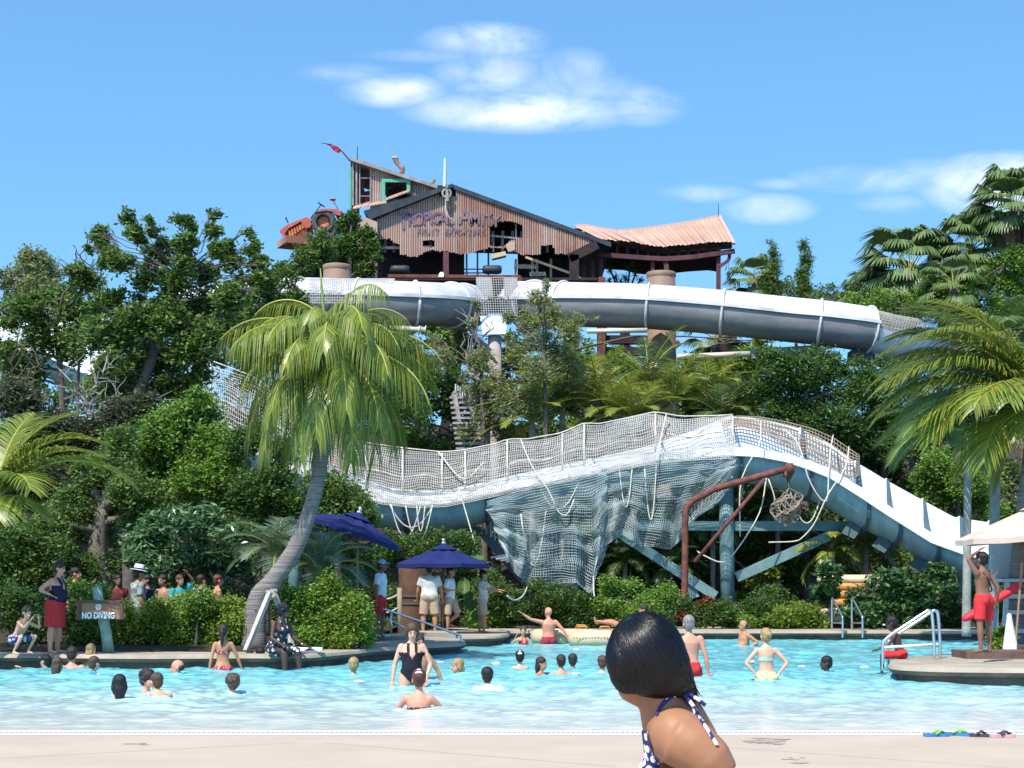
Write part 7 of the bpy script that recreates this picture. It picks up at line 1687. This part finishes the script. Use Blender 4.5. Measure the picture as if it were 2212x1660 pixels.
# --- swimmers: head and shoulders
SW = [
 ('man with pink back standing at the left kerb', 156, 1398, 1446, AWY + .1, dict(h=1.75, skin='pink', hair='dark', build=1.15)),
 ('girl with light brown hair at the left kerb beside the pink backed man', 196, 1394, 1444, AWY - .3, dict(h=1.4, skin='fair', hair='blonde', style='long', child=True, arms=(((.5, -.5, -.3), (-.2, -.6, .6)), ((-.4, -.5, -.5), (0, -.8, -.3))))),
 ('small child with bright blue swim vest near the left kerb', 203, 1426, 1457, AWY - .5, dict(h=1.15, skin='fair', hair='brown', child=True, wear=(('vest', 'blue'), ('floaties', 'blue')))),
 ('girl with wet brown hair low in the water at the far left', 124, 1425, 1460, AWY - .3, dict(h=1.3, skin='pink', hair='brown', style='long', child=True, wear=(('band', 'orange'),))),
 ('dark haired swimmer reaching for the left kerb', 100, 1415, 1445, LFT - .3, dict(h=1.5, skin='fair', hair='black', arms=(((-.2, -.9, .1), (0, -1, .3)), ((-.3, -.9, -.2), (0, -1, .1))))),
 ('balding man facing left, only head above the water', 386, 1425, 1455, LFT + .1, dict(h=1.76, skin='pink', hair='dark', style='balding')),
 ('long dark haired swimmer nearest the left side, seen from behind', 258, 1458, 1510, AWY + .3, dict(h=1.62, skin='pink', hair='black', style='long', female=True)),
 ('woman with bushy dark auburn hair facing the boy', 317, 1448, 1497, RGT - .6, dict(h=1.62, skin='pink', hair='dark', style='curly', female=True, wear=(('suit', 'black'),))),
 ('boy with short brown hair and pale back facing left', 358, 1468, 1509, AWY + .7, dict(h=1.5, skin='fair', hair='brown', lean=(.5, 0))),
 ('curly haired swimmer in a pale blue shirt', 503, 1457, 1497, AWY + .2, dict(h=1.55, skin='fair', hair='brown', style='curly', wear=(('shirt', 'sky'),))),
 ('small child in a blue shirt next to the seated woman', 562, 1405, 1442, AWY + .3, dict(h=1.2, skin='brown', hair='black', child=True, wear=(('shirt', 'blue'),))),
 ('child with dark hair left of the child in the blue shirt', 540, 1414, 1441, AWY - .5, dict(h=1.15, skin='brown', hair='black', child=True)),
 ('toddler in orange vest by the knees of the seated woman', 622, 1422, 1442, .6, dict(h=1.05, skin='fair', hair='brown', child=True, wear=(('vest', 'orange'),))),
 ('short haired blonde swimmer seen from behind in the middle left', 764, 1421, 1460, AWY, dict(h=1.62, skin='pink', hair='blonde', style='short', female=True)),
 ('pale girl with wet light hair looking left', 990, 1427, 1460, LFT + .5, dict(h=1.35, skin='pink', hair='blonde', style='wet', child=True, wear=(('tank', 'navy'),))),
 ('swimmer with short black hair floating on the front, middle', 1060, 1456, 1494, AWY + .2, dict(h=1.6, skin='fair', hair='black', style='short', lean=(.5, 0), wear=(('shirt', 'white'),))),
 ('child with big white bows in dark hair', 1123, 1410, 1444, AWY, dict(h=1.3, skin='fair', hair='black', child=True, wear=(('bow', 'white'),))),
 ('smiling girl with wet hair looking right', 1168, 1420, 1456, RGT - .5, dict(h=1.45, skin='tan', hair='dark', style='wet', female=True)),
 ('girl with tied dark hair and bare back, left of a pair', 1212, 1415, 1456, AWY + .1, dict(h=1.5, skin='pink', hair='dark', style='bun', female=True, arms=(((.8, -.1, -.5), (.7, -.3, -.4)), ((-.8, -.1, -.5), (-.7, -.3, -.4))))),
 ('short haired boy, right of a pair of swimmers', 1237, 1413, 1447, AWY - .2, dict(h=1.55, skin='pink', hair='dark')),
 ('boy with pale back just left of the foreground woman', 1301, 1417, 1457, AWY - .1, dict(h=1.55, skin='fair', hair='brown')),
 ('dark haired swimmer facing left in the right half of the pool', 1786, 1418, 1450, LFT + .2, dict(h=1.6, skin='dark', hair='black', style='short', female=True, wear=(('suit', 'navy'),))),
]
for lab, x, yt, yw, rz_, kw in SW:
    kw.setdefault('arms', LOWARM); wade(lab, x, yt, yw, rz=rz_, head=((sum(map(ord, lab)) % 7 - 3) * .05, .05), vox=.016, **kw)
# --- staff on the jetty
stand('young guard in blue cap, white shirt and red shorts on the steps', 822, 1377, .32, rz=RGT - .3, h=1.74, skin='brown', hair='black', build=.95, arms=(((.1, .15, -1), (.02, -.2, -1)), ((-.1, .1, -1), (0, -.1, -1))), wear=(('shirt', 'white'), ('shorts', 'red', .9), ('cap', 'sky'), ('shoes', 'white')))
stand('large staff man in pale shirt and khaki shorts, back turned, under the blue umbrella', 927, 1371, .25, rz=AWY, h=1.80, skin='tan', hair='dark', build=1.25, lean=(.12, 0), legs=(((.1, 0, -1), (.02, .03, -1)), ((-.1, 0, -1), (-.02, .03, -1))), arms=(((.3, -.15, -.95), (.1, -.4, -.9)), ((-.3, -.15, -.95), (-.1, -.4, -.9))), wear=(('shirt', 'grey', -.1), ('shorts', 'khaki', .98)))
stand('slim staff member in sunglasses with one knee bent, right of the large man', 972, 1370, .25, rz=RGT - .3, h=1.72, skin='tan', hair='dark', build=.95, legs=(((.05, -.45, -.9), (.0, .75, -.65)), ((-.04, .05, -1), (0, .03, -1))), arms=(((.2, .25, -.9), (-.1, -.9, .1)), ((-.2, .25, -.9), (.1, -.9, .1))), wear=(('shirt', 'white'), ('shorts', 'khaki', .98)))
stand('staff woman in khaki shorts holding a rope towards the water', 1043, 1368, .25, rz=RGT - .15, h=1.64, skin='tan', hair='black', style='short', female=True, build=1.12, head=(.1, .1), legs=(((.1, .2, -1), (0, .1, -1)), ((-.1, -.15, -1), (0, .05, -1))), arms=(((.2, -.8, -.5), (.1, -.95, -.15)), ((-.2, -.7, -.6), (0, -.95, -.15))), wear=(('shirt', 'grey', -.05), ('shorts', 'khaki', .98)))
# --- right platform
lg = stand('lifeguard with a hand on his head and a red rescue tube behind him', 2128, 1412, .39, rz=LFT - .9, h=1.62, skin='brown', hair='black', build=1.05, head=(.2, -.05), legs=(((.12, .05, -1), (0, .02, -1)), ((-.12, -.05, -1), (-.02, .02, -1))), arms=(((.35, -.3, .8), (-.75, .3, .5)), ((-.3, .35, -.85), (-.1, -.2, -.9))), wear=(('shorts', 'red', .8), ('strap', 'black')))
m = MB(); p0, p1 = A(2080, 1340, 30.7), A(2206, 1262, 31.1); d = (p1 - p0).normalized()
m.tube([p0, p0 + d * .04, p0 + d * .12, p0.lerp(p1, .35), p0.lerp(p1, .5), p0.lerp(p1, .7), p1 - d * .1, p1 - d * .03, p1], [.03, .07, .095, .095, .085, .095, .095, .07, .03], 12, flat=.75)
single('rescue_tube', m, mat('rescue_red', (.62, .03, .045), .5), 'red foam rescue tube carried behind the lifeguard', 'rescue tube', smooth=True)
person('boy in red and white shorts sitting behind the platform handrail', G(1950, 1424, .25) + Vector((0, .1, 0)), LFT - .2, h=1.3, skin='dark', hair='black', child=True, lean=(.3, 0), head=(-.1, .35), origin='seat', arms=(((.15, -.5, -.8), (0, -.8, -.3)), ((-.15, -.5, -.8), (0, -.8, -.3))), legs=(((.1, -1, -.05), (0, -.05, -1)), ((-.12, -1, .0), (0, 0, -1))), wear=(('shorts', 'red', .95),))
person('person reclining in the nearer yellow raft with bare feet up', Vector((A(1354, 1380, 43.2).x, 43.2, .30)), LFT, h=1.7, skin='tan', hair='dark', origin='seat', lean=(-.9, 0), arms=(((.4, -.3, -.3), (.2, -.8, .2)), ((-.4, -.3, -.3), (-.2, -.8, .2))), legs=(((.1, -.85, .35), (0, -.9, .1)), ((-.1, -.8, .45), (0, -.9, -.1))), wear=(('trunks', 'navy'),))

# ---------------------------------------------------------------- foreground woman
YF = 5.05
fw = thing('person', 'woman with glossy black hair in navy and white halter top, nearest the camera', 'person', Vector((A(1440, 1500, YF).x, YF, .05)))
def a5(x, y, dy=0.0): return A(x, y, YF + dy)
def px(n): return n * YF / F
b = MB()
hc = a5(1404, 1418, .0)
tl = Matrix.Rotation(math.radians(-14), 3, 'Y')
b.ell(a5(1394, 1418, .0), (px(70), px(78), px(80)), None, 24, 16)                                     # skull
b.ell(a5(1378, 1466, .02), (px(43), px(50), px(56)), Matrix.Rotation(math.radians(28), 3, 'Y'), 20, 12)    # cheek and jaw
b.ell(a5(1376, 1504, .015), (px(19), px(26), px(22)), None, 14, 10)                       # chin
b.tube([a5(1345, 1440, .06), a5(1334, 1468, .07), a5(1342, 1476, .06)], [px(8), px(10), px(9)], 8)
b.tube([a5(1422, 1470, .02), a5(1428, 1520, .02), a5(1442, 1575, .03), a5(1456, 1630, .04)], [px(50), px(48), px(54), px(62)], 20); b.tube([a5(1455, 1500, .05), a5(1482, 1540, .09), a5(1505, 1590, .12), a5(1512, 1640, .14)], [px(34), px(38), px(44), px(56)], 18)    # neck
# torso: chest on the left, back on the right
b.tube([a5(1470, 1572, .10), a5(1484, 1640, .13), a5(1486, 1740, .14), a5(1490, 1900, .14), a5(1495, 2050, .14)], [px(50), px(86), px(110), px(104), px(108)], 24, flat=1.0)
b.ell(a5(1416, 1700, .06), (px(44), px(60), px(66)), None, 16, 12); b.ell(a5(1438, 1534, .02), (px(44), px(52), px(46)), Matrix.Rotation(math.radians(-35), 3, 'Y'), 18, 12)
b.ell(a5(1448, 1596, .04), (px(50), px(56), px(40)), None, 18, 12)
# near shoulder and arm, elbow pushed back to the right
b.ell(a5(1463, 1592, -.05), (px(63), px(56), px(60)), Matrix.Rotation(math.radians(30), 3, 'Y'), 20, 12)
b.ell(a5(1481, 1572, .06), (px(40), px(70), px(46)), Matrix.Rotation(math.radians(40), 3, 'Y'), 18, 12); b.ell(a5(1455, 1548, .04), (px(48), px(60), px(40)), None, 18, 12)
b.tube([a5(1466, 1596, -.06), a5(1500, 1616, -.08), a5(1535, 1645, -.09), a5(1562, 1678, -.09)], [px(60), px(56), px(50), px(38)], 20)
b.tube([a5(1562, 1680, -.09), a5(1550, 1745, -.13), a5(1520, 1790, -.17)], [px(37), px(36), px(26)], 16)
# far arm
b.tube([a5(1480, 1620, .24), a5(1460, 1680, .30), a5(1440, 1780, .3)], [px(40), px(38), px(32)], 14)
# legs to the paving
for dx, dy in ((-30, .05), (30, .2)):
    b.tube([a5(1495 + dx, 2040, .14), a5(1495 + dx, 2250, dy), a5(1490 + dx, 2110, dy) * 0 + Vector((a5(1490 + dx, 2040, dy).x, YF + dy, .38)), Vector((a5(1490 + dx, 2040, dy).x, YF + dy, .14))] if False else
           [a5(1495 + dx, 2030, .14), Vector((a5(1495 + dx, 2030).x, YF + dy, .45)), Vector((a5(1495 + dx, 2030).x, YF + dy, .30)), Vector((a5(1495 + dx, 2030).x, YF + dy, .12))], [px(66), px(46), px(42), px(28)], 14)
    b.tube([Vector((a5(1500 + dx, 2030).x, YF + dy, .13)), Vector((a5(1400 + dx, 2030).x, YF + dy, .10))], [px(28), px(22)], 10)
# hand on hip: palm
b.ell(a5(1505, 1806, -.18), (px(22), px(14), px(30)), None, 12, 8)
me = remesh(b, .0065, 10, .6); off = Vector(fw.location)
cov = mesh_arrays(me) - np.array(tuple(off), dtype=np.float32); fm = MB()
for q in range(5):
    a = a5(1500 - 9 + q * 5, 1830 - (12 if q == 4 else 0), -.19 + q * .004); fm.tube([a, a + Vector((-.02 + q * .006, -.004, -.035)), a + Vector((-.03 + q * .008, .012, -.055 - (.008 if q in (1, 2) else 0)))], [.0085, .008, .006], 8)
Vn = [tuple(c) for c in cov.tolist()]; Fn = [tuple(p.vertices) for p in me.polygons]
bm2 = bpy.data.meshes.new('body'); bm2.from_pydata(Vn + [tuple(Vector(v) - off) for v in fm.v], [], Fn + [tuple(i + len(Vn) for i in f) for f in fm.f])
bm2.polygons.foreach_set('use_smooth', [True] * len(bm2.polygons)); bm2.update(); bm2.materials.append(mat('skin_foreground', (.33, .155, .082), .5, var=.07, scale=14, spec=.3, bump=.12, bscale=260, dist=.002))
fo = bpy.data.objects.new('body', bm2); COL.objects.link(fo); fo.parent = fw
fo.data.materials[0].node_tree.nodes['Principled BSDF'].inputs['Subsurface Weight'].default_value = .08
fo.data.materials[0].node_tree.nodes['Principled BSDF'].inputs['Subsurface Radius'].default_value = (.012, .005, .003)
# hair: solid under-volume plus thousands of strands combed to the nape
M_fh = mat('hair_foreground', (.003, .003, .005), .33, spec=.33, island=[(.002, .002, .003), (.005, .0045, .006), (.003, .003, .005), (.008, .007, .009)])
hb = MB()
OUT = [(1395, 1325), (1430, 1330), (1462, 1352), (1482, 1390), (1493, 1430), (1502, 1470), (1500, 1492)]
hb.ell(a5(1396, 1412, -.005), (px(81), px(88), px(87)), Matrix.Rotation(math.radians(-12), 3, 'Y'), 28, 18)
hb.ell(a5(1419, 1436, -.005), (px(68), px(80), px(74)), Matrix.Rotation(math.radians(-25), 3, 'Y'), 24, 16)
hb.ell(a5(1352, 1430, -.01), (px(40), px(66), px(62)), Matrix.Rotation(math.radians(-12), 3, 'Y'), 24, 16)
hb.ell(a5(1350, 1458, -.01), (px(30), px(60), px(40)), Matrix.Rotation(math.radians(-20), 3, 'Y'), 20, 14); hb.ell(a5(1410, 1472, -.01), (px(66), px(68), px(30)), None, 20, 14); hb.ell(a5(1461, 1464, 0), (px(33), px(50), px(44)), None, 20, 14)
hb.ell(a5(1392, 1462, -.01), (px(56), px(66), px(34)), Matrix.Rotation(math.radians(12), 3, 'Y'), 24, 16)
hb.ell(a5(1455, 1470, .0), (px(42), px(52), px(36)), Matrix.Rotation(math.radians(20), 3, 'Y'), 24, 16)
hb.tube([a5(1462, 1470, .0), a5(1486, 1486, .0), a5(1506, 1512, .0)], [px(32), px(18), px(4)], 14)
hme = remesh(hb, .007, 8, .6)
from mathutils.bvhtree import BVHTree
hco = mesh_arrays(hme); bv = BVHTree.FromPolygons([tuple(c) for c in hco.tolist()], [tuple(p.vertices) for p in hme.polygons])
st_ = MB(); rr = random.Random(77); ctr = a5(1405, 1420, 0); nape = a5(1484, 1490, -.005)
part_c = a5(1375, 1340, -.02)
for k in range(5200):
    # start on the hair surface near crown/front, follow the surface towards the nape
    d = Vector((rr.gauss(-.25, 1), rr.gauss(-.25, 1), rr.gauss(.3, .8))).normalized(); p, n_, _, _ = bv.ray_cast(ctr + d * .5, -d)
    if p is None: continue
    P_ = []; jx = Vector((rr.gauss(0, .018), rr.gauss(0, .02), rr.gauss(0, .012))); nap = nape + jx
    q = p.copy(); steps = rr.randint(7, 12); ok = True
    flow0 = Vector((.25, 0, -.85))
    for s_ in range(steps):
        hit = bv.find_nearest(q)
        q = hit[0]; nn_ = hit[1]; lift = .0014 + .0022 * rr.random() + (.003 if rr.random() < .012 else 0); P_.append((q + nn_ * lift, nn_))
        dv = (nap - q); dist = dv.length
        if dist < .012: break
        fl = (dv.normalized() * .8 + flow0 * .45 * min(1, dist * 6)); fl = (fl - nn_ * fl.dot(nn_))
        if fl.length < .05: break
        q = q + fl.normalized() * min(.015, dist)
    if len(P_) < 3: continue
    kk = len(st_.v); w_ = rr.uniform(.0007, .0016)
    for i, (pp, nn_) in enumerate(P_):
        tg = (P_[min(i + 1, len(P_) - 1)][0] - P_[max(i - 1, 0)][0]); sv = tg.cross(nn_); sv = sv.normalized() * w_ * (1 if 0 < i < len(P_) - 1 else .3) if sv.length > 1e-7 else Vector((w_, 0, 0))
        st_.v += [pp - sv, pp + nn_ * w_ * .6, pp + sv]
        if i: b0 = kk + (i - 1) * 3; st_.f += [(b0, b0 + 1, b0 + 4, b0 + 3), (b0 + 1, b0 + 2, b0 + 5, b0 + 4)]; st_.m += [0, 0]
for k in range(70):    # loose ends at the nape
    a = nape + Vector((rr.gauss(.002, .012), rr.gauss(0, .012), rr.gauss(-.002, .008))); L_ = rr.uniform(.02, .06); dd = Vector((rr.uniform(.15, .6), rr.uniform(-.2, .2), -1)).normalized()
    st_.tube([a, a + dd * L_ * .6, a + (dd + Vector((.15, 0, 0))).normalized() * L_], [.0009, .0008, .0003], 4)
hv = [Vector(c) for c in hco.tolist()]; base = len(hv)
hm_ = bpy.data.meshes.new('hair'); hm_.from_pydata([tuple(v - off) for v in hv] + [tuple(Vector(v) - off) for v in st_.v], [], [tuple(p.vertices) for p in hme.polygons] + [tuple(i + base for i in f) for f in st_.f])
hm_.polygons.foreach_set('use_smooth', [True] * len(hm_.polygons)); hm_.materials.append(M_fh); ho = bpy.data.objects.new('hair', hm_); COL.objects.link(ho); ho.parent = fw
# halter top: neck strap, bow ends and cup, wrapped on the body surface
M_halter = pattern('navy_white_halter', (.75, .75, .82), (.02, .02, .14), 40, .48)
bvb = BVHTree.FromPolygons([tuple(Vector(c)) for c in mesh_arrays(me).tolist()], [tuple(p.vertices) for p in me.polygons])
def onbody(x, y, lift=.003):
    o_ = Vector((0, 0, H)); d = ray(x, y).normalized(); h_, n_, _, _ = bvb.ray_cast(o_, d, 20)
    if h_ is None: return a5(x, y, -.02), Vector((0, -1, 0))
    return h_ + n_ * lift, n_
def ribbon(name, pts, w, wrap=True, mt=None):
    mb = MB(); rows = []
    Q = [onbody(x, y) if wrap else (a5(x, y, z_), Vector((0, -1, 0))) for x, y, *zz in pts for z_ in [zz[0] if zz else 0]]
    for i, (p, n_) in enumerate(Q):
        tg = (Q[min(i + 1, len(Q) - 1)][0] - Q[max(i - 1, 0)][0]).normalized(); s_ = tg.cross(n_).normalized(); ww = w[i] if hasattr(w, '__len__') else w
        rows.append([p - s_ * ww, p - s_ * ww * .6 + n_ * .004, p + s_ * ww * .6 + n_ * .004, p + s_ * ww])
    mb.grid(rows); o = part(fw, name, mb, mt or M_halter, True); return o
def dense(P_, n):
    return [(v.x, v.y) for v in smooth_path([Vector((x, y, 0)) for x, y in P_], n)]
ribbon('neck_strap', dense([(1420, 1548), (1428, 1528), (1440, 1513), (1458, 1502), (1472, 1496)], 16), .0058)
ribbon('back_strap', dense([(1478, 1500), (1492, 1520), (1506, 1545), (1520, 1568), (1535, 1590), (1548, 1612)], 24), .0062)
ribbon('tie_end', [(1476, 1494, -.03), (1490, 1500, -.04), (1506, 1510, -.045), (1524, 1524, -.04)], .0055, False)
ribbon('tie_end', [(1474, 1496, -.035), (1486, 1510, -.045), (1498, 1526, -.05), (1503, 1546, -.048)], .0055, False)
mb = MB(); mb.ell(a5(1474, 1494, -.03), (.011, .009, .008)); part(fw, 'tie_knot', mb, M_halter, True)
# cup fabric: every body face on the chest side below the line
sel = MB(); vv = {}
for p in me.polygons:
    c = p.center; u = c.x / c.y * math.cos(PITCH); 
    dd = Vector((c.x, c.y, c.z - H)); fwd = dd.y * math.cos(PITCH) + dd.z * math.sin(PITCH); upc = -dd.y * math.sin(PITCH) + dd.z * math.cos(PITCH)
    X, Yp = CX + F * c.x / fwd, CY - F * upc / fwd
    if Yp > 1580 and X < 1416 - (Yp - 1640) * .0 + (8 if Yp > 1640 else -(1640 - Yp) * .25) and Yp < 1900 and c.y < YF + .28:
        f = []
        for vi in p.vertices:
            if vi not in vv: v = me.vertices[vi]; vv[vi] = len(sel.v); sel.v.append(v.co + v.normal * .004)
            f.append(vv[vi])
        sel.f.append(tuple(f)); sel.m.append(0)
part(fw, 'halter_cup', sel, M_halter, True)
mb = MB(); torso2 = [(a5(1490, 1960, .14), px(112)), (a5(1492, 2060, .14), px(116)), (a5(1494, 2120, .14), px(90))]
mb.tube([c for c, r in torso2], [r for c, r in torso2], 20); part(fw, 'bikini_bottom', mb, M_halter, True)
bpy.data.meshes.remove(me); bpy.data.meshes.remove(hme)
